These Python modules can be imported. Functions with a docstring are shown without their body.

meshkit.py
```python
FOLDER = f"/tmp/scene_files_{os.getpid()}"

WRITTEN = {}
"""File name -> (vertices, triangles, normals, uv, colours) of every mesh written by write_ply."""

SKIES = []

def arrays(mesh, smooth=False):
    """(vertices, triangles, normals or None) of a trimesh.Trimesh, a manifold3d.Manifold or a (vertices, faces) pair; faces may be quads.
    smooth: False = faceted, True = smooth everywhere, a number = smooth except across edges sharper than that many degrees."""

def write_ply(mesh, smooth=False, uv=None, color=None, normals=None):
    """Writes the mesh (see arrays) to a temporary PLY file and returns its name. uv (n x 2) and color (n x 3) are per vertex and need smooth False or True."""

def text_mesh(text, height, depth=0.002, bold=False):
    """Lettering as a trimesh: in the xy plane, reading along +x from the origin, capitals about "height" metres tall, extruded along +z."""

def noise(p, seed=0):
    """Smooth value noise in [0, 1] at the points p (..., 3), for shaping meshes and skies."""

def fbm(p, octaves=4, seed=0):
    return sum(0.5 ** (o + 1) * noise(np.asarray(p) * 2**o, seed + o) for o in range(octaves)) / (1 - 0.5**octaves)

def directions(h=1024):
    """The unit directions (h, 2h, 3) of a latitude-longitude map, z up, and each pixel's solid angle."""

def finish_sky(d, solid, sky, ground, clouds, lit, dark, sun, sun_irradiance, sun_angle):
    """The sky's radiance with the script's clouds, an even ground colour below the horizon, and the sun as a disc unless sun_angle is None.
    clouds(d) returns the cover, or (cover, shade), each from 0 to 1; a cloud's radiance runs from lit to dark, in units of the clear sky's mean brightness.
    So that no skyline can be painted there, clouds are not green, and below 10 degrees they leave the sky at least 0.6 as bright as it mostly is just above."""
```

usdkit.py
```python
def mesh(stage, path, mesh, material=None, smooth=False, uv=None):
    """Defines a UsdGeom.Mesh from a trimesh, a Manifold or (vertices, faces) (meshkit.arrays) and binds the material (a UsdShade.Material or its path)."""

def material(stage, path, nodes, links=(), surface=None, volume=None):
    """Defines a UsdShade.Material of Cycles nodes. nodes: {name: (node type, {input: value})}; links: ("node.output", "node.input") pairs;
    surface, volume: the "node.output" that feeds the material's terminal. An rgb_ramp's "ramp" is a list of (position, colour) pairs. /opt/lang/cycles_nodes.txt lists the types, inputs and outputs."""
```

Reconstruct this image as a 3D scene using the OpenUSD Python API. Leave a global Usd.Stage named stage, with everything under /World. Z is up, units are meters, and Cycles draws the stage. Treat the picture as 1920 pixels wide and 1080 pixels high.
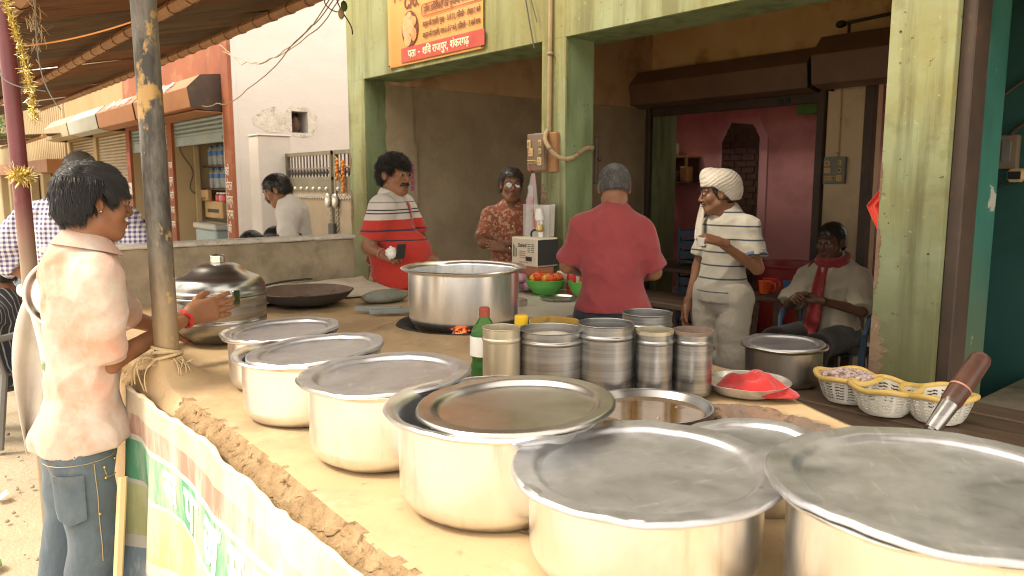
import math, random, glob
import numpy as np, trimesh, usdkit, meshkit
from pxr import Usd, UsdGeom, UsdLux, UsdShade, Gf, Sdf, Vt

stage = Usd.Stage.CreateInMemory()
UsdGeom.Xform.Define(stage, '/World')
UsdGeom.Scope.Define(stage, '/World/Looks')
rng = np.random.default_rng(7)
random.seed(7)

# ------------------------------------------------------------------ camera, sky, sun, exposure
PITCH, YAW = math.atan(195 / 1440.0), math.radians(40)
Fh = np.array([-math.cos(YAW), math.sin(YAW), 0]); RIGHT = np.array([math.sin(YAW), math.cos(YAW), 0])
FWD = Fh * math.cos(PITCH) + np.array([0, 0, -math.sin(PITCH)]); UPV = np.cross(RIGHT, FWD)
cam = UsdGeom.Camera.Define(stage, '/World/camera')
cam.CreateHorizontalApertureAttr(36.0); cam.CreateVerticalApertureAttr(20.25); cam.CreateFocalLengthAttr(27.0)
cam.CreateFStopAttr(7.0); cam.CreateFocusDistanceAttr(2.3); cam.CreateClippingRangeAttr(Gf.Vec2f(0.05, 2000))
cam.AddTransformOp().Set(Gf.Matrix4d(*RIGHT, 0, *UPV, 0, *(-FWD), 0, 0.0, 0.0, 1.5, 1))
cam.CreateExposureAttr(1.30)

SUN_DIR = np.array([-0.42, -0.62, 0.95]); SUN_DIR /= np.linalg.norm(SUN_DIR)      # hazy sun over the street, behind the stall's customers
sky = UsdLux.DomeLight.Define(stage, '/World/sky')
sky_mat = usdkit.material(stage, '/World/Looks/sky', {
    'sky': ('sky_texture', dict(sky_type='single_scattering', sun_disc=False, sun_elevation=math.asin(SUN_DIR[2]), sun_rotation=math.atan2(SUN_DIR[0], SUN_DIR[1]), aerosol_density=2.0)),
    'tc': ('texture_coordinate', {}), 'n': ('noise_texture', dict(scale=2.2, detail=4.0)),
    'r': ('rgb_ramp', dict(ramp=[(0.0, (0.62,) * 3), (0.45, (0.8,) * 3), (0.75, (0.95,) * 3)])),
    'bw': ('rgb_to_bw', {}),
    'mx': ('mix_color', dict(b=(8.7, 7.8, 6.5), use_clamp=False)),
    'bg': ('background_shader', dict(strength=0.14))},
    [('tc.generated', 'n.vector'), ('n.fac', 'r.fac'), ('r.color', 'bw.color'), ('bw.val', 'mx.fac'), ('sky.color', 'mx.a'), ('mx.result', 'bg.color')], surface='bg.background')
UsdShade.MaterialBindingAPI.Apply(sky.GetPrim()).Bind(sky_mat)
sky.GetPrim().SetCustomDataByKey('kind', 'structure'); sky.GetPrim().SetCustomDataByKey('label', 'pale hazy sky over the street'); sky.GetPrim().SetCustomDataByKey('category', 'sky')
sun = UsdLux.DistantLight.Define(stage, '/World/sun')
sun.CreateIntensityAttr(0.45); sun.CreateAngleAttr(16.0); sun.CreateColorAttr(Gf.Vec3f(1.0, 0.90, 0.72)); sun.GetPrim().CreateAttribute('inputs:normalize', Sdf.ValueTypeNames.Bool).Set(True)
_z = SUN_DIR; _x = np.cross([0, 0, 1.0], _z); _x /= np.linalg.norm(_x); _y = np.cross(_z, _x)
sun.AddTransformOp().Set(Gf.Matrix4d(*_x, 0, *_y, 0, *_z, 0, 0, 0, 10, 1))

# ------------------------------------------------------------------ object helpers
_used = {}
def numbered(parent, name):
    k = (parent, name); n = _used.get(k, 0); _used[k] = n + 1
    return name if n == 0 else f'{name}_{n:03d}'
class T:
    """A thing or a part: its prim path and its origin in the world (thing frames are only moved and turned about z)."""
    def __init__(s, path, loc=(0, 0, 0), rz=0.0):
        s.path, s.loc, s.rz = path, np.array(loc, float), rz
def data(prim, label=None, cat=None, group=None, kind=None):
    for k, v in (('label', label), ('category', cat), ('group', group), ('kind', kind)):
        if v: prim.SetCustomDataByKey(k, v)
def thing(name, label, cat, loc=(0, 0, 0), rz=0.0, group=None, kind=None):
    p = '/World/' + numbered('/World', name)
    x = UsdGeom.Xform.Define(stage, p); x.AddTranslateOp().Set(Gf.Vec3d(*map(float, loc))); x.AddRotateZOp().Set(math.degrees(rz))
    data(x.GetPrim(), label, cat, group, kind)
    return T(p, loc, rz)
def arr(mesh):
    if isinstance(mesh, (tuple, list)) and len(mesh) == 2 and not isinstance(mesh[0], trimesh.Trimesh): return trimesh.Trimesh(np.asarray(mesh[0], float), tri(mesh[1]), process=False)
    if isinstance(mesh, list): return trimesh.util.concatenate([arr(m) for m in mesh])
    return mesh
def tri(f):
    f = np.asarray(f, int)
    return np.vstack([f[:, [0, 1, 2]], f[:, [0, 2, 3]]]) if f.shape[1] == 4 else f
def obj(name, mesh, mat, parent=None, smooth=30, label=None, cat=None, group=None, kind=None, world=True, paint=None):
    """ONE mesh prim. With world=True the vertices are world coordinates and are taken into the parent's frame."""
    m = arr(mesh)
    base = parent.path if parent else '/World'
    p = base + '/' + numbered(base, name)
    if parent is not None and world:
        v = np.array(m.vertices) - parent.loc
        c, s = math.cos(-parent.rz), math.sin(-parent.rz)
        v = np.stack([c * v[:, 0] - s * v[:, 1], s * v[:, 0] + c * v[:, 1], v[:, 2]], 1)
        m = trimesh.Trimesh(v, m.faces, process=False)
    g = usdkit.mesh(stage, p, m, mat, smooth=(True if paint is not None else smooth))
    if paint is not None:
        for k, val in paint.items():
            val = np.asarray(val, np.float32)
            if val.ndim == 1: UsdGeom.PrimvarsAPI(g).CreatePrimvar(k, Sdf.ValueTypeNames.FloatArray, 'vertex').Set(Vt.FloatArray.FromNumpy(val))
            else: UsdGeom.PrimvarsAPI(g).CreatePrimvar(k, Sdf.ValueTypeNames.Color3fArray, 'vertex').Set(Vt.Vec3fArray.FromNumpy(val))
    data(g.GetPrim(), label, cat, group, kind)
    return T(p, parent.loc if parent else (0, 0, 0), parent.rz if parent else 0.0)
def dup(src, loc, rz=0.0, label=None, group=None):
    """A copy of a thing, instanced, under the next number."""
    prim = stage.GetPrimAtPath(src.path); was = prim.GetCustomData()
    name = src.path.rpartition('/')[2]
    t = thing(name, label or was['label'], was['category'], loc, rz, group or was.get('group'))
    q = stage.GetPrimAtPath(t.path); q.GetReferences().AddInternalReference(Sdf.Path(src.path)); q.SetInstanceable(True)
    return t

# ------------------------------------------------------------------ shape helpers
def box(x0, x1, y0, y1, z0, z1):
    m = trimesh.creation.box([x1 - x0, y1 - y0, z1 - z0]); m.apply_translation([(x0 + x1) / 2, (y0 + y1) / 2, (z0 + z1) / 2]); return m
def cbox(x0, x1, y0, y1, z0, z1, c=0.006):
    """Box with chamfered edges (hull of three slabs)."""
    x0, x1, y0, y1, z0, z1 = min(x0, x1), max(x0, x1), min(y0, y1), max(y0, y1), min(z0, z1), max(z0, z1)
    c = min(c, (x1 - x0) / 3, (y1 - y0) / 3, (z1 - z0) / 3)
    p = []
    for a, b, d in ((0, c, c), (c, 0, c), (c, c, 0)):
        for x in (x0 + a, x1 - a):
            for y in (y0 + b, y1 - b):
                for z in (z0 + d, z1 - d): p.append((x, y, z))
    return trimesh.Trimesh(np.array(p)).convex_hull
def rotm(m, ang, axis, point=(0, 0, 0)):
    m = m.copy(); m.apply_transform(trimesh.transformations.rotation_matrix(ang, axis, point)); return m
def moved(m, v):
    m = m.copy(); m.apply_translation(v); return m
def grid_faces(nu, nv, wrap=False):
    i, j = np.meshgrid(np.arange(nu - (0 if wrap else 1)), np.arange(nv - 1), indexing='ij')
    a = i * nv + j; b = ((i + 1) % nu) * nv + j
    return np.stack([a, b, b + 1, a + 1], -1).reshape(-1, 4)
def lathe(profile, n=48, wob=0.0, seed=0, wz=0.0):
    """Revolves (r, z) points about z; wob / wz: dents as a share of the radius / in metres."""
    pr = np.asarray(profile, float); th = np.arange(n) * 2 * np.pi / n
    r = pr[None, :, 0] * np.ones((n, 1)); z = pr[None, :, 1] * np.ones((n, 1))
    if wob or wz:
        q = np.stack([np.cos(th), np.sin(th), np.zeros(n)], 1)
        r = r * (1 + wob * (meshkit.fbm(q * 1.6 + seed * 3.7, 3, seed)[:, None] - .5) * 2)
        rr = pr[None, :, 0] / pr[:, 0].max()
        z = z + wz * rr ** 3 * (meshkit.fbm(q * 2.3 + seed * 1.7 + 9, 3, seed)[:, None] - .5) * 2
    v = np.stack([r * np.cos(th)[:, None], r * np.sin(th)[:, None], z], -1).reshape(-1, 3)
    f = grid_faces(n, len(pr), True)[:, ::1]
    m = trimesh.Trimesh(v, tri(f), process=False)
    m.merge_vertices(); m.update_faces(m.nondegenerate_faces()); m.remove_unreferenced_vertices()
    return m
def roundpts(pts, r, n=4):
    """Rounds the corners of a 2D polyline."""
    pts = [np.array(p, float) for p in pts]; out = [pts[0]]
    for a, b, c in zip(pts, pts[1:], pts[2:]):
        d1, d2 = a - b, c - b; l1, l2 = np.linalg.norm(d1), np.linalg.norm(d2)
        k = min(r, l1 * .45, l2 * .45); p, q = b + d1 / l1 * k, b + d2 / l2 * k
        for t in np.linspace(0, 1, n + 1): out.append((1 - t) ** 2 * p + 2 * t * (1 - t) * b + t * t * q)
    return np.array(out + [pts[-1]])
def tube(path, r, sides=8, caps=True):
    p = np.asarray(path, float); r = np.broadcast_to(np.asarray(r, float), (len(p),))
    t = np.gradient(p, axis=0); t /= np.linalg.norm(t, axis=1, keepdims=True) + 1e-12
    ref = np.array([0, 0, 1.0]) if abs(t[0, 2]) < .9 else np.array([1.0, 0, 0])
    A = []
    a = np.cross(t[0], ref); a /= np.linalg.norm(a)
    for k in range(len(p)):
        a = a - t[k] * (a @ t[k]); a /= np.linalg.norm(a) + 1e-12; A.append(a)
    A = np.array(A); B = np.cross(t, A); th = np.arange(sides) * 2 * np.pi / sides
    v = p[:, None] + r[:, None, None] * (np.cos(th)[None, :, None] * A[:, None] + np.sin(th)[None, :, None] * B[:, None])
    v = v.reshape(-1, 3); n = len(p)
    i, j = np.meshgrid(np.arange(n - 1), np.arange(sides), indexing='ij')
    f = np.stack([i * sides + j, i * sides + (j + 1) % sides, (i + 1) * sides + (j + 1) % sides, (i + 1) * sides + j], -1).reshape(-1, 4)
    f = tri(f)
    if caps:
        v = np.vstack([v, p[:1], p[-1:]]); k = np.arange(sides); a0, a1 = n * sides, n * sides + 1
        f = np.vstack([f, np.stack([np.full(sides, a0), (k + 1) % sides, k], 1), np.stack([np.full(sides, a1), (n - 1) * sides + k, (n - 1) * sides + (k + 1) % sides], 1)])
    return trimesh.Trimesh(v, f, process=False)
def spline(pts, n=24):
    from scipy.interpolate import CubicSpline
    pts = np.asarray(pts, float); t = np.r_[0, np.cumsum(np.linalg.norm(np.diff(pts, axis=0), axis=1))]
    return CubicSpline(t, pts)(np.linspace(0, t[-1], n))
def sag(a, b, d, n=16):
    a, b = np.array(a, float), np.array(b, float); t = np.linspace(0, 1, n)[:, None]
    p = a * (1 - t) + b * t; p[:, 2] -= 4 * d * (t * (1 - t))[:, 0]; return p
def sheet(fn, nu, nv, thick=0.0):
    """Grid surface fn(u, v) -> (n, 3) for u, v in [0, 1]; thick gives it a back."""
    u, v = np.meshgrid(np.linspace(0, 1, nu), np.linspace(0, 1, nv), indexing='ij')
    P = fn(u.ravel(), v.ravel()); f = tri(grid_faces(nu, nv))
    m = trimesh.Trimesh(P, f, process=False)
    if thick:
        n = np.array(m.vertex_normals); Q = P - n * thick; k = len(P)
        idx = np.arange(nu * nv).reshape(nu, nv)
        loop = np.r_[idx[:, 0], idx[-1, 1:], idx[-2::-1, -1], idx[0, -2:0:-1]]; l2 = np.roll(loop, -1)
        side = np.vstack([np.stack([loop, l2 + k, l2], 1), np.stack([loop, loop + k, l2 + k], 1)])
        m = trimesh.Trimesh(np.vstack([P, Q]), np.vstack([f, f[:, ::-1] + k, side]), process=False)
    return m
def blob(c, r, seed=0, amp=.12, sub=2, freq=2.0):
    m = trimesh.creation.icosphere(sub, 1.0); v = np.array(m.vertices)
    v = v * (1 + amp * 2 * (meshkit.fbm(v * freq + seed * 5.3 + 20, 3, seed) - .5))[:, None] * np.array(r) + np.array(c)
    return trimesh.Trimesh(v, m.faces, process=False)

# ------------------------------------------------------------------ lettering (Devanagari is set by hand: i-signs first, half letters cropped)
_fonts = {}
def _font(dev):
    from PIL import ImageFont
    if dev not in _fonts:
        names = glob.glob('/opt/blender-*/*/datafiles/fonts/' + ('NotoSansDevanagari-Regular.woff2' if dev else 'Inter.woff2'))
        _fonts[dev] = ImageFont.truetype(names[0], 96)
    return _fonts[dev]
def letters(text, height, depth=.0015, bold=1, slant=0.0):
    """Text as flat raised letters in the xy plane from the origin. '<' before a letter makes it a half letter."""
    from PIL import Image, ImageDraw
    from shapely import affinity, box as sbox, union_all
    dev = any(ord(ch) > 0x900 for ch in text)
    W = Image.new('L', (96 * (len(text) + 2), 220)); x = 20
    run = []
    k = 0
    marks = set('ािीुूृेैोौंँः़्')
    while k < len(text):
        half = text[k] == '<'
        if half: k += 1
        ch = text[k]; k += 1
        pre = ch == 'ि'
        while not pre and k < len(text) and text[k] in marks and text[k] != 'ि': ch += text[k]; k += 1
        fnt = _font(any(ord(c) > 0x900 for c in ch))
        adv = fnt.getlength(ch)
        im = Image.new('L', W.size); ImageDraw.Draw(im).text((x, 140), ch, 255, font=fnt, anchor='ls', stroke_width=bold, stroke_fill=255)
        if half:
            adv *= .62; im.paste(0, (int(x + adv), 0, W.size[0], W.size[1]))
        W.paste(255, (0, 0), im); x += adv
    on = np.pad(np.asarray(W)[:, :int(x) + 30] > 127, ((0, 0), (1, 1))).astype(np.int8)
    rows, st = np.nonzero(np.diff(on, axis=1) == 1); en = np.nonzero(np.diff(on, axis=1) == -1)[1]
    shape = union_all(sbox(st, -rows - 1, en, -rows)).buffer(.8).buffer(-.8).simplify(1.1)
    s = height / 70.0
    shape = affinity.affine_transform(shape, [s, slant * s, 0, s, -20 * s - slant * -140 * s * -1, 140 * s])
    m = trimesh.util.concatenate([trimesh.creation.extrude_polygon(g, depth, engine='earcut') for g in getattr(shape, 'geoms', [shape]) if g.area > 0])
    m.apply_translation([-m.bounds[0][0], 0, 0])
    return m
def onto(m, origin, ex, ey):
    """Takes a mesh from the xy plane (z outwards) onto a plane with axes ex, ey."""
    ex, ey = np.array(ex, float), np.array(ey, float); ex /= np.linalg.norm(ex); ey /= np.linalg.norm(ey); ez = np.cross(ex, ey)
    v = np.array(m.vertices); return trimesh.Trimesh(np.array(origin) + v[:, :1] * ex + v[:, 1:2] * ey + v[:, 2:3] * ez, m.faces, process=False)
def fitw(m, w):
    m = m.copy(); b = m.bounds; m.apply_scale([w / (b[1][0] - b[0][0]), 1, 1]); return m
# ------------------------------------------------------------------ materials
MATS = {}
def mat(name, c1, c2=None, scale=5.0, rough=.7, rough2=None, metallic=0.0, bump=.0, bscale=60.0, bdist=.004, stains=(), coord='object', mscale=(1, 1, 1), spec=.5, detail=5.0, low=.3, high=.7, paint=None, zramp=None, extra=None, bmscale=None, transl=None, sheen=0.0):
    """Principled material: noise between two colours, stain layers (colour, scale, mask from, mask to, strength[, stretch]), grain bump.
    paint: a colour primvar used as base; zramp: (primvar or 'z', stops, constant)."""
    c2 = c2 or c1
    N = {'tc': ('texture_coordinate', {}), 'geo': ('geometry', {}), 'mp': ('mapping', dict(scale=mscale)),
         'n1': ('noise_texture', dict(scale=scale, detail=detail, roughness=.6)), 'r1': ('rgb_ramp', dict(ramp=[(low, c1), (high, c2)])),
         'p': ('principled_bsdf', dict(metallic=metallic, roughness=rough, specular_ior_level=spec, sheen_weight=sheen))}
    src = 'tc.object' if coord == 'object' else 'geo.position'
    L = [(src, 'mp.vector'), ('mp.vector', 'n1.vector'), ('n1.fac', 'r1.fac')]
    col = 'r1.color'
    if paint:
        N['pa'] = ('attribute', dict(attribute=paint)); N['pm'] = ('mix_color', dict(blend_type='multiply', fac=1.0))
        L += [('pa.color', 'pm.a'), (col, 'pm.b')]; col = 'pm.result'
    if zramp:
        what, stops, hard = zramp
        if what == 'z':
            N['zs'] = ('separate_xyz', {}); L += [(src, 'zs.vector')]; zo = 'zs.z'
        elif what == 'x':
            N['zs'] = ('separate_xyz', {}); L += [(src, 'zs.vector')]; zo = 'zs.x'
        else:
            N['zs'] = ('attribute', dict(attribute=what)); zo = 'zs.fac'
        a, b = stops[0][0], stops[-1][0]
        N['zm'] = ('map_range', dict(from_min=a, from_max=b, to_min=0.0, to_max=1.0, clamp=True))
        N['zr'] = ('rgb_ramp', dict(ramp=[((s - a) / (b - a), c) for s, c in stops], interpolate=not hard))
        N['zx'] = ('mix_color', dict(blend_type='multiply', fac=1.0))
        L += [(zo, 'zm.value'), ('zm.result', 'zr.fac'), ('zr.color', 'zx.a'), (col, 'zx.b')]; col = 'zx.result'
    for k, st in enumerate(stains):
        c, sc, lo, hi, strength = st[:5]; ms = st[5] if len(st) > 5 else (1, 1, 1)
        N[f'sm{k}'] = ('mapping', dict(scale=ms, location=(k * 3.1, k * 1.7, k * 2.3)))
        N[f'sn{k}'] = ('noise_texture', dict(scale=sc, detail=6.0, roughness=.65))
        N[f'sr{k}'] = ('map_range', dict(from_min=lo, from_max=hi, to_min=0.0, to_max=strength, clamp=True))
        N[f'sx{k}'] = ('mix_color', dict(b=c))
        L += [(src, f'sm{k}.vector'), (f'sm{k}.vector', f'sn{k}.vector'), (f'sn{k}.fac', f'sr{k}.value'), (f'sr{k}.result', f'sx{k}.fac'), (col, f'sx{k}.a')]; col = f'sx{k}.result'
    if extra: col = extra(N, L, col, src)
    L.append((col, 'p.base_color'))
    if rough2 is not None:
        N['rm'] = ('map_range', dict(from_min=.3, from_max=.7, to_min=rough, to_max=rough2, clamp=True)); L += [('n1.fac', 'rm.value'), ('rm.result', 'p.roughness')]
    if bump:
        N['bm'] = ('mapping', dict(scale=bmscale or mscale)); N['bn'] = ('noise_texture', dict(scale=bscale, detail=6.0, roughness=.65)); N['b'] = ('bump', dict(strength=bump, distance=bdist))
        L += [(src, 'bm.vector'), ('bm.vector', 'bn.vector'), ('bn.fac', 'b.height'), ('b.normal', 'p.normal')]
    out = 'p.BSDF'
    if transl:
        N['tr'] = ('translucent_bsdf', {}); N['tm'] = ('mix_closure', dict(fac=transl)); L += [(col, 'tr.color'), ('p.BSDF', 'tm.closure1'), ('tr.BSDF', 'tm.closure2')]; out = 'tm.closure'
    MATS[name] = usdkit.material(stage, '/World/Looks/' + name, N, L, surface=out)
    return MATS[name]
def spots(pts, color, strength=.85):
    """A local mark in the base colour round given world points (x, y, z, r): soot, spills."""
    def f(N, L, col, src):
        for k, (x, y, z, r, *st_) in enumerate(pts):
            N[f'vd{k}'] = ('vector_math', dict(math_type='distance', vector2=(x, y, z)))
            N[f'vn{k}'] = ('noise_texture', dict(scale=9.0, detail=5.0)); N[f'va{k}'] = ('math', dict(math_type='multiply_add', value2=r * 1.1, value3=-r * .55))
            N[f'vs{k}'] = ('math', dict(math_type='add'))
            N[f'vr{k}'] = ('map_range', dict(from_min=r * .35, from_max=r, to_min=(st_[0] if st_ else strength), to_max=0.0, clamp=True)); N[f'vx{k}'] = ('mix_color', dict(b=color))
            L.extend([('geo.position', f'vd{k}.vector1'), ('geo.position', f'vn{k}.vector'), (f'vn{k}.fac', f'va{k}.value1'), (f'vd{k}.value', f'vs{k}.value1'), (f'va{k}.value', f'vs{k}.value2'),
                      (f'vs{k}.value', f'vr{k}.value'), (f'vr{k}.result', f'vx{k}.fac'), (col, f'vx{k}.a')]); col = f'vx{k}.result'
        return col
    return f

STEW = (-2.658, 1.958); HEARTH2 = (-1.02, 1.60)
mat('dirt', (.39, .31, .205), (.49, .405, .29), 1.3, .95, bump=.5, bscale=35, bdist=.02, coord='position', stains=[((.25, .18, .11), 5, .56, .75, .6), ((.6, .52, .4), 24, .6, .75, .5)])
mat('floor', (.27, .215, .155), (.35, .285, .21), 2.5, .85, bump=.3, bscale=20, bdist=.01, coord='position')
mat('mud', (.43, .295, .155), (.51, .37, .215), 2.2, .88, bump=.22, bscale=45, bdist=.006, coord='position', spec=.25,
    stains=[((.31, .21, .115), 3.0, .52, .70, .6), ((.56, .46, .33), 8, .55, .70, .5), ((.26, .17, .09), 30, .62, .70, .5)],
    extra=spots([(STEW[0], STEW[1], .9, .42), (HEARTH2[0], HEARTH2[1], .9, .26), (-3.68, 1.62, .88, .30), (-1.55, 1.75, .88, .34), (-2.15, 1.36, .88, .16, .3), (-3.0, 1.62, .88, .22, .3), (-1.62, 1.28, .88, .10, .35), (-2.62, 1.32, .88, .12, .25), (-.62, .72, .88, .07, .3), (-1.9, .70, .88, .06, .25), (-3.9, 1.1, .88, .2, .3)], (.13, .085, .05), .75))
mat('mudcrumb', (.30, .19, .095), (.50, .345, .19), 26, .95, bump=1.0, bscale=110, bdist=.012, coord='position', spec=.2, stains=[((.09, .05, .025), 34, .56, .68, .7)])
mat('ash', (.10, .088, .08), (.24, .14, .085), 9, .95, bump=.6, bscale=70, bdist=.006, coord='position', stains=[((.035, .03, .03), 22, .56, .66, .8)])
mat('soot', (.012, .011, .01), (.03, .026, .022), 8, .9)
mat('concrete', (.27, .215, .14), (.37, .31, .215), 4, .92, bump=.5, bscale=50, bdist=.008, coord='position', stains=[((.12, .10, .07), 3, .46, .64, .75), ((.48, .36, .2), 7, .6, .8, .5)])
mat('plasterwhite', (.55, .515, .48), (.60, .565, .53), 1.5, .9, bump=.25, bscale=14, bdist=.012, coord='position', mscale=(1, 1, 2.5), stains=[((.40, .35, .29), 1.3, .55, .8, .5)])
mat('plasterraw', (.52, .48, .42), (.66, .62, .55), 9, .95, bump=.8, bscale=30, bdist=.02, coord='position', stains=[((.30, .26, .21), 14, .52, .66, .8)])
GREEN_ST = [((.28, .245, .07), 1.3, .40, .60, .75), ((.12, .115, .045), 2.4, .48, .62, .8, (3.0, 3.0, .2)), ((.14, .12, .05), 5, .56, .70, .5), ((.46, .44, .28), 22, .63, .67, .7), ((.08, .07, .04), 26, .645, .69, .8)]
def lowdirt(zc, zw, color, s=.8):
    def f(N, L, col, src):
        N['lz'] = ('separate_xyz', {}); N['ln'] = ('noise_texture', dict(scale=3.5, detail=6.0)); N['la'] = ('math', dict(math_type='multiply_add', value2=zw * 2.4, value3=-zw * 1.2)); N['ls'] = ('math', dict(math_type='add'))
        N['lr'] = ('map_range', dict(from_min=zc - zw, from_max=zc + zw, to_min=s, to_max=0.0, clamp=True)); N['lx'] = ('mix_color', dict(b=color))
        L.extend([('geo.position', 'lz.vector'), ('geo.position', 'ln.vector'), ('ln.fac', 'la.value1'), ('lz.z', 'ls.value1'), ('la.value', 'ls.value2'), ('ls.value', 'lr.value'), ('lr.result', 'lx.fac'), (col, 'lx.a')])
        return 'lx.result'
    return f
def hibeam(N, L, col):
    """The beam and pillar tops keep an older olive coat."""
    N['hz'] = ('separate_xyz', {}); N['hn'] = ('noise_texture', dict(scale=1.7, detail=5.0)); N['ha'] = ('math', dict(math_type='multiply_add', value2=1.2, value3=-.6)); N['hs'] = ('math', dict(math_type='add'))
    N['hr'] = ('map_range', dict(from_min=1.9, from_max=2.7, to_min=0.0, to_max=.6, clamp=True)); N['hx'] = ('mix_color', dict(b=(.205, .18, .05)))
    L.extend([('geo.position', 'hz.vector'), ('geo.position', 'hn.vector'), ('hn.fac', 'ha.value1'), ('hz.z', 'hs.value1'), ('ha.value', 'hs.value2'), ('hs.value', 'hr.value'), ('hr.result', 'hx.fac'), (col, 'hx.a')])
    return 'hx.result'
mat('green', (.31, .365, .20), (.37, .42, .25), 2.5, .75, bump=.18, bscale=38, bdist=.006, coord='position', stains=GREEN_ST, extra=lambda N, L, col, src: hibeam(N, L, lowdirt(1.12, .45, (.13, .13, .055), .85)(N, L, col, src)))
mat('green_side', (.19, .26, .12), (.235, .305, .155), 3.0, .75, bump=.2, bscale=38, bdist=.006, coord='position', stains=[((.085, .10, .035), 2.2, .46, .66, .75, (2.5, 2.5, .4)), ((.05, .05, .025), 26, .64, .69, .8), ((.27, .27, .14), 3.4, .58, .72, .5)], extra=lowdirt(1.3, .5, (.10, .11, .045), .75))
mat('ochre', (.72, .47, .17), (.80, .58, .29), 1.4, .85, bump=.2, bscale=30, bdist=.008, coord='position', stains=[((.36, .17, .04), 2.1, .50, .66, .8), ((.74, .62, .42), 5, .56, .70, .5)])
mat('tan', (.58, .40, .23), (.66, .48, .29), 2, .9, bump=.2, bscale=30, bdist=.008, coord='position', stains=[((.34, .20, .09), 2.2, .50, .66, .7)])
mat('cement', (.40, .325, .21), (.48, .395, .265), 1.6, .95, bump=.35, bscale=26, bdist=.008, coord='position', stains=[((.29, .235, .15), 2.0, .46, .66, .7), ((.55, .47, .34), 6, .60, .74, .4)])
mat('pink', (.52, .235, .24), (.59, .28, .28), 2.0, .8, bump=.15, bscale=26, bdist=.006, coord='position', stains=[((.20, .05, .07), 1.7, .5, .75, .5)])
mat('pinklight', (.55, .28, .29), (.60, .32, .33), 2.0, .8, coord='position')
mat('cream', (.68, .54, .34), (.74, .60, .40), 2.0, .85, bump=.15, bscale=26, bdist=.006, coord='position', stains=[((.35, .25, .13), 2.4, .55, .75, .6)], extra=lowdirt(1.1, .35, (.22, .17, .10), .6))
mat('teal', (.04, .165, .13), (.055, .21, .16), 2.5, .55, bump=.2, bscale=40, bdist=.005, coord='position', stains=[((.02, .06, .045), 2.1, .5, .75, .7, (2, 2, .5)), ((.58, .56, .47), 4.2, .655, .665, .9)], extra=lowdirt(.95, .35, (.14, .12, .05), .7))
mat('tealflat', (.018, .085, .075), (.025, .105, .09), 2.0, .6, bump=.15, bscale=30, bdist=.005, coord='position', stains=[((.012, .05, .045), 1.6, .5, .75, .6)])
mat('brick', (.055, .026, .017), (.09, .042, .028), 14, .9, bump=.4, bscale=80, coord='position')
mat('shutterbrown', (.13, .07, .042), (.18, .10, .06), 3, .5, bump=.12, bscale=30, coord='position', stains=[((.20, .15, .11), 5, .6, .8, .4)])
mat('steeldark', (.045, .029, .021), (.075, .046, .032), 6, .5, bump=.15, bscale=60, coord='position', stains=[((.2, .08, .03), 12, .62, .75, .6)])
mat('redwall', (.25, .075, .032), (.32, .105, .045), 1.6, .85, bump=.2, bscale=30, bdist=.008, coord='position', stains=[((.40, .24, .13), 2.3, .54, .70, .6), ((.16, .045, .025), 1.3, .50, .7, .6)])
mat('yellowwall', (.32, .22, .095), (.38, .27, .13), 1.6, .85, bump=.2, bscale=30, bdist=.008, coord='position', stains=[((.40, .26, .1), 2.3, .58, .78, .5)])
mat('creamwall', (.40, .30, .165), (.47, .37, .22), 1.2, .85, coord='position', stains=[((.45, .3, .16), 1.5, .55, .8, .5)], bump=.2, bscale=20)
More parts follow.
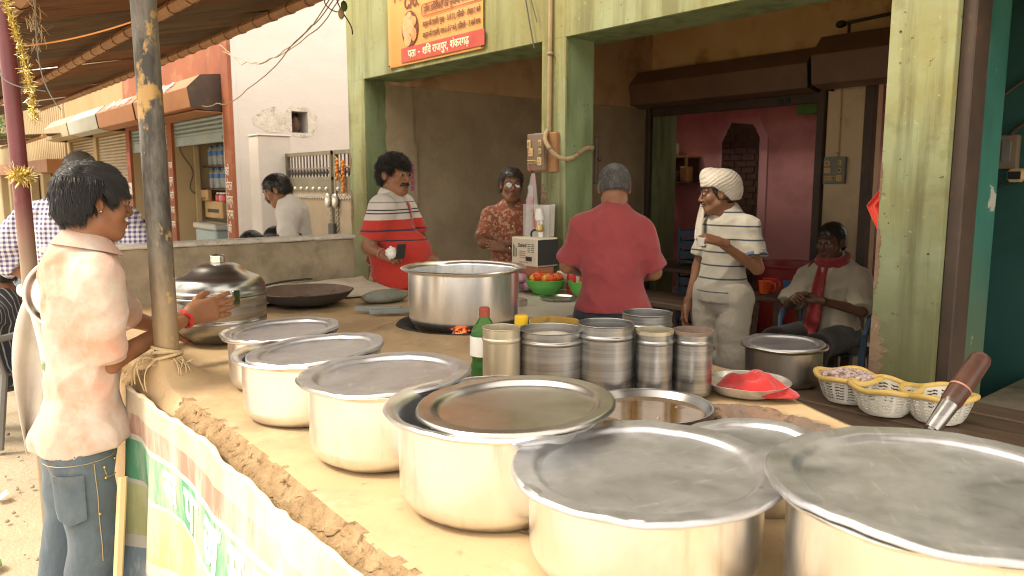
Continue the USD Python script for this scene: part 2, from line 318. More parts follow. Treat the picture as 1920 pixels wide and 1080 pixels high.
mat('hood_orange', (.34, .14, .055), (.40, .18, .075), 3, .6, coord='position', stains=[((.35, .13, .06), 3, .55, .75, .5)])
mat('hood_cream', (.38, .30, .18), (.44, .36, .23), 3, .6, coord='position', stains=[((.42, .32, .2), 3, .55, .75, .5)])
mat('hood_grey', (.34, .35, .30), (.44, .44, .38), 3, .6, coord='position', stains=[((.3, .2, .1), 4, .58, .75, .5)])
mat('slat_blue', (.22, .30, .31), (.28, .36, .36), 5, .55, coord='position', stains=[((.40, .27, .15), 6, .55, .72, .7), ((.62, .6, .5), 14, .68, .72, .6)])
mat('slat_cream', (.34, .27, .175), (.41, .34, .235), 5, .55, coord='position', stains=[((.38, .26, .15), 5, .6, .75, .5)])
mat('paintwhite', (.72, .66, .58), (.78, .73, .66), 20, .8)
mat('paintred', (.42, .05, .035), (.50, .08, .055), 9, .6)
def rust(n, a, b, s=((.22, .085, .03), 2.5, .5, .68, .75, (3, .6, 1))):
    mat(n, a, b, 1.6, .75, metallic=.15, bump=.15, bscale=40, coord='position', mscale=(3, .5, 1), stains=[s, ((.05, .035, .025), 3.2, .52, .7, .7, (2, .5, 1))])
rust('tin_a', (.12, .078, .042), (.20, .14, .08)); rust('tin_b', (.17, .08, .035), (.25, .12, .055)); rust('tin_c', (.09, .065, .04), (.16, .12, .075))
mat('bamboo', (.28, .13, .05), (.40, .21, .085), 6, .6, bump=.15, bscale=40, coord='position', stains=[((.14, .06, .025), 7, .55, .75, .7)])
mat('polesteel', (.13, .115, .095), (.19, .17, .145), 7, .42, rough2=.6, metallic=.35, bump=.1, bscale=50, coord='position', mscale=(2, 2, .6), stains=[((.03, .027, .024), 3.2, .50, .62, .85, (3, 3, .8)), ((.45, .28, .10), 9, .57, .62, .9, (1, 1, .7))], extra=lowdirt(1.10, .22, (.46, .30, .125), .62))
mat('maroon', (.12, .025, .03), (.17, .04, .045), 6, .4, bump=.1, bscale=50, coord='position', stains=[((.30, .2, .12), 9, .62, .7, .6)], extra=lowdirt(1.3, .16, (.33, .26, .17), .8))
mat('alu', (.83, .838, .845), (.90, .905, .91), 3.0, .22, rough2=.34, metallic=1.0, bump=.05, bscale=55, bdist=.002, mscale=(1, 1, .4), stains=[((.60, .58, .55), 4, .52, .7, .45), ((.50, .46, .40), 6, .58, .68, .45, (5, 5, .6))], extra=lowdirt(.897, .016, (.34, .30, .24), .75))
mat('alulid', (.41, .405, .42), (.58, .575, .59), 7.0, .34, rough2=.50, metallic=1.0, bump=.10, bscale=26, bdist=.002, bmscale=(1, 5, 1), stains=[((.30, .295, .28), 6, .50, .68, .55), ((.70, .69, .67), 14, .58, .70, .5, (1, 5, 1)), ((.26, .25, .23), 22, .62, .70, .5, (4, 1, 1))])
mat('lidsmooth', (.38, .365, .34), (.48, .465, .44), 3.0, .24, rough2=.36, metallic=1.0, bump=.05, bscale=12, bdist=.003, stains=[((.3, .27, .22), 3, .5, .8, .4)])
mat('steelbrushed', (.34, .335, .325), (.44, .435, .42), 2.0, .24, rough2=.36, metallic=1.0, bump=.05, bscale=3, bdist=.002, mscale=(.4, .4, 14), bmscale=(.5, .5, 60), stains=[((.22, .2, .18), 3, .52, .72, .5)])
mat('steel', (.56, .55, .53), (.66, .65, .63), 3.0, .14, rough2=.22, metallic=1.0, bump=.03, bscale=30, bdist=.002)
mat('chrome', (.75, .75, .74), None, 3.0, .08, metallic=1.0)
mat('steelworn', (.30, .295, .29), (.47, .465, .455), 1.0, .24, rough2=.42, metallic=1.0, bump=.05, bscale=3, bdist=.002, mscale=(.3, .3, 30), bmscale=(.5, .5, 60), stains=[((.17, .08, .035), 7, .66, .76, .85), ((.28, .26, .24), 2.4, .5, .75, .5, (.3, .3, 6))])
mat('steelrust', (.50, .43, .30), (.62, .56, .44), 4.0, .35, metallic=.85, stains=[((.25, .13, .04), 8, .54, .68, .85)])
mat('grease', (.30, .17, .035), (.46, .30, .06), 9, .3, bump=.2, bscale=60, stains=[((.12, .05, .02), 12, .55, .7, .8)])
mat('iron', (.022, .02, .019), (.05, .045, .042), 7, .5, metallic=.4, bump=.3, bscale=50)
mat('ironpan', (.12, .078, .055), (.20, .14, .105), 6, .7, bump=.2, bscale=40, stains=[((.035, .025, .02), 7, .56, .7, .85)])
mat('stone', (.17, .185, .15), (.25, .26, .215), 8, .85, bump=.4, bscale=60, stains=[((.07, .075, .06), 14, .58, .7, .7)])
mat('slate', (.22, .25, .245), (.30, .325, .315), 12, .85, bump=.3, bscale=60)
mat('wood', (.065, .038, .022), (.12, .075, .045), 3, .6, bump=.3, bscale=24, bdist=.004, coord='position', mscale=(1.2, 9, 9), stains=[((.2, .14, .09), 4, .6, .75, .4)])
mat('wood2', (.085, .05, .03), (.15, .095, .06), 3, .55, bump=.3, bscale=24, bdist=.004, coord='position', mscale=(1.2, 9, 9))
mat('wooddark', (.05, .03, .018), (.09, .055, .033), 3, .6, bump=.3, bscale=24, bdist=.004, mscale=(1.2, 9, 9))
mat('handlewood', (.042, .018, .012), (.085, .034, .022), 5, .35, bump=.1, bscale=40, mscale=(6, 6, 1))
mat('tile', (.46, .43, .36), (.54, .50, .43), 3, .35, coord='position', stains=[((.3, .25, .18), 5, .55, .75, .5)])
mat('blackface', (.035, .028, .02), (.07, .055, .04), 5, .85, bump=.4, bscale=40, coord='position', stains=[((.22, .19, .14), 8, .62, .76, .6, (1, 1, .5))])
mat('yellowplastic', (.75, .47, .02), None, 5, .35); mat('yellowrim', (.74, .50, .14), (.8, .56, .18), 5, .45)
mat('whiteplastic', (.74, .72, .64), (.8, .78, .7), 5, .45)
mat('greenplastic', (.14, .52, .10), (.2, .58, .14), 5, .35, transl=.35)
mat('redplastic', (.58, .02, .02), (.64, .035, .03), 5, .35); mat('blueplastic', (.05, .16, .42), None, 5, .4); mat('bluedark', (.03, .055, .10), (.045, .08, .13), 5, .45)
mat('knifeblue', (.03, .30, .48), None, 5, .4); mat('blackplastic', (.02, .02, .02), None, 5, .4); mat('greyplastic', (.17, .165, .155), (.22, .215, .2), 9, .45)
mat('onion', (.38, .14, .23), (.62, .40, .46), 22, .4, mscale=(1, 1, .3)); mat('tomato', (.62, .06, .015), (.7, .14, .02), 8, .25); mat('tomato_orange', (.72, .28, .02), (.76, .36, .03), 8, .3)
mat('chilli', (.22, .42, .05), (.34, .52, .08), 8, .35); mat('choppedonion', (.50, .34, .33), (.72, .60, .55), 60, .6)
mat('boxcream', (.66, .60, .46), (.72, .66, .52), 6, .5, stains=[((.24, .11, .04), 9, .66, .74, .9)])
mat('print_dark', (.05, .045, .04), None, 5, .7); mat('print_red', (.55, .08, .05), None, 5, .7); mat('print_maroon', (.13, .03, .02), None, 5, .7); mat('print_cream', (.82, .72, .48), None, 5, .7)
mat('brickbase', (.40, .16, .09), (.46, .2, .12), 8, .9, bump=.4)
mat('paper', (.60, .56, .49), (.66, .62, .56), 5, .85)
def newsprint(N, L, col, src):
    N['nb'] = ('brick_texture', dict(scale=14.0, mortar_size=.012, brick_width=.9, row_height=.11, color1=(.30, .29, .27), color2=(.44, .42, .39), mortar=(.64, .60, .53)))
    N['nm'] = ('mapping', dict(rotation=(math.pi / 2, 0, 0))); N['nx'] = ('mix_color', dict(fac=.5))
    L.extend([(src, 'nm.vector'), ('nm.vector', 'nb.vector'), (col, 'nx.a'), ('nb.color', 'nx.b')]); return 'nx.result'
mat('newsprint', (.62, .58, .51), (.68, .64, .57), 5, .85, extra=newsprint)
mat('bulbwhite', (.82, .80, .76), None, 5, .3)
mat('banneryellow', (.56, .25, .05), (.62, .32, .085), .9, .6, coord='position', bump=.15, bscale=7, bdist=.02, stains=[((.66, .46, .24), 1.4, .48, .68, .6)])
mat('board', (.20, .145, .10), (.27, .20, .14), 6, .7, mscale=(1, 1, .4)); mat('boardgrey', (.20, .21, .19), (.27, .28, .25), 6, .7)
mat('socket', (.62, .42, .18), (.68, .48, .22), 6, .5); mat('pipe', (.34, .235, .12), (.42, .30, .17), 8, .6, coord='position', stains=[((.15, .1, .05), 9, .55, .7, .6)])
mat('wire', (.06, .045, .035), (.10, .08, .06), 9, .6); mat('rope', (.42, .30, .16), (.55, .42, .25), 60, .95); mat('orangestring', (.55, .22, .05), None, 9, .8); mat('greywire', (.22, .25, .24), None, 9, .5)
mat('marigold', (.62, .20, .03), (.72, .30, .06), 40, .8, transl=.2)
mat('tinsel', (.75, .60, .22), (.9, .80, .42), 60, .22, metallic=1.0)
mat('gatepaint', (.13, .115, .075), (.20, .175, .12), 6, .6, coord='position', stains=[((.30, .24, .15), 5, .55, .75, .6)]); mat('gatedark', (.045, .04, .038), (.07, .06, .055), 6, .6, coord='position')
mat('gatepanel', (.27, .21, .135), (.34, .27, .18), 4, .65, coord='position', stains=[((.14, .105, .07), 5, .6, .74, .7)]); mat('gatesilver', (.58, .55, .48), (.68, .65, .58), 9, .35, metallic=.8)
mat('cardboard', (.40, .26, .12), (.46, .31, .15), 5, .85)
mat('brass', (.55, .40, .16), None, 6, .3, metallic=.9)
mat('leaf', (.10, .20, .04), (.17, .27, .07), 3, .6, transl=.4); mat('bark', (.12, .08, .05), (.2, .14, .09), 9, .9)
MATS['glassgreen'] = usdkit.material(stage, '/World/Looks/glassgreen', {'p': ('principled_bsdf', dict(base_color=(.16, .42, .13), roughness=.10, transmission_weight=.9, ior=1.2))}, surface='p.BSDF')
MATS['bottleclear'] = usdkit.material(stage, '/World/Looks/bottleclear', {'t': ('transparent_bsdf', dict(color=(.82, .86, .86))), 'p': ('principled_bsdf', dict(base_color=(.62, .66, .64), roughness=.12)), 'm': ('mix_closure', dict(fac=.4))}, [('t.BSDF', 'm.closure1'), ('p.BSDF', 'm.closure2')], surface='m.closure')
MATS['filmclear'] = usdkit.material(stage, '/World/Looks/filmclear', {'t': ('transparent_bsdf', dict(color=(.95, .95, .95))), 'p': ('principled_bsdf', dict(base_color=(.70, .69, .67), roughness=.15)), 'm': ('mix_closure', dict(fac=.22))}, [('t.BSDF', 'm.closure1'), ('p.BSDF', 'm.closure2')], surface='m.closure')
MATS['oil'] = usdkit.material(stage, '/World/Looks/oil', {'p': ('principled_bsdf', dict(base_color=(.10, .055, .02), roughness=.06, coat_weight=.6))}, surface='p.BSDF')
MATS['ember'] = usdkit.material(stage, '/World/Looks/ember', {'tc': ('texture_coordinate', {}), 'n': ('noise_texture', dict(scale=60.0, detail=4.0)), 'r': ('rgb_ramp', dict(ramp=[(.42, (.02, .004, .001)), (.55, (.9, .12, .02)), (.7, (1, .42, .1))])), 'p': ('principled_bsdf', dict(base_color=(.03, .02, .02), roughness=.9, emission_strength=.8))}, [('tc.object', 'n.vector'), ('n.fac', 'r.fac'), ('r.color', 'p.emission_color')], surface='p.BSDF')
M = MATS
# ------------------------------------------------------------------ the setting: ground, floor
def ground_fn(u, v):
    x = -70 + 110 * u ** 1.0; y = -60 + 140 * v
    z = -.02 + .035 * (meshkit.fbm(np.stack([x * .7, y * .7, x * 0], 1), 4, 3) - .5)
    return np.stack([x, y, np.minimum(z, -.004)], 1)
obj('ground', sheet(ground_fn, 260, 300), M['dirt'], smooth=True, kind='structure', label='dusty sand-coloured street ground', cat='ground')
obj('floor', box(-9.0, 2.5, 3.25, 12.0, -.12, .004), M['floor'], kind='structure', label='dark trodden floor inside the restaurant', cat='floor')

# ------------------------------------------------------------------ the restaurant
rest = thing('restaurant_building', 'green-painted open-fronted restaurant with square pillars and a dark interior', 'building', (-3.6, 3.4, 0))
Y0, Y1, ZS = 3.40, 3.65, 2.40
def jag_panel(x, pts, th):
    """A plaster patch with a ragged outline on a plane x = const (outline in y, z)."""
    from shapely.geometry import Polygon
    m = trimesh.creation.extrude_polygon(Polygon(pts).buffer(0), th, engine='earcut')
    v = np.array(m.vertices); return trimesh.Trimesh(np.stack([x + v[:, 2], v[:, 0], v[:, 1]], 1), m.faces, process=False)
obj('pillar', cbox(-6.335, -6.045, Y0, Y1, 0, ZS, .002), M['green'], rest)
obj('pillar', cbox(-3.755, -3.535, Y0, Y1, 0, ZS, .002), M['green'], rest)
obj('pillar', cbox(-1.556, -1.290, Y0, 3.90, 0, ZS, .003), M['green'], rest)
# side faces of the pillars carry an older, darker green coat, 3 mm proud
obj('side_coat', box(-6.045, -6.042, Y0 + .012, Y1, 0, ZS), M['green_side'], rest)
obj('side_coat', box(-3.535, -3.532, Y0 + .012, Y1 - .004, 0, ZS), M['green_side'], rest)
obj('front_beam', box(-6.335, 2.6, Y0, Y1, ZS, 3.32), M['green'], rest)
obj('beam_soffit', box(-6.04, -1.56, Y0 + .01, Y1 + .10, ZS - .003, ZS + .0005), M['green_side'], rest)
obj('ceiling', box(-6.3, -1.56, Y1, 7.42, 3.30, 3.45), M['tan'], rest)
obj('side_wall', box(-6.30, -6.06, Y1, 7.42, 0, 2.37), M['cement'], rest)
obj('side_wall', box(-6.30, -6.03, Y1, 7.2, 2.37, 3.30), M['tan'], rest)
r_ = np.random.default_rng(3)
edge = [(3.60 + .02 * r_.random() + (.0 if z > 1.75 else -.03), z) for z in np.linspace(0.0, 2.40, 40)]
patch = edge + [(3.72, 2.43), (3.78, 2.40), (3.84, 2.42), (3.89, 2.36), (3.895, 1.86), (3.93, 1.86), (3.93, 0)]
obj('broken_plaster', jag_panel(-6.058, patch, .022), M['cement'], rest)
# partition with two shutter openings, 3.9 m behind the front
obj('partition', box(-6.06, -5.82, 7.12, 7.42, 0, 2.42), M['green_side'], rest, label='green partition post left of the open inner shutter')
obj('partition', box(-3.79, -3.42, 7.10, 7.42, 0, 2.42), M['cream'], rest, label='cream partition wall carrying the grey switchboard')
obj('partition', box(-6.06, -1.3, 7.20, 7.42, 2.42, 3.30), M['ochre'], rest, label='ochre stained wall above the shutter boxes')
obj('front_strip', box(-6.06, -6.0, 7.116, 7.12, 0, 2.42), M['green'], rest)
for x0, x1 in ((-6.0, -5.93), (-3.88, -3.80), (-3.42, -3.33)):
    obj('shutter_rail', cbox(x0, x1, 7.06, 7.14, 0, 2.42, .008), M['steeldark'], rest)
def hood(x0, x1, yw, zb, zt, d, m, capm, parent):
    """A rolled-shutter box: bent sheet in front of the wall at yw, with end plates."""
    prof = roundpts([(yw, zt), (yw - d * .62, zt - .03), (yw - d, zt - (zt - zb) * .42), (yw - d * .92, zb + .03), (yw - d * .5, zb)], .01, 2)
    n = len(prof); v = np.array([(x, y, z) for x in (x0, x1) for y, z in prof])
    k = np.arange(n - 1); f = np.stack([k, k + 1, k + 1 + n, k + n], 1)
    q = obj('shutter_box', trimesh.Trimesh(v, tri(f)[:, ::-1], process=False), m, parent, smooth=25)
    from shapely.geometry import Polygon
    pl = Polygon(list(prof) + [(yw, zb)])
    for x in (x0, x1):
        e = trimesh.creation.extrude_polygon(pl.buffer(-.004), .008, engine='earcut'); w = np.array(e.vertices)
        obj('end_plate', trimesh.Trimesh(np.stack([x - .004 + w[:, 2], w[:, 0], w[:, 1]], 1), e.faces, process=False), capm, q, smooth=False)
    return q
hood(-6.05, -3.86, 7.20, 2.36, 2.80, .40, M['shutterbrown'], M['steeldark'], rest)
hood(-3.74, -1.6, 7.10, 2.36, 2.86, .44, M['shutterbrown'], M['steeldark'], rest)
obj('shutter_bottom_bar', cbox(-5.92, -3.88, 7.08, 7.13, 2.27, 2.37, .006), M['steeldark'], rest)
for x in (-4.30, -4.22): obj('bar_lock', cbox(x, x + .05, 7.065, 7.08, 2.29, 2.34, .004), M['blackplastic'], rest)
# the pink room behind
obj('room_wall', box(-8.2, -2.4, 9.0, 9.2, 0, 2.9), M['pink'], rest, label='pink back wall of the inner room')
obj('room_wall', box(-8.2, -8.0, 7.42, 9.0, 0, 2.9), M['pink'], rest); obj('room_wall', box(-2.4, -2.2, 7.42, 9.0, 0, 2.9), M['pink'], rest)
obj('room_wall', box(-8.2, -6.3, 7.22, 7.42, 0, 2.9), M['pink'], rest)
obj('room_ceiling', [box(-8.2, -2.2, 7.421, 8.0, 2.9, 3.0), box(-8.2, -2.2, 8.16, 9.2, 2.9, 3.0)], M['pink'], rest)
obj('room_beam', box(-5.15, -4.4, 8.9, 8.997, 2.35, 2.6), M['greenplastic'], rest, label='small green box under the pink room ceiling')
from shapely.geometry import Polygon
def wallpoly(pts, y, th):
    m = trimesh.creation.extrude_polygon(Polygon(pts), th, engine='earcut'); v = np.array(m.vertices)
    return trimesh.Trimesh(np.stack([v[:, 0], y - v[:, 2], v[:, 1]], 1), m.faces[:, ::-1], process=False)
obj('niche_surround', wallpoly([(-6.30, 0), (-6.30, 2.10), (-6.14, 2.36), (-5.72, 2.36), (-5.58, 2.12), (-5.58, 0)], 8.998, .02), M['pinklight'], rest)
nb = wallpoly([(-6.26, 0), (-6.26, 2.06), (-6.12, 2.31), (-5.80, 2.27), (-5.70, 2.10), (-5.70, 0)], 8.976, .012)
nic = obj('blocked_doorway', nb, M['steeldark'], rest, label='dark bricked-up doorway in the pink wall')
for r in range(26):
    for c in range(3):
        x0 = -6.23 + c * .19 - (.08 if r % 2 else 0); x1 = x0 + .18; z0 = .05 + r * .084
        lo, hi = -6.25 + max(0, (z0 - 2.0)) * .5, -5.715 - max(0, z0 - 2.05) * .4
        x0, x1 = max(x0, lo), min(x1, hi)
        if x1 - x0 > .04: obj('brick', box(x0, x1, 8.952 - .006 * random.random(), 8.966, z0, z0 + .072), M['brick'], nic, smooth=False)

def face_patch(pts, m, nm='peeled_patch', th=.004, y=Y0):
    from shapely.geometry import Polygon as PG
    g = trimesh.creation.extrude_polygon(PG(pts).buffer(0), th, engine='earcut'); v = np.array(g.vertices)
    obj(nm, trimesh.Trimesh(np.stack([v[:, 0], y + .001 - v[:, 2], v[:, 1]], 1), g.faces[:, ::-1], process=False), m, rest, smooth=False)
mat('peelbrown', (.20, .13, .08), (.32, .22, .14), 14, .95, bump=.8, bscale=60, coord='position', stains=[((.42, .36, .24), 20, .56, .66, .7)])
pr_ = np.random.default_rng(17)
def ragged(x0, z0, z1, w, n=26):
    zs = np.linspace(z0, z1, n); k = np.sin(np.pi * (zs - z0) / (z1 - z0)) ** .6
    return [(x0, z0)] + [(x0 + w * (.25 + .75 * kk) * (.55 + .75 * pr_.random()), z) for z, kk in zip(zs, k)] + [(x0, z1)]
face_patch(ragged(-1.556, .60, .92, .065), M['peelbrown']); face_patch(ragged(-1.556, 1.02, 1.34, .022, 34), M['peelbrown']); face_patch(ragged(-1.556, 1.42, 1.60, .010, 20), M['peelbrown'])
face_patch(ragged(-3.755, 1.28, 1.50, .05, 24), M['peelbrown']); face_patch(ragged(-6.335, 1.15, 1.45, .05, 24), M['peelbrown']); face_patch(ragged(-6.335, 1.62, 1.78, .03, 18), M['peelbrown'])
for k in range(9):
    x, z = -1.54 + .22 * pr_.random(), .9 + 1.4 * pr_.random(); r = .002 + .004 * pr_.random()
    face_patch([(x + r * math.cos(a) * (.7 + .5 * pr_.random()), z + r * math.sin(a) * (.7 + .6 * pr_.random())) for a in np.linspace(0, 6.28, 9)[:-1]], M['steeldark' if k % 3 else 'peelbrown'], 'chip', .003)
# ------------------------------------------------------------------ the teal shop on the right
teal = thing('teal_shop', 'teal-painted shop bay beyond the right pillar with peeling paint', 'building', (-.6, 4.2, 0))
obj('shutter_rail', cbox(-1.290, -1.235, 3.44, 3.60, 0, 2.40, .006), M['steeldark'], teal)
obj('side_wall', box(-1.290, -1.270, 3.60, 3.92, 0, 3.3), M['teal'], teal)
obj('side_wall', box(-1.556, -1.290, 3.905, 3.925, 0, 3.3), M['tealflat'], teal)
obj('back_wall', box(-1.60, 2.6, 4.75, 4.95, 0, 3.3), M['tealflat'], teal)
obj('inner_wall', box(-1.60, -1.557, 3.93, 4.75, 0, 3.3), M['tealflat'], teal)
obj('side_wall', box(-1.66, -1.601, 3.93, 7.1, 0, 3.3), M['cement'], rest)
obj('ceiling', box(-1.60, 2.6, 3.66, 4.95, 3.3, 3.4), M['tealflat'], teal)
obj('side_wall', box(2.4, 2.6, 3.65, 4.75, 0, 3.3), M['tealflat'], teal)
obj('floor_slab', box(-1.27, 2.4, 3.42, 4.75, .004, .50), M['concrete'], teal)

# ------------------------------------------------------------------ white house side wall with a hole, gate pier and gate
wh = thing('white_house', 'tall white rendered house wall with a rough square hole', 'building', (-9.13, 5.5, 0))
hy0, hy1, hz0, hz1 = 4.12, 4.33, 2.13, 2.39
for k, b in enumerate((box(-9.5, -9.13, 3.46, hy0, 0, 6), box(-9.5, -9.13, hy1, 9, 0, 6), box(-9.5, -9.13, hy0, hy1, 0, hz0), box(-9.5, -9.13, hy0, hy1, hz1, 6))):
    obj('wall', b, M['plasterwhite'], wh)
obj('hole_back', box(-9.5, -9.40, hy0, hy1, hz0, hz1), M['steeldark'], wh)
obj('hole_rubble', blob((-9.22, 4.19, 2.22), (.09, .07, .11), 4, .25), M['brick'], wh)
th = np.linspace(0, 2 * np.pi, 60, endpoint=False)
def rag(cy, cz, ry, rz, s): return [(cy + ry * np.cos(t) * (1 + .35 * (meshkit.fbm(np.array([[np.cos(t) * 1.5 + s, np.sin(t) * 1.5, s]]), 3, 2)[0] - .5) * 2), cz + rz * np.sin(t) * (1 + .35 * (meshkit.fbm(np.array([[np.cos(t) * 1.5, np.sin(t) * 1.5 + s, s + 4]]), 3, 5)[0] - .5) * 2)) for t in th]
from shapely.geometry import box as sbox
hole2d = sbox(hy0, hz0, hy1, hz1)
for nm, pts in (('raw_patch', rag(3.90, 2.27, .24, .15, 1.0)), ('raw_patch', rag(4.23, 2.27, .20, .20, 2.0))):
    pl = Polygon(pts).buffer(0).difference(hole2d)
    if nm == 'raw_patch' and pts[0][0] < 4.2: pl = pl.difference(Polygon(rag(4.23, 2.27, .20, .20, 2.0)).buffer(.004))
    for g in getattr(pl, 'geoms', [pl]):
        m = trimesh.creation.extrude_polygon(g, .008, engine='earcut'); v = np.array(m.vertices)
        obj(nm, trimesh.Trimesh(np.stack([-9.13 + v[:, 2] - .004, v[:, 0], v[:, 1]], 1), m.faces, process=False), M['plasterraw'], wh)
obj('house_front', box(-9.5, -9.132, 3.404, 3.46, 0, 6), M['plasterwhite'], wh)
pier = thing('gate_pier', 'white square gate pier in front of the white house', 'pillar', (-8.5, 3.6, 0))
obj('shaft', cbox(-8.70, -8.42, 3.40, 3.78, 0, 2.03, .01), M['plasterwhite'], pier); obj('cap', cbox(-8.71, -8.41, 3.39, 3.79, 2.032, 2.05, .006), M['plasterwhite'], pier)
gate = thing('metal_gate', 'double-leaf metal gate with ornamental bars, studs and riveted panels', 'gate', (-7.4, 3.72, 0))
GX0, GX1, GXM = -8.40, -6.36, -7.27
gy = 3.72
for a, b in ((GX0, GXM - .03), (GXM + .03, GX1)):
    fr = [box(a, b, gy - .02, gy + .02, 1.80, 1.84), box(a, b, gy - .02, gy + .02, 1.54, 1.575), box(a, b, gy - .02, gy + .02, .08, .13)]
    fr += [box(x - .018, x + .018, gy - .022, gy + .022, .05, 1.84) for x in (a + .018, b - .018)]
    obj('frame', fr, M['gatepaint'], gate)
    obj('panel', box(a + .03, b - .03, gy - .006, gy + .006, .12, 1.54), M['gatepanel'], gate)
    obj('cross_rail', box(a + .03, b - .03, gy - .018, gy - .007, 1.43, 1.54), M['gatepaint'], gate)
    n = int((b - a) / .075)
    for k in range(n):
        x = a + .05 + (b - a - .1) * k / (n - 1)
        zz = [1.575, 1.62, 1.66, 1.70, 1.80]; rr = [.010, .022, .011, .012, .011]
        obj('bar', tube([(x, gy, 1.57), (x, gy, 1.595), (x, gy, 1.625), (x, gy, 1.66), (x, gy, 1.70), (x, gy, 1.80)], [.008, .014, .024, .009, .009, .009], 6), M['gatedark'], gate)
    obj('finial_rail', box(a + .03, b - .03, gy - .012, gy + .012, 1.655, 1.672), M['gatepaint'], gate)
    for k in range(int((b - a) / .15)):
        x = a + .09 + k * .15
        obj('stud', moved(trimesh.creation.icosphere(2, .022), (x, gy - .02, 1.45)), M['gatesilver'], gate)
    for k in range(int((b - a) / .055)):
        x = a + .05 + k * .055
        s = spline([(x, gy - .012, 1.34), (x + .03, gy - .014, 1.355), (x + .035, gy - .014, 1.385), (x + .01, gy - .014, 1.39), (x + .005, gy - .014, 1.365), (x + .03, gy - .014, 1.355)], 14)
        obj('scroll', tube(s, .0055, 5), M['gatesilver'], gate)
    for x in ((b - .05) if a == GX0 else (a + .05),):
        for k in range(15): obj('twist', tube([(x - .018, gy - .015, .55 + k * .052), (x + .018, gy - .017, .595 + k * .052)], .009, 5), M['gatesilver'], gate)
        obj('knob', blob((x, gy - .04, 1.33), (.045, .03, .075), 3, .1), M['gatesilver'], gate)
obj('lock_box', cbox(GXM - .06, GXM + .06, gy - .06, gy - .02, .98, 1.10, .008), M['gatedark'], gate)
gar = thing('marigold_garland', 'orange marigold garland strung along the top of the gate', 'garland', (-7.0, 3.69, 1.7))
for k, (x0, z0, x1, z1) in enumerate(((-7.18, 1.78, -6.75, 1.66), (-6.75, 1.66, -6.40, 1.74))):
    obj('string', tube(sag((x0, 3.685, z0), (x1, 3.685, z1), .03), .004, 5), M['marigold'], gar)
for k, x in enumerate((-7.12, -7.0, -6.72, -6.62, -6.45)):
    for j in range(6 if k != 1 else 9): obj('flower', blob((x + .012 * math.sin(j * 2.1), 3.68 - .006 * (j % 2), 1.735 - .036 * j - .02 * (k % 3)), (.02, .018, .022), k * 9 + j, .3, 1), M['marigold'], gar)

# ------------------------------------------------------------------ shop row beyond the house
def shop(name, label, x0, x1, wallm, hoodm, capm, slatm, zsh, zb=2.38, zt=2.80, ztop=4.6, post=.22, closed=False):
    t = thing(name, label, 'shop', ((x0 + x1) / 2, 3.4, 0))
    obj('facade', box(x0, x1, 3.40, 3.75, 2.36, ztop), wallm, t)
    obj('post', box(x0, x0 + post, 3.40, 3.44, 0, 2.36), wallm, t)
    obj('side_wall', box(x0 + .1, x0 + post, 3.441, 5.3, 0, 2.36), M['creamwall'], t)
    obj('back_wall', box(x0 + .1, x1, 5.3, 5.4, 0, 2.6), M['creamwall'], t)
    obj('ceiling', box(x0 + .1, x1, 3.751, 5.3, 2.5, 2.6), M['creamwall'], t)
    h = hood(x0 + .02, x1 - .06, 3.40, zb - .02, zt, .42, hoodm, capm, t)
    k = 0
    z = 2.36
    sh = []
    while z - .055 > zsh + .09:
        obj('slat', tube([(x0 + post, 3.47, z - .028), (x1, 3.47, z - .028)], .030, 6), slatm, t, smooth=60); z -= .055
        k += 1
        if k > 60: break
    obj('bottom_bar', cbox(x0 + post, x1, 3.45, 3.49, zsh, z, .005), slatm, t)
    if not closed: obj('lock', cbox(x1 - .28, x1 - .12, 3.435, 3.45, zsh + .03, zsh + .08, .004), M['blackplastic'], t)
    return t
sA = shop('red_shop', 'red-painted shop with half-raised blue shutter and bottled water inside', -11.75, -9.36, M['redwall'], M['hood_orange'], M['steeldark'], M['slat_blue'], 2.02)
obj('corner_post', box(-9.36, -9.134, 3.36, 3.75, 0, 4.6), M['redwall'], sA)
obj('panel_edge', box(-11.50, -11.44, 3.68, 3.74, 0, 2.36), M['creamwall'], sA)
obj('hood_lower_flap', box(-11.6, -9.40, 3.06, 3.40, 2.345, 2.353), M['hood_orange'], sA)
sB = shop('red_shop', 'red-painted shop with raised blue shutter seen behind the steel post', -13.98, -11.75, M['redwall'], M['hood_orange'], M['steeldark'], M['slat_blue'], 2.0)
sC = shop('ochre_shop', 'ochre shop with closed cream shutter under a grey shutter box', -16.3, -13.98, M['yellowwall'], M['hood_grey'], M['steeldark'], M['slat_cream'], .12, closed=True)
sD = shop('ochre_shop', 'ochre shop with closed cream shutter under a cream shutter box', -18.6, -16.3, M['yellowwall'], M['hood_cream'], M['steeldark'], M['slat_cream'], .12, closed=True)
far = thing('cream_building', 'cream building with fluted front far down the street', 'building', (-26, 3.4, 0))
obj('wall', box(-36, -18.6, 3.40, 8, 0, 3.6), M['creamwall'], far)
for k in range(34): obj('flute', box(-26.6 + k * .235, -26.48 + k * .235, 3.36, 3.398, 2.05, 3.5), M['creamwall'], far)
obj('ledge', box(-30, -18.7, 3.0, 3.36, 1.75, 2.02), M['hood_orange'], far)
for k in range(6): obj('door', box(-29 + k * 1.75, -28 + k * 1.75, 3.375, 3.398, 0, 1.70), M[('slat_cream', 'steeldark', 'slat_blue')[k % 3]], far)
for k in range(6): obj('post', box(-27.9 + k * 1.75, -27.55 + k * 1.75, 3.2, 3.37, 0, 1.74), M['creamwall'], far)
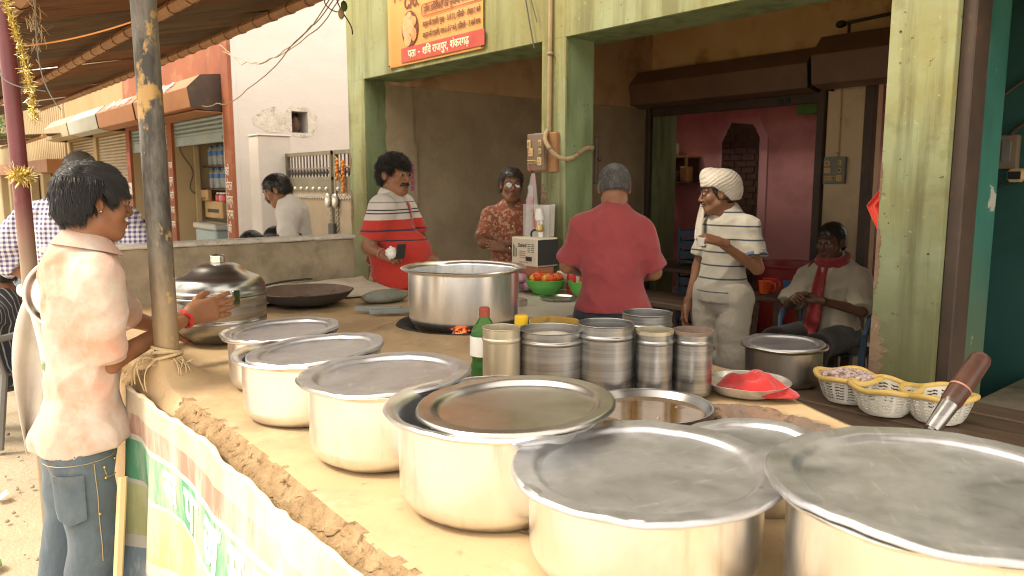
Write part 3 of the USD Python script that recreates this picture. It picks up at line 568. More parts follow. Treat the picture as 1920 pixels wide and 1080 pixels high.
# painted words
def paint_words(txts, h, x, y, z, m, t, ex=(1, 0, 0), ey=(0, 0, 1), nm='lettering', w=None):
    g = letters(txts, h, .0012)
    if w: g = fitw(g, w)
    obj(nm, onto(g, (x, y, z), ex, ey), m, t, smooth=False)
hp = np.array([3.40 - .42 * .62, 2.77]); hq = np.array([3.40 - .42, 2.80 - .44 * .42])
nvec = np.array([0, hq[0] - hp[0], hq[1] - hp[1]]); upv = -nvec / np.linalg.norm(nvec)
paint_words('शॉप', .09, -11.1, hq[0] - .004, hq[1] + .035, M['paintwhite'], sA, (1, 0, 0), upv); 
paint_words('रोजेनेगारी', .15, -11.15, hq[0] - .006, hq[1] + .02, M['paintwhite'], sA, (1, 0, 0), upv, w=.95)
paint_words('देव ने', .16, -13.35, hq[0] - .006, hq[1] + .02, M['paintwhite'], sB, (1, 0, 0), upv, w=.5)
paint_words('आगरा', .16, -12.75, hq[0] - .006, hq[1] + .02, M['paintwhite'], sB, (1, 0, 0), upv, w=.6)
for k, w_ in enumerate(('को', 'मेटल', 'मोलूप', 'राम', 'की', 'दुकान')):
    paint_words(w_, .11, -9.345, 3.358, 1.60 - k * .17, M['paintwhite'], sA, w=.19 if len(w_) > 2 else .11)
for k, w_ in enumerate(('राज', 'कुमा', 'स्टो', 'रस', 'राम')):
    paint_words(w_, .10, -11.72, 3.398, 1.72 - k * .21, M['paintwhite'], sA, w=.16)
for k in range(4): obj('paint_band', box(-13.978, -13.77, 3.3975, 3.3995, .3 + k * .5, .52 + k * .5), M['paintred' if k % 2 else 'paintwhite'], sB, smooth=False)

# ------------------------------------------------------------------ corrugated awning on bamboo
awn = thing('tin_awning', 'rusty corrugated tin awning on bamboo rafters over the stall', 'awning', (-8, 1.5, 2.6))
ZE, SL = 2.83, .235
def rz_(y): return ZE - SL * (2.6 - y)
xs = -2.0; k = 0
while xs > -15.4:
    w = .80; x1 = xs + .05; x0 = xs - w
    nx = 88; X = np.linspace(x0, x1, nx); Yv = np.linspace(.26 - .12 * random.random(), 2.62 + .05 * random.random(), 9)
    lift = .012 * (k % 2) + random.uniform(0, .01); dr = random.uniform(-.012, .012)
    gx, gyv = np.meshgrid(X, Yv, indexing='ij')
    gz = rz_(gyv) + .011 * np.sin(gx * 2 * np.pi / .076) + lift + dr * (gyv - 1.2) + .02 * np.sin(gyv * 1.3 + k)
    v = np.stack([gx, gyv, gz], -1).reshape(-1, 3); f = tri(grid_faces(nx, 9))
    v2 = v + np.array([0, 0, .0015]); m = trimesh.Trimesh(np.vstack([v, v2]), np.vstack([f[:, ::-1], f + len(v)]), process=False)
    obj('tin_sheet', m, M[('tin_a', 'tin_b', 'tin_c', 'tin_a', 'tin_b')[(k * 7) % 5]], awn, smooth=True)
    xs -= w; k += 1
def bamboo(a, b, r, parent, n=None):
    a, b = np.array(a, float), np.array(b, float); L = np.linalg.norm(b - a); n = n or int(L / .30)
    pts, rad = [], []
    for i in range(n):
        t0, t1 = i / n, (i + 1) / n
        for t, q in ((t0 + .002, 1.0), (t0 + (t1 - t0) * .06, .93), (t0 + (t1 - t0) * .5, .92), (t1 - (t1 - t0) * .05, .95), (t1 - .002, 1.10)):
            p = a + (b - a) * t; pts.append(p + np.array([0, .012 * math.sin(t * 9), .016 * math.sin(t * 7 + 1)])); rad.append(r * q * (1.05 - .25 * t))
    return obj('bamboo_rafter', tube(pts, rad, 8), M['bamboo'], parent)
bamboo((-2.1, 2.45, rz_(2.45) - .055), (-15.3, 2.42, rz_(2.42) - .055), .042, awn)
bamboo((-2.1, 1.48, rz_(1.48) - .055), (-12.0, 1.40, rz_(1.40) - .05), .040, awn)
bamboo((-2.1, .66, rz_(.66) - .055), (-15.3, .30, rz_(.30) - .05), .042, awn)
near_awn = thing('tin_awning', 'near tin awning sheet over the stove side, above the picture', 'awning', (-.2, 1.9, 2.7))
for k in range(5):
    x1 = 1.75 - k * .76; X = np.linspace(x1 - .8, x1, 88); Yv = np.linspace(1.25, 2.60, 6); gx, gyv = np.meshgrid(X, Yv, indexing='ij')
    gz = rz_(gyv) + .10 + .011 * np.sin(gx * 2 * np.pi / .076) + .012 * (k % 2); v = np.stack([gx, gyv, gz], -1).reshape(-1, 3); f = tri(grid_faces(88, 6))
    obj('tin_sheet', trimesh.Trimesh(np.vstack([v, v + [0, 0, .0015]]), np.vstack([f[:, ::-1], f + len(v)]), process=False), M[('tin_a', 'tin_c', 'tin_b')[k % 3]], near_awn, smooth=True)
bamboo((-2.1, 2.45, rz_(2.45) + .045), (1.8, 2.45, rz_(2.45) + .045), .04, near_awn); bamboo((-2.1, 1.40, rz_(1.40) + .045), (1.8, 1.40, rz_(1.40) + .045), .04, near_awn)
far_awn = thing('tin_awning', 'distant ragged tin awning beyond the end of the bamboo rafters', 'awning', (-19, 2.4, 2.3))
for k in range(6):
    x1 = -17.0 - k * .95
    X = np.linspace(x1 - 1.0, x1, 60); Yv = np.linspace(.6 + .15 * (k % 2), 3.0 - .12 * (k % 3), 5); gx, gyv = np.meshgrid(X, Yv, indexing='ij')
    gz = 2.46 - .09 * (3.0 - gyv) + .012 * np.sin(gx * 2 * np.pi / .09) + .02 * (k % 2)
    obj('tin_sheet', trimesh.Trimesh(np.stack([gx, gyv, gz], -1).reshape(-1, 3), tri(grid_faces(60, 5)), process=False), M[('tin_a', 'tin_c')[k % 2]], far_awn, smooth=True)
bamboo((-16.8, 2.7, 2.38), (-22.7, 2.7, 2.36), .04, far_awn); bamboo((-16.8, 1.2, 2.24), (-22.7, 1.2, 2.24), .04, far_awn)
tree = thing('street_tree', 'pale green leafy tree glimpsed under the far end of the awning', 'tree', (-27, 1.6, 0))
obj('trunk', tube(spline([(-27, 1.6, 0), (-27.1, 1.5, 1.4), (-26.9, 1.7, 2.6), (-27.2, 1.8, 3.8)], 12), np.linspace(.2, .08, 12), 10), M['bark'], tree)
for k in range(5):
    a = k * 1.26; obj('limb', tube([(-27, 1.65, 2.3 + .15 * k), (-27 + 1.0 * math.cos(a), 1.65 + 1.0 * math.sin(a), 3.3 + .2 * k), (-27 + 1.8 * math.cos(a), 1.65 + 1.8 * math.sin(a), 3.9 + .2 * k)], [.07, .05, .02], 6), M['bark'], tree)
lr = np.random.default_rng(5); C_ = lr.normal(size=(60, 3)); C_ = C_ / np.linalg.norm(C_, axis=1)[:, None] * lr.uniform(.5, 1, (60, 1)) * [2.6, 2.6, 1.5] + [-27, 1.65, 4.2]
cc = C_[lr.integers(0, 60, 5200)] + lr.normal(size=(5200, 3)) * .33
a1 = lr.normal(size=(5200, 3)); a1 /= np.linalg.norm(a1, axis=1)[:, None]; b1 = np.cross(a1, lr.normal(size=(5200, 3))); b1 /= np.linalg.norm(b1, axis=1)[:, None]
lv = np.stack([cc - a1 * .09, cc + b1 * .045, cc + a1 * .09, cc - b1 * .045], 1).reshape(-1, 3)
obj('crown', trimesh.Trimesh(lv, tri(np.arange(len(lv)).reshape(-1, 4)), process=False), M['leaf'], tree, smooth=False)
# ------------------------------------------------------------------ mud counter
ZT = .88
mc = thing('mud_counter', 'long mud-plastered cooking counter with crumbling front edge and two hearths', 'counter', (-1.9, 1.4, 0))
def edge_y(x): return .625 + .02 * np.sin(x * 2.1) - .03 * np.clip((x + 1.6) / 1.6, 0, 1)
INX = [-4.3, -3.2, -2.4, -1.7, -1.28, -1.12, -.92, .9]; INY = [2.42, 2.40, 2.33, 2.22, 2.20, 2.02, 1.92, 1.80]
nx, nt = 640, 150
X = np.linspace(-4.19, .75, nx); Tt = np.linspace(0, 1, nt); gx, gt = np.meshgrid(X, Tt, indexing='ij')
ye = edge_y(gx); yi = np.interp(gx, INX, INY)
yy = np.where(gt < .1, ye - .012, np.where(gt < .28, ye - .012 + (gt - .1) / .18 * .036, ye + .024 + np.clip((gt - .28) / .67, 0, 1) * (yi - ye - .024)))
zz = np.where(gt < .1, gt / .1 * (ZT - .05), np.where(gt < .28, ZT - .05 + .05 * ((gt - .1) / .18) ** 1.15, ZT))
zz = np.where(gt > .95, ZT * (1 - (gt - .95) / .05), zz)
q = np.stack([gx, yy, zz], -1)
crumb = np.exp(-((gt - .175) / .055) ** 2) * (1 - np.exp(-((gx + 2.53) / .22) ** 4) * .85)
d1 = meshkit.fbm(q * 24, 4, 2) - .5; d2 = np.clip(meshkit.fbm(q * 62, 3, 5) - .5, -.2, .5) * 1.3; d3 = meshkit.fbm(q * 3.0, 3, 8) - .5
yy = yy + crumb * (d1 * .036 + d2 * .028); zz = zz + crumb * (d1 * .020 + d2 * .030)
top = np.clip((gt - .22) / .1, 0, 1) * (gt < .951)
zz = zz + top * (d3 * .018 + (meshkit.fbm(q * 11, 3, 4) - .5) * .004)
rS = np.hypot(gx - STEW[0], yy - STEW[1]); rH = np.hypot(gx - HEARTH2[0], yy - HEARTH2[1]); rP = np.hypot(gx + 2.545, yy - .70)
zz = zz + top * (.022 * np.exp(-((rS - .30) / .07) ** 2) - .05 * np.exp(-(rS / .19) ** 4))
zz = zz + top * (.030 * np.exp(-((rH - .20) / .055) ** 2) - .09 * np.exp(-(rH / .15) ** 4) + (d1 * .03 + d2 * .02) * np.exp(-((rH - .17) / .09) ** 2))
zz = zz + np.clip(gt * 8 - .6, 0, 1) * (gt < .951) * .11 * np.exp(-(rP / .075) ** 1.5)
V = np.stack([gx, yy, zz], -1).reshape(-1, 3); F = tri(grid_faces(nx, nt))
fc = V[F].mean(1); tcol = np.repeat(np.repeat(gt[:-1, :-1], 1, 0).reshape(-1)[None], 2, 0).ravel()
fx = gt[:-1, :-1].ravel(); fxx = gx[:-1, :-1].ravel(); jag = meshkit.fbm(np.stack([fxx * 22, fx * 60, fx * 0], 1), 3, 6); sel = (fx > .1) & (fx < .268 + .022 * jag) & ~(np.abs(fxx + 2.50) < .17 + .06 * jag); sel = np.r_[sel, sel]
rH_f = np.hypot(fc[:, 0] - HEARTH2[0], fc[:, 1] - HEARTH2[1]); ash = (rH_f < .215) & ~sel
body = obj('counter_body', trimesh.Trimesh(V, F[~sel & ~ash], process=False), M['mud'], mc, smooth=True)
obj('crumbling_edge', trimesh.Trimesh(V, F[sel], process=False), M['mudcrumb'], mc, smooth=True)
obj('hearth', trimesh.Trimesh(V, F[ash], process=False), M['ash'], mc, smooth=True)
obj('end_face', box(-4.19, -4.17, .64, 2.40, 0, ZT - .01), M['mud'], mc)
for k in range(40):      # crumbs along the edge
    x = random.uniform(-2.4, -.75); r = random.uniform(.003, .009)
    obj('mud_crumb', blob((x, float(edge_y(np.array(x))) + random.uniform(.01, .05), ZT - .012 + r * .4), (r, r, r * .8), k, .3, 1), M['mudcrumb'], mc)
obj('spill', sheet(lambda u, v: np.stack([-1.02 + .05 * np.sqrt(u) * np.cos(v * 6.283) * 1.3, .86 + .022 * np.sqrt(u) * np.sin(v * 6.283), np.full_like(u, ZT + .008)], 1), 4, 14), M['mudcrumb'], mc)
fire = thing('hearth_fire', 'glowing red embers under the tall stew pot', 'fire', (STEW[0] + .22, STEW[1] - .15, ZT))
for k in range(9):
    a = random.uniform(-.85, -.55); r = random.uniform(.20, .262)
    obj('ember', blob((STEW[0] + r * math.cos(a) + .0, STEW[1] + r * math.sin(a), ZT + random.uniform(.002, .022)), (.022, .016, .012), k, .3, 1), M['ember'], fire)
for k in range(2):
    a = -.70 + .07 * (k - 1); p0 = np.array([STEW[0] + .262 * math.cos(a), STEW[1] + .262 * math.sin(a), ZT + .01])
    obj('flame', tube([p0, p0 + [.004, -.004, .018], p0 + [.012 * math.sin(k), -.006, .026 + .008 * (k % 3)]], [.009, .007, .001], 6), M['ember'], fire)
soot = thing('soot_ring', 'black soot ring round the base of the tall stew pot', 'soot', (STEW[0], STEW[1], ZT))
obj('ring', moved(lathe([(.20, -.01), (.225, .004), (.26, .020), (.285, .026), (.30, .020), (.31, .0)], 60, .05, 4, .006), (STEW[0], STEW[1], ZT)), M['soot'], soot, smooth=True)

wall = thing('mud_parapet', 'low rough cement parapet at the far end of the mud counter', 'wall', (-4.28, 1.5, 0))
wv = trimesh.creation.box([.13, 1.62, 1.14]); wv = wv.subdivide_to_size(.06); w_ = np.array(wv.vertices)
w_ = w_ + (meshkit.fbm(w_ * 7 + 11, 3, 1)[:, None] - .5) * np.array([.022, .008, .014])
obj('wall', trimesh.Trimesh(w_ + [-4.265, 1.455, .60], wv.faces, process=False), M['concrete'], wall, smooth=40)
obj('coping', cbox(-4.345, -4.185, .63, 2.28, 1.172, 1.195, .006), M['plasterraw'], wall)

# flour dusting and ash on the counter near the parapet
fl = thing('flour_cloth', 'crumpled pale floury cloth spread before the parapet', 'cloth', (-3.95, 2.0, ZT))
def flour(u, v):
    x = -4.18 + .42 * v; y = 1.15 + 1.15 * u
    return np.stack([x + .03 * np.sin(u * 9), y, ZT + .012 + .035 * (1 - v) ** 2 * (.4 + u) + .03 * (meshkit.fbm(np.stack([x * 9, y * 9, x * 0], 1), 4, 3) - .45)], 1)
obj('cloth', sheet(flour, 60, 30, .003), mat('flour', (.52, .45, .34), (.68, .62, .52), 12, .95, bump=.4, bscale=60), fl, smooth=True)

# ------------------------------------------------------------------ posts
post = thing('steel_post', 'tall worn steel awning post with mud-caked foot', 'post', (-2.545, .70, .0))
obj('shaft', tube([(-2.545, .70, .3), (-2.548, .70, 1.2), (-2.56, .695, rz_(.70) + .02)], .037, 20), M['polesteel'], post)
tw = thing('rope_tie', 'frayed straw rope wound round the foot of the steel post', 'rope', (-2.545, .70, .95))
for k in range(4):
    a = np.linspace(0, 6.6, 26); pp = np.stack([-2.545 + (.043 + .004 * k % .006) * np.cos(a), .70 + .043 * np.sin(a), .945 + .011 * k + .012 * np.sin(a * 1.0 + k)], 1)
    obj('turn', tube(pp, .0055, 6), M['rope'], tw)
for k in range(14):
    a = random.uniform(-2.4, .6); p0 = np.array([-2.545 + .045 * math.cos(a), .70 + .045 * math.sin(a), .955]); d = np.array([math.cos(a), math.sin(a), 0])
    obj('loose_end', tube(spline([p0, p0 + d * .03 + [0, 0, random.uniform(-.02, .02)], p0 + d * random.uniform(.03, .06) + [random.uniform(-.02, .02), random.uniform(-.02, .02), random.uniform(-.10, .0)]], 8), .0022, 4), M['rope'], tw)
mp = thing('maroon_post', 'thin maroon pipe post left of the boy', 'post', (-3.40, .455, 0))
obj('shaft', tube([(-3.40, .46, 0), (-3.402, .46, 1.2), (-3.43, .45, rz_(.45) + .01)], .029, 16), M['maroon'], mp)
tg = thing('tinsel_garland', 'gold tinsel garland hanging down the maroon post', 'garland', (-3.38, .47, 1.9))
tpath = spline([(-3.33, .44, 2.28), (-3.345, .45, 2.16), (-3.35, .478, 2.02), (-3.345, .50, 1.88), (-3.348, .51, 1.74)], 40)
def tinsel(path, n, L, t, nm='strand'):
    tr = np.random.default_rng(n); vs = []
    for k in range(n):
        p = path[tr.integers(0, len(path))] + tr.normal(size=3) * .004; d = tr.normal(size=3); d /= np.linalg.norm(d); s = np.cross(d, tr.normal(size=3)); s /= np.linalg.norm(s)
        l = L * tr.uniform(.5, 1); vs += [p - s * .0012, p + s * .0012, p + d * l + s * .0008, p + d * l - s * .0008]
    obj(nm, trimesh.Trimesh(np.array(vs), tri(np.arange(len(vs)).reshape(-1, 4)), process=False), M['tinsel'], t, smooth=False, kind='stuff')
tinsel(tpath, 1500, .028, tg); obj('cord', tube(tpath, .003, 5), M['tinsel'], tg)
tb = thing('tinsel_bow', 'bright gold tinsel bow tied round the maroon post', 'decoration', (-3.39, .455, 1.53))
tinsel(np.array([[-3.372, .44, 1.535], [-3.37, .47, 1.53], [-3.37, .455, 1.525]]), 420, .05, tb); obj('knot', tube([(-3.40 + .032 * math.cos(a), .458 + .032 * math.sin(a), 1.53) for a in np.linspace(0, 6.28, 16)], .006, 5), M['tinsel'], tb)
gl = thing('grass_tuft', 'dry grass tuft hanging by a wire from the awning', 'grass tuft', (-3.68, .59, 2.1))
gr = np.random.default_rng(8); vs = []
for k in range(60):
    p = np.array([-3.68, .59, 2.12]) + gr.normal(size=3) * [.008, .012, .05]; d = gr.normal(size=3) * [.5, .5, 1]; d /= np.linalg.norm(d)
    s = np.array([.0012, .0012, 0]); vs += [p - s, p + s, p + d * .05 + s * .3, p + d * .05 - s * .3]
obj('blades', trimesh.Trimesh(np.array(vs), tri(np.arange(len(vs)).reshape(-1, 4)), process=False), M['rope'], gl, smooth=False, kind='stuff')
obj('wire', tube(spline([(-3.68, .59, 2.40), (-3.68, .59, 2.02), (-3.675, .60, 1.93), (-3.64, .65, 1.80)], 20), .0025, 5), M['greywire'], gl)
lw = thing('loose_wire', 'thin grey wire curling beside the maroon post', 'wire', (-3.4, .45, 1.9))
obj('wire', tube(spline([(-3.36, .41, 2.02), (-3.37, .405, 1.93), (-3.35, .43, 1.87), (-3.34, .50, 1.845), (-3.34, .55, 1.84)], 24), .0025, 5), M['greywire'], lw)
st = thing('orange_string', 'orange cord stretched under the awning to the steel post', 'string', (-3.2, .6, 2.1))
obj('cord', tube(sag((-4.6, .30, 2.18), (-2.56, .74, 2.02), .07, 30), .003, 5), M['orangestring'], st)
for k, (a, b, d) in enumerate((((-4.75, 2.58, 2.84), (-9.2, 3.34, 3.02), .30), ((-4.6, 2.6, 2.86), (-9.3, 3.34, 3.1), .34), ((-4.9, 2.58, 2.82), (-11.3, 3.37, 2.72), .42), ((-9.2, 3.33, 2.5), (-11.6, 3.34, 2.85), .20))):
    wr = thing('overhead_wire', ('slack wire sagging from the awning edge to the red corner post', 'second slack wire running beside it to the red corner post', 'lowest slack wire crossing the white house wall', 'wire drooping across the red shop front above its shutter box')[k], 'wire', a)
    p = sag(a, b, d, 40); p = p + (meshkit.fbm(p * 2.2 + k, 3, k) - .5)[:, None] * [.02, .02, .12]
    obj('wire', tube(p, .0045, 5), M['pipe' if k < 3 else 'wire'], wr)
hw = thing('hanging_twig', 'withered twig with green leaf dangling on a wire before the white wall', 'twig', (-3.75, 2.0, 2.4))
obj('wire', tube(spline([(-3.80, 1.98, 2.52), (-3.79, 2.0, 2.42), (-3.77, 2.01, 2.385), (-3.74, 2.03, 2.33), (-3.715, 2.03, 2.275)], 24), .0035, 5), M['wire'], hw)
obj('loop', tube(spline([(-3.77, 2.0, 2.40), (-3.83, 1.97, 2.41), (-3.86, 1.95, 2.45), (-3.82, 1.97, 2.47)], 16), .003, 5), M['wire'], hw)
obj('leaf', blob((-3.76, 2.01, 2.42), (.018, .018, .028), 3, .3, 1), M['leaf'], hw); obj('husk', blob((-3.775, 2.0, 2.385), (.016, .016, .03), 5, .3, 1), M['rope'], hw)

# ------------------------------------------------------------------ aluminium pots in a row, with lids
def pot_profile(R, h, flange=.13):
    rb = R * (1 - flange); t = .0035
    out = roundpts([(0, 0), (rb * .90, 0.0), (rb * .992, .024), (rb, .10), (rb, h - .012), (rb + .012, h - .003), (R - .004, h), (R, h - .004), (R - .003, h - .008)], .02, 4)
    inn = roundpts([(rb + .010, h + .001), (rb - t, h - .010), (rb - t, .06), (rb * .8, t), (0, t)], .01, 3)
    top = [(R - .004, h + .0025)]
    prof = np.vstack([out[:-1], [(R + .001, h - .001)], top, inn]); return prof
def make_pot(name, label, x, y, z, R, h, seed, group=None, flange=.13, cat='cooking pot', m='alu'):
    t = thing(name, label, cat, (x, y, z), seed * 1.3, group)
    g = lathe(pot_profile(R, h, flange), 96, .006, seed, .008)
    obj('body', g, M[m], t, smooth=35, world=False)
    return t
def lid_profile(R, depth=.012):
    return np.vstack([roundpts([(0, -depth), (R * .79, -depth), (R * .835, -.001), (R * .985, .001), (R, -.005)], .006, 3), roundpts([(R, -.008), (R * .98, -.003), (R * .84, -.005), (R * .79, -depth - .003), (0, -depth - .003)], .004, 2)])
def make_lid(label, x, y, z, R, seed, tilt=(0, 0), m='alulid', wz=.006):
    t = thing('pot_lid', label, 'pot lid', (x, y, z), seed * .9)
    g = lathe(lid_profile(R), 96, .007, seed, wz * 1.3); v = np.array(g.vertices)
    rr = np.hypot(v[:, 0], v[:, 1]) / R
    v[:, 2] += (meshkit.fbm(v * [9, 9, 0] + seed * 3, 3, seed) - .5) * .004 * (rr < .8)
    v[:, 2] += v[:, 0] * tilt[0] + v[:, 1] * tilt[1]
    c, s = math.cos(-seed * .9), math.sin(-seed * .9); v = np.stack([c * v[:, 0] - s * v[:, 1], s * v[:, 0] + c * v[:, 1], v[:, 2]], 1)
    obj('lid', trimesh.Trimesh(v, g.faces, process=False), M[m], t, smooth=35, world=False); return t
PB = ZT + .006
PL = [(-2.256, .955, .178, .162, 'smallest lidded aluminium pot, farthest in the front row beside the domed vessel'),
      (-1.915, .885, .196, .166, 'second lidded aluminium pot from the far end of the front row'),
      (-1.512, .885, .198, .178, 'third lidded aluminium pot of the front row, before the green bottle'),
      (-1.140, .912, .216, .186, 'fourth aluminium pot of the front row, its loose lid sliding off its left rim'),
      (-.779, .935, .216, .158, 'fifth lidded aluminium pot of the front row, second nearest the camera'),
      (-.394, 1.117, .238, .200, 'largest aluminium pot cut off by the right edge of the picture')]
for k, (x, y, R, h, lab) in enumerate(PL): make_pot('aluminium_pot', lab, x, y, PB, R, h, k + 1)
make_lid('flat aluminium lid on the smallest far pot of the row', -2.252, .957, PB + .171, .176, 1, (.02, .06))
make_lid('slightly tilted aluminium lid on the second far pot', -1.895, .900, PB + .178, .182, 2, (.03, .075))
make_lid('dented aluminium lid on the third pot of the row', -1.508, .887, PB + .187, .196, 3, (.01, .03))
make_lid('smooth brown-reflecting lid lying askew on the fourth pot', -1.110, .940, PB + .194, .194, 4, (.02, .045), 'lidsmooth', .002)
make_lid('large scratched aluminium lid on the fifth pot of the row', -.778, .936, PB + .1655, .219, 5, (0, .02))
make_lid('largest aluminium lid at the right edge of the picture', -.394, 1.118, PB + .2075, .2405, 6, (0, .0))
make_pot('aluminium_pot', 'aluminium pot half hidden behind the two nearest pots', -.83, 1.34, ZT - .045, .165, .135, 9)
make_lid('aluminium lid peeping out between the two nearest pots', -.83, 1.34, ZT - .045 + .146, .160, 8, (0, .02))
make_pot('stew_pot', 'tall open aluminium stew pot standing on the hearth', STEW[0], STEW[1], ZT + .022, .270, .245, 12, flange=.12)
make_pot('aluminium_pot', 'lidded aluminium pot on the wooden plank table beside the turbaned man', -1.784, 3.07, .625, .186, .172, 14, flange=.12)
make_lid('aluminium lid with bent lips on the pot on the plank table', -1.790, 3.075, .625 + .182, .175, 9, (0, .02))

# ------------------------------------------------------------------ domed vessel, griddle, stones
vs_ = thing('domed_vessel', 'round steel steamer with domed lid the boy leans his hand on', 'steamer', (-3.03, 1.04, ZT + .01))
R = .176
obj('base_bowl', lathe(roundpts([(0, 0), (R * .62, 0), (R * .95, .05), (R * 1.0, .085), (R * .99, .092)], .03, 5), 72), M['steelbrushed'], vs_, world=False, smooth=True)
obj('lower_pan', lathe(roundpts([(R * .99, .090), (R * .97, .098), (R * 1.0, .11), (R * 1.0, .165), (R * 1.03, .172), (R * 1.03, .182), (R * .98, .186)], .006, 3), 72), M['steelbrushed'], vs_, world=False, smooth=35)
obj('lid', lathe(roundpts([(R * 1.02, .186), (R * 1.02, .198), (R * .99, .205), (R * .98, .225), (R * .90, .248), (R * .62, .268), (R * .42, .300), (R * .20, .306), (0, .306)], .025, 6), 72), M['steelbrushed'], vs_, world=False, smooth=35)
obj('knob', lathe(roundpts([(.018, .306), (.026, .306), (.026, .334), (.020, .338), (0, .338)], .003, 2), 10), M['chrome'], vs_, world=False, smooth=False)
obj('clamp', cbox(R * .98, R * 1.06, -.015, .015, .15, .215, .004), M['chrome'], vs_, world=False)
kd = thing('iron_griddle', 'shallow blackened iron pan lying by the parapet', 'pan', (-3.68, 1.70, ZT + .012))
obj('pan', lathe(roundpts([(0, 0), (.13, 0), (.20, .025), (.243, .068), (.240, .071), (.195, .033), (.12, .008), (0, .008)], .02, 4), 64, .012, 3, .006), M['ironpan'], kd, world=False, smooth=40)
obj('outer_crust', lathe(roundpts([(0, -.003), (.132, -.003), (.203, .022), (.246, .066)], .02, 4), 64, .012, 3, .006), M['iron'], kd, world=False, smooth=40)
lad = thing('iron_skimmer', 'thin iron skimmer laid across the rim of the blackened pan', 'ladle', (-3.8, 1.6, ZT + .09))
obj('handle', tube(spline([(-3.82, 1.43, .955), (-3.86, 1.62, .985), (-3.87, 1.78, .99)], 14), .006, 6), M['iron'], lad); obj('blade', moved(lathe([(0, 0), (.03, .002), (.035, .006)], 16), (-3.875, 1.80, .985)), M['iron'], lad)
sg = thing('grinding_stone', 'smooth grey-green oval grinding stone', 'stone', (-3.50, 2.06, ZT + .03)); obj('stone', blob((-3.50, 2.06, ZT + .034), (.085, .135, .036), 6, .06, 3, 1.2), M['stone'], sg, smooth=True)
for k, (x, y, a) in enumerate(((-3.22, 1.86, -.05), (-3.12, 1.88, .18))):
    t = thing('slate_strip', ('flat grey stone strip nearer the parapet', 'flat grey stone strip nearer the stew pot')[k], 'stone', (x, y, ZT + .012), a + .9)
    m = cbox(-.11, .11, -.022, .022, 0, .022, .004); obj('strip', m, M['slate'], t, world=False)
pb = thing('plastic_bag', 'crumpled white plastic bag behind the domed vessel', 'bag', (-3.75, 1.16, ZT))
bagm = blob((-3.72, 1.20, ZT + .07), (.10, .14, .09), 3, .35, 4, 3.0); obj('bag', bagm, M['bulbwhite'], pb, smooth=True)
obj('handle', tube(spline([(-3.74, 1.08, .97), (-3.76, 1.04, 1.03), (-3.76, 1.09, 1.05), (-3.74, 1.13, .97)], 16), .014, 6), M['bulbwhite'], pb)
tr_ = thing('steel_dish', 'small steel dish half hidden behind the steel post', 'dish', (-3.35, .93, ZT)); obj('dish', moved(lathe(roundpts([(0, .004), (.085, .004), (.12, .035), (.125, .036), (.088, 0), (0, 0)], .01, 3), 40), (-3.33, .95, ZT + .03)), M['steel'], tr_, smooth=35)
th_ = thing('steel_plate', 'large steel plate hung upright behind the boy', 'plate', (-3.20, .50, 1.15))
pm = lathe(np.array([.70, .9]) * roundpts([(0, 0), (.150, 0), (.163, .022), (.182, .024), (.184, .020), (.164, .018), (.152, -.004), (0, -.004)], .006, 3), 64)
pm = rotm(rotm(pm, math.pi / 2, (0, 1, 0)), -.25, (0, 0, 1)); obj('plate', moved(rotm(pm, -.12, (0, 1, 0)), (-3.13, .525, 1.11)), M['steel'], th_, smooth=35)

# ------------------------------------------------------------------ spice tins, bottle, trays
def jar(label, x, y, R, h, seed, m='steelworn', rimm=None, fill=None, tilt=0.0):
    x, y, h = x * .974, y * .974, h * 1.06
    t = thing('steel_canister', label, 'canister', (x, y, ZT + .008), seed)
    prof = roundpts([(0, 0), (R * .93, 0), (R, .014), (R, h * .80), (R * 1.035, h * .815), (R * 1.035, h * .845), (R * 1.0, h * .86), (R * 1.0, h * .985), (R * 1.03, h * .99), (R * 1.03, h), (R * .97, h), (R * .97, h * .86), (R * .95, h * .45), (0, h * .45)], .004, 3)
    obj('body', lathe(prof, 56, .004, seed), M[m], t, world=False, smooth=35)
    if rimm: obj('rim_crust', lathe([(R * 1.032, h * .95), (R * 1.036, h * 1.002), (R * .965, h * 1.004), (R * .962, h * .88)], 56, .01, seed, .002), M[rimm], t, world=False, smooth=35)
    if fill: obj('contents', blob((0, 0, h * .80), (R * .93, R * .93, h * .13), seed, .12, 3), M[fill], t, world=False, smooth=True)
    return t
jar('rust-stained short steel canister beside the green bottle', -1.732, 1.412, .054, .193, 1, 'steelrust')
jar('widest brushed steel canister, heaped with white flour', -1.667, 1.553, .095, .182, 2, fill='flour')
jar('tall brushed steel canister in the middle with a yellow smear', -1.554, 1.672, .082, .200, 3, fill=None)
jar('narrow steel canister with a greasy rim, second from the right', -1.445, 1.765, .053, .184, 4, rimm='steelrust')
jar('rightmost steel canister with rust-caked rim', -1.385, 1.870, .058, .180, 5, rimm='ironpan')
jar('back steel canister with shiny rim behind the narrow ones', -1.575, 1.885, .076, .205, 6)
jar('back canister with greasy yellow rim behind the flour canister', -1.80, 1.69, .078, .172, 7, rimm='grease')
def bottle(name, label, x, y, z, prof, m, capprof, capm, labelband=None, labm=None, cat='bottle', group=None, lean=0):
    t = thing(name, label, cat, (x, y, z), 0, group)
    obj('body', lathe(prof, 32), M[m], t, world=False, smooth=40); obj('cap', lathe(capprof, 20), M[capm], t, world=False, smooth=35)
    if labelband: obj('label', lathe(labelband, 32), M[labm], t, world=False, smooth=40)
    return t
mat('capred', (.22, .03, .02), (.28, .05, .03), 40, .5); mat('sauce', (.06, .085, .012), (.10, .13, .025), 20, .4)
gp = roundpts([(0, .004), (.028, .004), (.036, .012), (.036, .070), (.031, .085), (.036, .10), (.037, .155), (.034, .175), (.018, .205), (.0125, .215), (.0125, .225), (0, .225)], .01, 4) * np.array([1.18, 1.0])
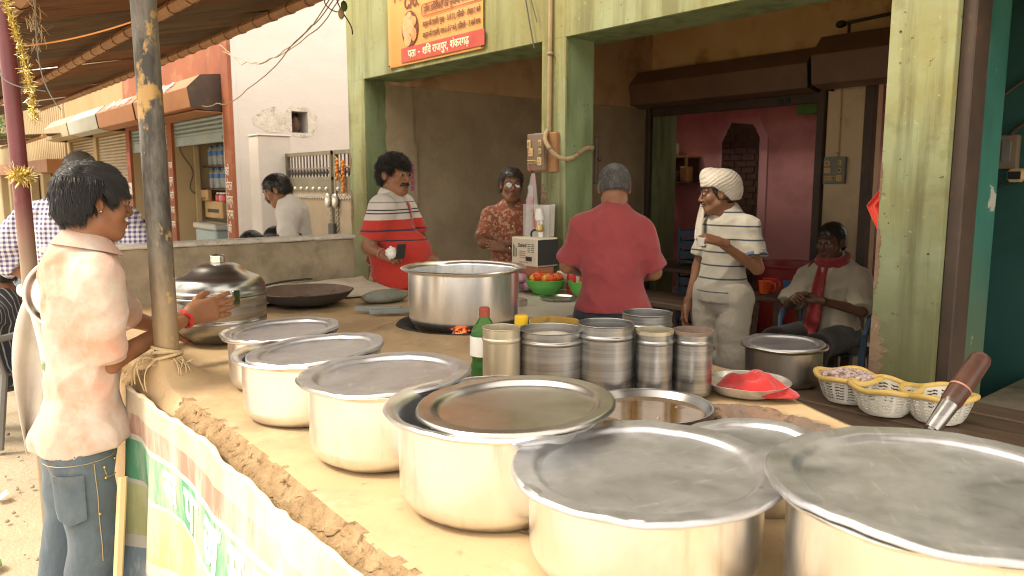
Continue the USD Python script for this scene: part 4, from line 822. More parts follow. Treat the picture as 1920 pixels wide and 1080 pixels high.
gb = bottle('green_bottle', 'green plastic bottle with red cap and white label', -1.80, 1.402, ZT + .008, gp, 'glassgreen', roundpts([(.0165, .218), (.0165, .243), (.013, .246), (0, .246)], .003, 2), 'capred', [(.0442, .10), (.0446, .104), (.0446, .158), (.0442, .160)], 'bulbwhite')
obj('sauce', lathe([(0, .008), (.033, .014), (.033, .07), (.029, .085), (.033, .1), (.034, .14), (0, .141)], 24), M['sauce'], gb, world=False, smooth=40)
obj('label_print', onto(letters('Limu', .018), (.0453, -.02, .12), (0, 1, 0), (0, 0, 1)), M['print_maroon'], gb, world=False, smooth=False)
yc = thing('yellow_cap_bottle', 'small bottle with bright yellow cap behind the canisters', 'bottle', (-1.86, 1.60, ZT))
obj('body', lathe(roundpts([(0, 0), (.04, 0), (.04, .14), (.02, .17), (0, .17)], .01, 3), 24), M['grease'], yc, world=False, smooth=40); obj('cap', lathe(roundpts([(.022, .165), (.022, .197), (.018, .20), (0, .20)], .003, 2), 20), M['yellowplastic'], yc, world=False, smooth=35)
np_ = thing('newspaper_sheet', 'stained newspaper spread under the steel canisters', 'newspaper', (-1.5, 1.8, ZT))
def nsheet(u, v):
    x = -1.88 + .53 * u + .05 * v; y = 1.44 + .33 * u + .17 * v
    lift = .03 * np.clip((v - .82) / .18, 0, 1) ** 1.5 * np.clip(u * 2.5 - 1.2, 0, 1)
    return np.stack([x, y, ZT + .0155 + lift + .005 * (meshkit.fbm(np.stack([x * 12, y * 12, x * 0], 1), 3, 2) - .5)], 1)
obj('sheet', sheet(nsheet, 40, 24, .0008), mat('paperstained', (.28, .235, .165), (.42, .36, .27), 7, .85, stains=[((.30, .2, .08), 6, .55, .7, .7)]), np_, smooth=True)
ot = thing('oily_tray', 'round steel tray with dark oil behind the fourth pot', 'tray', (-1.262, 1.532, ZT + .018))
obj('tray', lathe(roundpts([(0, .003), (.142, .003), (.168, .030), (.176, .031), (.170, .026), (.145, 0), (0, 0)], .008, 3) * np.array([.94, 1]), 72), M['steelbrushed'], ot, world=False, smooth=35)
obj('oil', lathe([(0, .012), (.140, .012)], 60), M['oil'], ot, world=False)
hot = [blob((HEARTH2[0] + .13 * math.cos(a), HEARTH2[1] + .13 * math.sin(a), ZT + .006 + .006 * random.random()), (.022, .018, .010), k, .35, 2) for k, a in enumerate(np.linspace(0, 6.2, 13))]
for k, m in enumerate(hot): obj('ash_lump', m, M['ash'], mc, smooth=True)

# ------------------------------------------------------------------ plank table with tray, baskets
pt = thing('plank_table', 'low dark plank table in front of the right pillar', 'table', (-.6, 2.9, 0))
ys = np.linspace(2.02, 3.395, 9)
for k in range(8):
    obj('plank', cbox(-2.02 - .05 * (k % 3), 1.2, ys[k] + .004, ys[k + 1] - .004, .578, .620 + .004 * (k % 2), .005), M[('wood', 'wood2')[(k * 3) % 2]], pt)
for x in (-1.95, 1.1):
    for y in (2.1, 3.3): obj('leg', cbox(x - .04, x + .04, y - .04, y + .04, .004, .578, .006), M['wood'], pt)
obj('apron', cbox(-1.99, 1.16, 3.34, 3.38, .47, .578, .004), M['wood2'], pt)
rt = thing('floury_tray', 'round steel tray dusted with flour behind the rightmost canister', 'tray', (-1.262, 1.972, ZT + .006))
obj('tray', lathe(np.array([.70, .62]) * roundpts([(0, .004), (.13, .004), (.175, .055), (.186, .057), (.180, .052), (.135, 0), (0, 0)], .01, 3), 60, .006, 2, .003), mat('flourysteel', (.42, .41, .39), (.62, .60, .57), 9, .35, metallic=.8, stains=[((.75, .72, .66), 14, .55, .65, .9), ((.12, .1, .08), 8, .55, .7, .6)]), rt, world=False, smooth=35)
rc = thing('red_cloth', 'bright red heap of folded cloth in the floury tray', 'cloth', (-1.23, 1.975, .91))
def redc(u, v):
    a = u * 2 * np.pi; r = v ** .8; rx = .115 * (1 + .10 * np.sin(a * 2 + 1) + .06 * np.sin(a * 5)); ry = .078 * (1 + .10 * np.cos(a * 3))
    x = -1.232 + rx * r * np.cos(a); y = 1.972 + ry * r * np.sin(a)
    z = ZT + .020 + .044 * (1 - r ** 2.2) + .010 * np.sin(a * 3 + 5 * r) * r * (1 - r) * 3 + .024 * (meshkit.fbm(np.stack([x * 26, y * 26, x * 0], 1), 3, 4) - .5)
    return np.stack([x, y, z], 1)
obj('cloth', sheet(redc, 60, 30, .003), mat('redcloth', (.36, .010, .010), (.46, .016, .014), 9, .85, bump=.3, bscale=250, sheen=.3), rc, smooth=True)
def basket(label, x, y, z, rz, R, fill):
    t = thing('plastic_basket', label, 'basket', (x, y, z), rz)
    n = 96; th = np.linspace(0, 2 * np.pi, n, endpoint=False)
    def ring(r, zz, ec=1.0): return np.stack([r * np.cos(th), r * np.sin(th), zz + 0 * th], 1)
    wave = .005 * np.cos(th * 4); lobe = 1 + .045 * np.cos(th * 4)
    nt_, nv_ = 210, 44; tt = np.arange(nt_) * 2 * np.pi / nt_; vv = np.linspace(0, 1, nv_); gt_, gv_ = np.meshgrid(tt, vv, indexing='ij')
    def wallv(off): rr_ = (R * (.62 + .35 * gv_ ** .6) + off) * (1 + .045 * np.cos(4 * gt_)); return np.stack([rr_ * np.cos(gt_), rr_ * np.sin(gt_), .008 + .098 * gv_ + .005 * np.cos(4 * gt_) * gv_], -1).reshape(-1, 3)
    ff = grid_faces(nt_, nv_, True); cm_ = np.stack([(gt_ + np.pi / nt_)[:, :-1].ravel(), (gv_[:, :-1] + gv_[:, 1:]).ravel() / 2], 1)
    ph_ = ((cm_[:, 1] - .16 + .016 * np.sin(cm_[:, 0] * 28)) / .118); row = np.floor(ph_); fr1 = ph_ - row; fr2 = (cm_[:, 0] * 14 / (2 * np.pi)) % 1
    hole = (row >= 0) & (row < 6) & (fr1 > .30) & (fr1 < .80) & (fr2 > .13) & (fr2 < .87)
    ff = tri(ff[~hole]); V0, V1 = wallv(0), wallv(-.0035)
    obj('slotted_wall', trimesh.Trimesh(np.vstack([V0, V1]), np.vstack([ff, ff[:, ::-1] + len(V0)]), process=False), M['whiteplastic'], t, world=False, smooth=True)
    obj('bottom', lathe([(0, .006), (R * .62, .006), (R * .64, .014), (R * .6, .014), (0, .010)], 40), M['whiteplastic'], t, world=False)
    p = np.stack([R * 1.0 * lobe * np.cos(th), R * 1.0 * lobe * np.sin(th), .109 + wave * 1.2], 1); p = np.vstack([p, p[:2]])
    rim = tube(p, .0105, 10, False); obj('rim', rim, M['yellowrim'], t, world=False, smooth=True)
    if fill:
        fr = np.random.default_rng(4); parts = []
        for k in range(150):
            a, r = fr.uniform(0, 6.28), R * .82 * math.sqrt(fr.random()); s = fr.uniform(.005, .011)
            parts.append(blob((r * math.cos(a), r * math.sin(a), .092 + .030 * (1 - (r / R) ** 2) + fr.uniform(0, .010)), (s, s * .8, s * .7), k, .3, 1))
        obj('chopped_onion', parts, M['choppedonion'], t, world=False, smooth=False, kind='stuff')
        obj('onion_bed', lathe([(0, .112), (R * .5, .104), (R * .88, .088)], 30), M['choppedonion'], t, world=False)
basket('woven plastic basket full of chopped onion, left of the three', -1.447, 2.985, .625, .2, .118, True)
basket('empty woven plastic basket, middle of the three', -1.275, 2.935, .625, .5, .120, False)
basket('empty woven plastic basket, right of the three beside the brown handle', -1.105, 2.99, .625, .1, .120, False)
hd = thing('kitchen_tool', 'kitchen tool with brown wooden grip and steel ferrule leaning behind the largest pot', 'tool', (-.80, 2.1, .9))
a_, b_ = np.array([-.775, 2.14, .90]), np.array([-.735, 2.33, 1.07]); ux = (b_ - a_) / np.linalg.norm(b_ - a_)
obj('ferrule', tube([a_ - ux * .06, a_ + ux * .03], [.020, .024], 16), M['steelbrushed'], hd, smooth=35); obj('handle', tube([a_ + ux * .03, a_ + ux * .04, a_ + ux * .10, a_ + ux * .19, a_ + ux * .205], [.024, .027, .029, .028, .023], 18), M['handlewood'], hd, smooth=35)
obj('collar', tube([a_ + ux * .085, a_ + ux * .09], .0292, 18), M['brickbase'], hd); obj('shank', tube([a_ - ux * .06, a_ - ux * .30], [.012, .010], 10), M['steel'], hd)
jk = thing('whitewashed_lump', 'pale whitewashed tin standing on the floor of the teal shop', 'tin', (-.95, 4.0, .5)); obj('tin', moved(lathe(roundpts([(0, 0), (.09, 0), (.095, .16), (.08, .20), (0, .20)], .02, 3), 28), (-1.03, 4.25, .5)), M['plasterraw'], jk, smooth=35)

# ------------------------------------------------------------------ painted cloth on the counter front
bn = thing('painted_banner', 'faded painted cloth banner hung along the counter front', 'banner', (-1.6, .6, .5))
def clothY(x, z): 
    q = np.stack([np.asarray(x) * 2.2, np.zeros_like(np.asarray(x, float)), np.asarray(z) * .5], 1)
    f = np.clip((.86 - np.asarray(z)) / .8, 0, 1)
    return edge_y(np.asarray(x)) - .030 - .05 * f - (.055 * f ** 1.3 + .002) * np.sin(np.asarray(x) * 13 + 2 * np.sin(np.asarray(x) * 5)) * .8 - .05 * (meshkit.fbm(q * 2, 3, 4) - .5)
def clothtop(x): return .845 + .005 * np.sin(x * 9) + .004 * np.sin(x * 23 + 1)
def cl(u, v):
    x = -2.64 + 3.2 * u; z = clothtop(x) * (1 - v) + .03 * v
    return np.stack([x, clothY(x, z), z], 1)
cream_, green_, lime_, white_, blue_, rose_ = (.74, .64, .47), (.16, .50, .30), (.66, .70, .36), (.80, .79, .74), (.27, .38, .50), (.58, .33, .25)
ramp_ = [(0, white_), (.12, white_), (.121, blue_), (.33, blue_), (.331, white_), (.37, white_), (.371, lime_), (.545, lime_), (.546, white_), (.56, white_), (.561, green_), (.69, green_), (.691, white_), (.705, white_), (.706, rose_), (.775, rose_), (.776, cream_), (.90, cream_)]
mat('bannercloth', (.56, .54, .51), (.74, .72, .70), 3.0, .85, bump=.2, bscale=160, bdist=.003, coord='position', zramp=('z', ramp_, True), stains=[((.72, .68, .58), 2.2, .45, .70, .8, (2, 2, .6)), ((.62, .56, .44), 7, .56, .72, .7, (4, 4, .7)), ((.45, .36, .2), 4.5, .62, .8, .5, (3, 3, .5))])
obj('cloth', sheet(cl, 260, 60, .003), M['bannercloth'], bn, smooth=True)
hem = np.linspace(-2.64, .56, 200)
obj('hem', tube(np.stack([hem, clothY(hem, clothtop(hem)) + .002, clothtop(hem) + .002 + .002 * np.sin(hem * 40)], 1), .0065 + .0018 * np.sin(hem * 57), 8), mat('hemcloth', (.66, .56, .40), (.76, .67, .50), 9, .9, bump=.5, bscale=120), bn, smooth=True)
for txt, x, z, h in (('स', -2.30, .585, .10), ('प', -2.13, .575, .11), ('ा', -2.02, .575, .11), ('ज', -1.90, .57, .12), ('म', -1.72, .57, .12), ('लि', -1.56, .57, .12), ('या', -1.38, .57, .12), ('र', -1.20, .57, .12)):
    g = letters(txt, h, .0015, 4); v = np.array(g.vertices); g = trimesh.Trimesh(v, g.faces, process=False).subdivide_to_size(.03); v = np.array(g.vertices)
    X, Z = x + v[:, 0], z + v[:, 1]; obj('letter', trimesh.Trimesh(np.stack([X, clothY(X, Z) - .0035 - v[:, 2], Z], 1), g.faces, process=False), M['paintwhite'], bn, smooth=False)
bs = thing('bamboo_splint', 'split bamboo slat leaning against the banner beside the boy', 'slat', (-2.5, .52, 0))
obj('slat', tube([(-2.36, .44, .02), (-2.47, .53, .62)], .014, 6), mat('splint', (.50, .36, .18), (.6, .46, .26), 5, .7), bs)
cs = thing('hanging_cloth', 'frayed grey-white cloth tied to the maroon post', 'cloth', (-3.36, .44, .9))
def hc(u, v):
    w = .035 + .10 * np.sin(3.14 * np.clip(v, 0, 1) ** .8) * (1 - .35 * v)
    y = .47 - .06 * v + (u - .5) * w * 1.2; x = -3.36 + .03 * np.sin(u * 9 + v * 2) * (.3 + v) 
    return np.stack([x, y, 1.10 - .62 * v], 1)
obj('cloth', sheet(hc, 26, 50, .003), mat('ragcloth', (.58, .52, .46), (.70, .65, .58), 7, .95, bump=.5, bscale=80), cs, smooth=True)
obj('knot', tube([(-3.40 + .036 * math.cos(a), .46 + .036 * math.sin(a), 1.10 + .012 * math.sin(a * 2)) for a in np.linspace(0, 6.4, 18)], .013, 8), M['ragcloth'], cs)
cf = thing('floral_cloth', 'pale cloth with faded green leaf print hanging behind the boy', 'cloth', (-3.25, .52, .7))
def fcl(u, v):
    y = .43 + .17 * u + .02 * np.sin(v * 5); x = -3.30 + .035 * np.sin(u * 14 + v) * (.4 + v) + .05 * v
    return np.stack([x, y + .03 * v, 1.07 - .80 * v], 1)
obj('cloth', sheet(fcl, 40, 50, .003), mat('floral', (.72, .66, .56), (.80, .75, .66), 5, .9, coord='position', bump=.3, bscale=60, stains=[((.16, .24, .11), 9, .56, .60, .85), ((.55, .30, .24), 7, .64, .70, .6)]), cf, smooth=True)

pbl = np.random.default_rng(21); peb = []
for k in range(260):
    x, y = pbl.uniform(-7.5, -2.6), pbl.uniform(-1.2, .55); r = pbl.uniform(.004, .018)
    peb.append(blob((x, y, r * .2), (r, r * .8, r * .6), k, .3, 1))
obj('pebbles', peb, mat('pebble', (.22, .17, .12), (.40, .34, .27), 9, .9, coord='position'), kind='stuff', label='scattered small pebbles and grit on the street beside the counter', cat='pebbles')
lt = np.random.default_rng(22)
for k in range(5):
    x, y = lt.uniform(-5.2, -3.2), lt.uniform(-.4, .40)
    def lf(u, v, x=x, y=y, k=k): return np.stack([x + .07 * (u - .5) + .01 * np.sin(v * 5), y + .05 * (v - .5), .006 + .02 * np.abs(np.sin(u * 3 + k)) * v], 1)
    obj('paper_scrap', sheet(lf, 8, 6, .001), M[('paper', 'rope', 'paper', 'leaf', 'rope')[k]], label=('crumpled paper scrap on the street nearest the counter foot', 'straw-coloured scrap on the street dust', 'white torn paper scrap on the ground by the maroon post', 'dry green leaf scrap on the street', 'brown leaf scrap on the street edge')[k], cat='litter', smooth=True)
# ------------------------------------------------------------------ restaurant signboard on the front beam
FY = 3.40
sb = thing('restaurant_banner', 'yellow printed banner with red lettering strip nailed to the green beam', 'banner', (-4.97, 3.39, 2.8))
bx0, bx1, bz0, bz1 = -5.60, -4.345, 2.435, 3.35
def bsheet(u, v):
    x = bx0 + (bx1 - bx0) * u; z = bz0 + (bz1 - bz0) * v
    return np.stack([x, FY - .010 - .007 * (meshkit.fbm(np.stack([x * 3, z * 3, x * 0], 1), 3, 5)) - .010 * np.sin(u * 40) * np.exp(-u * 14), z], 1)
obj('sheet', sheet(bsheet, 60, 40, .002), M['banneryellow'], sb, smooth=True)
def bn_text(txt, h, x, z, m, w=None, nm='print', off=0.0, bold=1, slant=0.0):
    g = letters(txt, h, .0012, bold, slant)
    if w: g = fitw(g, w)
    obj(nm, onto(g, (x, FY - .0205 - off, z), (1, 0, 0), (0, 0, 1)), m, sb, smooth=False, kind='stuff')
obj('red_strip', box(-5.40, bx1 + .02, FY - .0205, FY - .019, 2.455, 2.565), M['paintred'], sb)
bn_text('पता - शिव राजपुर, शंकरगढ़', .060, -5.30, 2.485, M['print_cream'], 0.80)
bn_text('आर्डर की टाइमिंग, शाम 6 से 7 बजे, डिलेवरी - 8 बजे शाम', .040, -5.09, 2.605, M['print_maroon'], .72, bold=1)
bn_text('आर्डर की टाइमिंग, सुबह - 8 से 10, डिलेवरी - दोपहर 1 बजे', .040, -5.09, 2.685, M['print_maroon'], .72, bold=1)
bn_text('होम डिलीवरी की सुविधा उपलब<ध है', .050, -5.07, 2.785, M['print_maroon'], .68, slant=.2)
bn_text('C/o.', .085, -5.34, 2.86, M['print_maroon'], .20, bold=2)
bn_text('पंकज रे<स्टोरे<न्ट'.replace('्', ''), .105, -5.10, 2.895, M['print_maroon'], .72, bold=2)
bn_text('प्रो', .13, -5.16, 3.06, M['print_red'], .30, bold=3)
def rrect(x0, x1, z0, z1, r=.03, n=6):
    p = []
    for cx, cz, a0 in ((x1 - .001, z0 + .001, -math.pi / 2), (x1 - .001, z1 - .001, 0), (x0 + r, z1 - r, math.pi / 2), (x0 + r, z0 + r, math.pi)):
        rr = r if cx == x0 + r else .001
        for a in np.linspace(a0, a0 + math.pi / 2, n): p.append((cx + rr * math.cos(a), FY - .021, cz + rr * math.sin(a)))
    return p + [p[0]]
obj('box_line', tube(rrect(-5.10, -4.36, 2.765, 2.850), .0035, 4), M['print_red'], sb)
def disc2(cx, cz, rx, rz, m, nm, off=0, n=28):
    a = np.linspace(0, 2 * np.pi, n, endpoint=False); v = np.vstack([[cx, FY - .0205 - off, cz], np.stack([cx + rx * np.cos(a), np.full(n, FY - .0205 - off), cz + rz * np.sin(a)], 1)])
    k = np.arange(n); obj(nm, trimesh.Trimesh(v, np.stack([np.zeros(n, int), 1 + (k + 1) % n, 1 + k], 1)[:, ::-1], process=False), m, sb, smooth=False)
mat('food_tan', (.50, .26, .10), (.62, .36, .16), 30, .6); mat('food_red', (.62, .18, .05), (.66, .28, .08), 20, .6)
disc2(-5.27, 2.70, .115, .135, M['print_maroon'], 'picture')
for k, (dx, dz, rx, rz, m) in enumerate(((-.05, .02, .055, .09, 'food_tan'), (.02, .03, .045, .075, 'food_tan'), (-.03, -.08, .05, .05, 'food_tan'), (.06, -.05, .04, .05, 'food_red'), (.07, .05, .03, .035, 'food_red'), (.0, .10, .035, .025, 'food_tan'))):
    disc2(-5.27 + dx, 2.70 + dz, rx, rz, M[m], 'food_patch', .0012 + k * .0006, 18)
a = np.linspace(0, 6.29, 30)
for r in (.052, .038): obj('plate_ring', tube(np.stack([-5.40 + r * np.cos(a), np.full(30, FY - .021), 3.01 + r * 1.2 * np.sin(a)], 1), .006, 5), M['print_maroon'], sb)
for dx in (-.09, .085, .105): obj('cutlery', box(-5.40 + dx, -5.392 + dx, FY - .022, FY - .0205, 2.93, 3.12), M['print_maroon'], sb)
for x in (-5.585, -4.36): obj('nail', moved(trimesh.creation.icosphere(1, .009), (x, FY - .018, 2.45)), M['steeldark'], sb)

# ------------------------------------------------------------------ switchboards, conduit
def switchboard(name, label, x0, x1, z0, z1, y, d, bm, layout, loc):
    t = thing(name, label, 'switchboard', loc)
    obj('board', cbox(x0, x1, y - d, y, z0, z1, .006), bm, t)
    w, h = x1 - x0, z1 - z0
    for u, v, a, b, kind in layout:
        cx, cz = x0 + u * w, z0 + v * h
        p = obj('socket' if kind == 's' else 'switch', cbox(cx - a * w, cx + a * w, y - d - .010, y - d, cz - b * h, cz + b * h, .003), M['socket'], t)
        if kind == 's':
            for dx, dz in ((-.4, -.3), (.4, -.3), (0, .35)): obj('pin_hole', box(cx + (dx - .12) * a * w, cx + (dx + .12) * a * w, y - d - .0115, y - d - .0101, cz + (dz - .12) * b * h, cz + (dz + .12) * b * h), M['blackplastic'], p)
        else: obj('rocker', cbox(cx - a * w * .45, cx + a * w * .45, y - d - .017, y - d - .010, cz - b * h * .55, cz + b * h * .55, .002), M['pipe'] if kind == 'd' else M['blackplastic'], p)
    return t
obj_back = None
b1 = switchboard('switchboard', 'brown switchboard with sockets on the middle green pillar', -3.825, -3.665, 1.585, 1.82, 3.37, .035, M['board'], ((.17, .72, .10, .11, 'd'), (.28, .50, .12, .11, 's'), (.83, .74, .08, .08, 'd'), (.83, .52, .08, .07, 'd'), (.12, .24, .05, .05, 'w'), (.24, .24, .05, .05, 'w'), (.36, .24, .05, .05, 'w'), (.48, .24, .05, .05, 'w'), (.60, .24, .04, .04, 'w'), (.80, .25, .12, .11, 's')), (-3.745, 3.36, 1.7))
obj('backing', cbox(-3.80, -3.585, 3.371, 3.398, 1.575, 1.825, .004), M['bamboo'], b1)
b2 = switchboard('switchboard', 'grey switchboard high on the cream inner partition', -3.775, -3.565, 1.50, 1.755, 7.095, .05, M['boardgrey'], ((.20, .76, .13, .10, 'd'), (.22, .50, .15, .10, 's'), (.78, .78, .07, .09, 'd'), (.78, .50, .07, .09, 'w'), (.18, .22, .08, .09, 'd'), (.36, .22, .08, .09, 'd'), (.54, .22, .06, .07, 'w'), (.78, .22, .12, .11, 's')), (-3.67, 7.07, 1.6))
cd = thing('conduit_pipe', 'brown conduit pipe running down the middle pillar and round its corner', 'pipe', (-3.66, 3.38, 2.4))
obj('riser', tube([(-3.655, 3.385, 3.7), (-3.66, 3.385, 2.6), (-3.665, 3.385, 1.83)], .013, 10), M['pipe'], cd)
obj('elbow_run', tube(spline([(-3.665, 3.375, 1.84), (-3.655, 3.34, 1.79), (-3.60, 3.33, 1.72), (-3.545, 3.36, 1.665), (-3.512, 3.40, 1.655), (-3.515, 3.50, 1.69), (-3.518, 3.64, 1.73)], 30), .014, 10), M['pipe'], cd)
for p, q in (((-3.658, 3.383, 2.31), .022), ((-3.60, 3.33, 1.72), .02), ((-3.515, 3.49, 1.688), .02), ((-3.518, 3.62, 1.725), .02)): obj('clamp', blob(p, (q, .018, .014), 2, .1, 1), M['board'], cd)
ir = thing('iron_bracket', 'dark iron strip fixed to the back edge of the middle pillar', 'bracket', (-3.52, 3.66, 1.7)); obj('strip', cbox(-3.530, -3.505, 3.652, 3.68, 1.50, 1.80, .003), M['steeldark'], ir); obj('knob', moved(trimesh.creation.icosphere(1, .014), (-3.49, 3.67, 1.66)), M['blackplastic'], ir)
pc = thing('conduit_pipe', 'thin conduit dropping to the grey switchboard', 'pipe', (-3.66, 7.08, 2)); obj('riser', tube([(-3.66, 7.085, 2.42), (-3.66, 7.085, 1.755)], .012, 8), M['cream'], pc)
for z in (2.12, 1.80): obj('clamp', blob((-3.66, 7.08, z), (.024, .014, .012), 2, .1, 1), M['cream'], pc)
pk = thing('wall_pipe', 'short iron pipe with valve above the second shutter box', 'pipe', (-3.5, 7.1, 2.97)); obj('pipe', tube([(-3.70, 7.10, 2.97), (-3.0, 7.08, 3.0)], .016, 8), M['steeldark'], pk); obj('valve', blob((-3.70, 7.09, 2.97), (.05, .035, .035), 2, .1, 2), M['blackplastic'], pk); obj('stub', tube([(-3.62, 7.09, 2.97), (-3.62, 7.09, 2.86)], .014, 8), M['steeldark'], pk)
ws = thing('beam_cable', 'pair of thin black cables dangling across the green beam', 'cable', (-3.95, 3.37, 3))
obj('cable', tube(spline([(-4.02, 3.37, 3.5), (-3.93, 3.37, 2.9), (-3.80, 3.375, 2.36)], 20), .005, 5), M['wire'], ws); obj('cable', tube(spline([(-3.98, 3.37, 3.5), (-3.90, 3.37, 2.9), (-3.775, 3.375, 2.52)], 20), .004, 5), M['wire'], ws)

# ------------------------------------------------------------------ tiled serving counter and what stands on it
tc = thing('tiled_counter', 'stone-topped serving counter with soot-black side beside the middle pillar', 'counter', (-3.1, 2.9, 0))
ZC = .83
obj('base', [box(-3.16, -2.83, 2.48, 3.22, .004, ZC - .04), box(-3.52, -3.161, 2.48, 3.72, .004, ZC - .04), box(-3.90, -3.521, 2.48, 3.385, .004, ZC - .04)], M['blackface'], tc)
obj('top', [cbox(-3.165, -2.80, 2.45, 3.25, ZC - .04, ZC, .004), cbox(-3.525, -3.166, 2.45, 3.74, ZC - .04, ZC, .004), cbox(-3.92, -3.526, 2.45, 3.39, ZC - .04, ZC, .004)], M['tile'], tc)
ib = thing('voltage_stabilizer', 'cream metal voltage stabilizer with rusty edges and handle on a brick', 'stabilizer', (-3.62, 3.2, 1.07))
bxv = (-3.785, -3.535, 3.17, 3.35, .985, 1.165)
obj('case', cbox(*bxv, .008), M['boxcream'], ib); obj('side_panel', box(-3.5345, -3.5325, 3.175, 3.345, .995, 1.155), M['blackplastic'], ib)
obj('handle', tube(spline([(-3.69, 3.26, 1.165), (-3.685, 3.26, 1.20), (-3.65, 3.26, 1.21), (-3.61, 3.26, 1.20), (-3.605, 3.26, 1.165)], 16), .007, 6), M['blackplastic'], ib)
def face(m, x, z, mt, nm='print'): obj(nm, onto(m, (x, 3.1695, z), (1, 0, 0), (0, 0, 1)), mt, ib, smooth=False)
face(letters('Salwil', .022, .001, 2, .3), -3.72, 1.105, M['print_dark']); face(fitw(letters('Power Tech', .010, .001), .085), -3.705, 1.005, M['print_red'], 'print')
for k in range(4): face(fitw(letters('automatic control', .006, .001, 0), .06), -3.705, 1.075 - k * .013, M['print_red'])
for k in range(3): obj('slot', box(-3.765 + k * .014, -3.760 + k * .014, 3.1685, 3.1702, 1.04, 1.12 - k * .012), M['blackplastic'], ib)
for k in range(5): obj('slot', box(-3.625, -3.600, 3.1685, 3.1702, 1.075 + k * .012, 1.079 + k * .012), M['blackplastic'], ib); obj('slot', box(-3.59, -3.565, 3.1685, 3.1702, 1.075 + k * .012, 1.079 + k * .012), M['blackplastic'], ib)
for k in range(3): obj('breaker', cbox(-3.635 + k * .018, -3.620 + k * .018, 3.160, 3.170, 1.02, 1.048, .002), M['blackplastic'], ib)
br = thing('red_brick', 'red brick supporting the voltage stabilizer', 'brick', (-3.65, 3.25, .92)); obj('brick', cbox(-3.77, -3.55, 3.19, 3.33, ZC + .001, .983, .006), M['brickbase'], br)
npb = thing('newspaper_stack', 'stack of folded newspapers in a plastic sleeve leaning on the middle pillar', 'newspapers', (-3.68, 3.37, 1.3))
for k in range(7):
    o = .004 * k; y = 3.362 - .0065 * k
    def npf(u, v, y=y, o=o, k=k): return np.stack([-3.815 + .23 * u + o * 1.5 * (1 - k / 6) * 2, y - .010 * (1 - v) - .01 * np.sin(u * 3) * .3, 1.17 + (.205 - o) * v - .012 * np.sin(u * 3.1)], 1)
    obj('newspaper', sheet(npf, 8, 6, .003), M['newsprint' if k == 6 else 'paper'], npb, smooth=False)
obj('headline', onto(rotm(letters('भारत', .040, .001, 2), math.pi / 2, (0, 0, 1)), (-3.70, 3.308, 1.20), (1, 0, 0), (0, 0, 1)), M['print_dark'], npb, smooth=False)
obj('photo', box(-3.765, -3.715, 3.3055, 3.3065, 1.32, 1.355), M['food_tan'], npb); obj('photo', box(-3.750, -3.735, 3.3045, 3.3054, 1.325, 1.352), M['print_maroon'], npb)
obj('plastic_sleeve', sheet(lambda u, v: np.stack([-3.82 + .25 * u, 3.300 - .008 * np.sin(u * 6) * v, 1.02 + .35 * v], 1), 10, 10, .001), M['filmclear'], npb, smooth=True)
obj('red_tie', tube(spline([(-3.735, 3.33, 1.56), (-3.72, 3.30, 1.36), (-3.70, 3.298, 1.22)], 12), .004, 5), M['redplastic'], npb)
lb = thing('cfl_lamp', 'unlit white compact fluorescent lamp standing before the newspapers', 'lamp', (-3.62, 3.27, 1.2))
obj('base', tube([(-3.605, 3.26, 1.166), (-3.605, 3.26, 1.20)], .017, 12), M['bulbwhite'], lb, smooth=35); obj('collar', tube([(-3.605, 3.26, 1.20), (-3.608, 3.26, 1.215), (-3.612, 3.26, 1.245)], [.016, .026, .022], 12), M['brass'], lb)
obj('housing', tube([(-3.612, 3.26, 1.27), (-3.618, 3.26, 1.29), (-3.626, 3.26, 1.345)], [.024, .028, .018], 14), M['bulbwhite'], lb, smooth=35)
for dx in (-.012, .012): obj('tube', tube([(-3.612 + dx, 3.26, 1.245), (-3.613 + dx, 3.26, 1.275)], .009, 8), M['bulbwhite'], lb)
pbg = thing('hanging_packet', 'clear plastic bag of pink packets hanging under the brown switchboard', 'bag', (-3.77, 3.33, 1.45))
def bagf(u, v):
    w = .012 + .042 * np.clip(v, 0, 1) ** .7; a = u * 2 * np.pi
    return np.stack([-3.745 - .015 * v + w * np.cos(a), 3.325 + w * .6 * np.sin(a) - .005, 1.57 - .24 * v + .008 * np.sin(a * 3) * v], 1)
obj('bag', sheet(bagf, 24, 16), M['filmclear'], pbg, smooth=True)
for k in range(4): obj('pink_packet', blob((-3.785 + .012 * (k % 2), 3.325, 1.36 + .016 * k), (.03, .02, .018), k, .3, 2), M['onion'], pbg)
for k in range(3): obj('white_packet', blob((-3.775 + .008 * (k % 2), 3.325, 1.43 + .022 * k), (.022, .016, .02), k + 7, .2, 2), M['filmclear'], pbg)
obj('string', tube([(-3.785, 3.33, 1.575), (-3.79, 3.335, 1.62)], .003, 5), M['redplastic'], pbg)
mat('pinkprint', (.45, .08, .22), (.52, .12, .28), 40, .8, coord='position')
ps = thing('pink_poster', 'torn pink paper strip pasted on the broken plaster', 'poster', (-6.03, 3.85, 1.6)); 
for k in range(5): obj('strip', box(-6.0345, -6.0325, 3.855, 3.885 + .004 * (k % 2), 1.44 + .05 * k, 1.482 + .05 * k), M['pinkprint'], ps)
for k, (x, y, lab) in enumerate(((-3.36, 3.30, 'red ketchup squeeze bottle with white nozzle, standing clear of the man in the pink-red shirt'), (-3.27, 3.32, 'pale red squeeze bottle half hidden by the man in the pink-red shirt'))):
    bottle('ketchup_bottle', lab, x, y, ZC, roundpts([(0, 0), (.030, 0), (.031, .01), (.031, .10), (.027, .125), (0, .126)], .008, 3), ('redplastic', 'tomato')[k], roundpts([(.028, .122), (.028, .155), (.008, .165), (.003, .195), (0, .196)], .004, 2), 'whiteplastic')
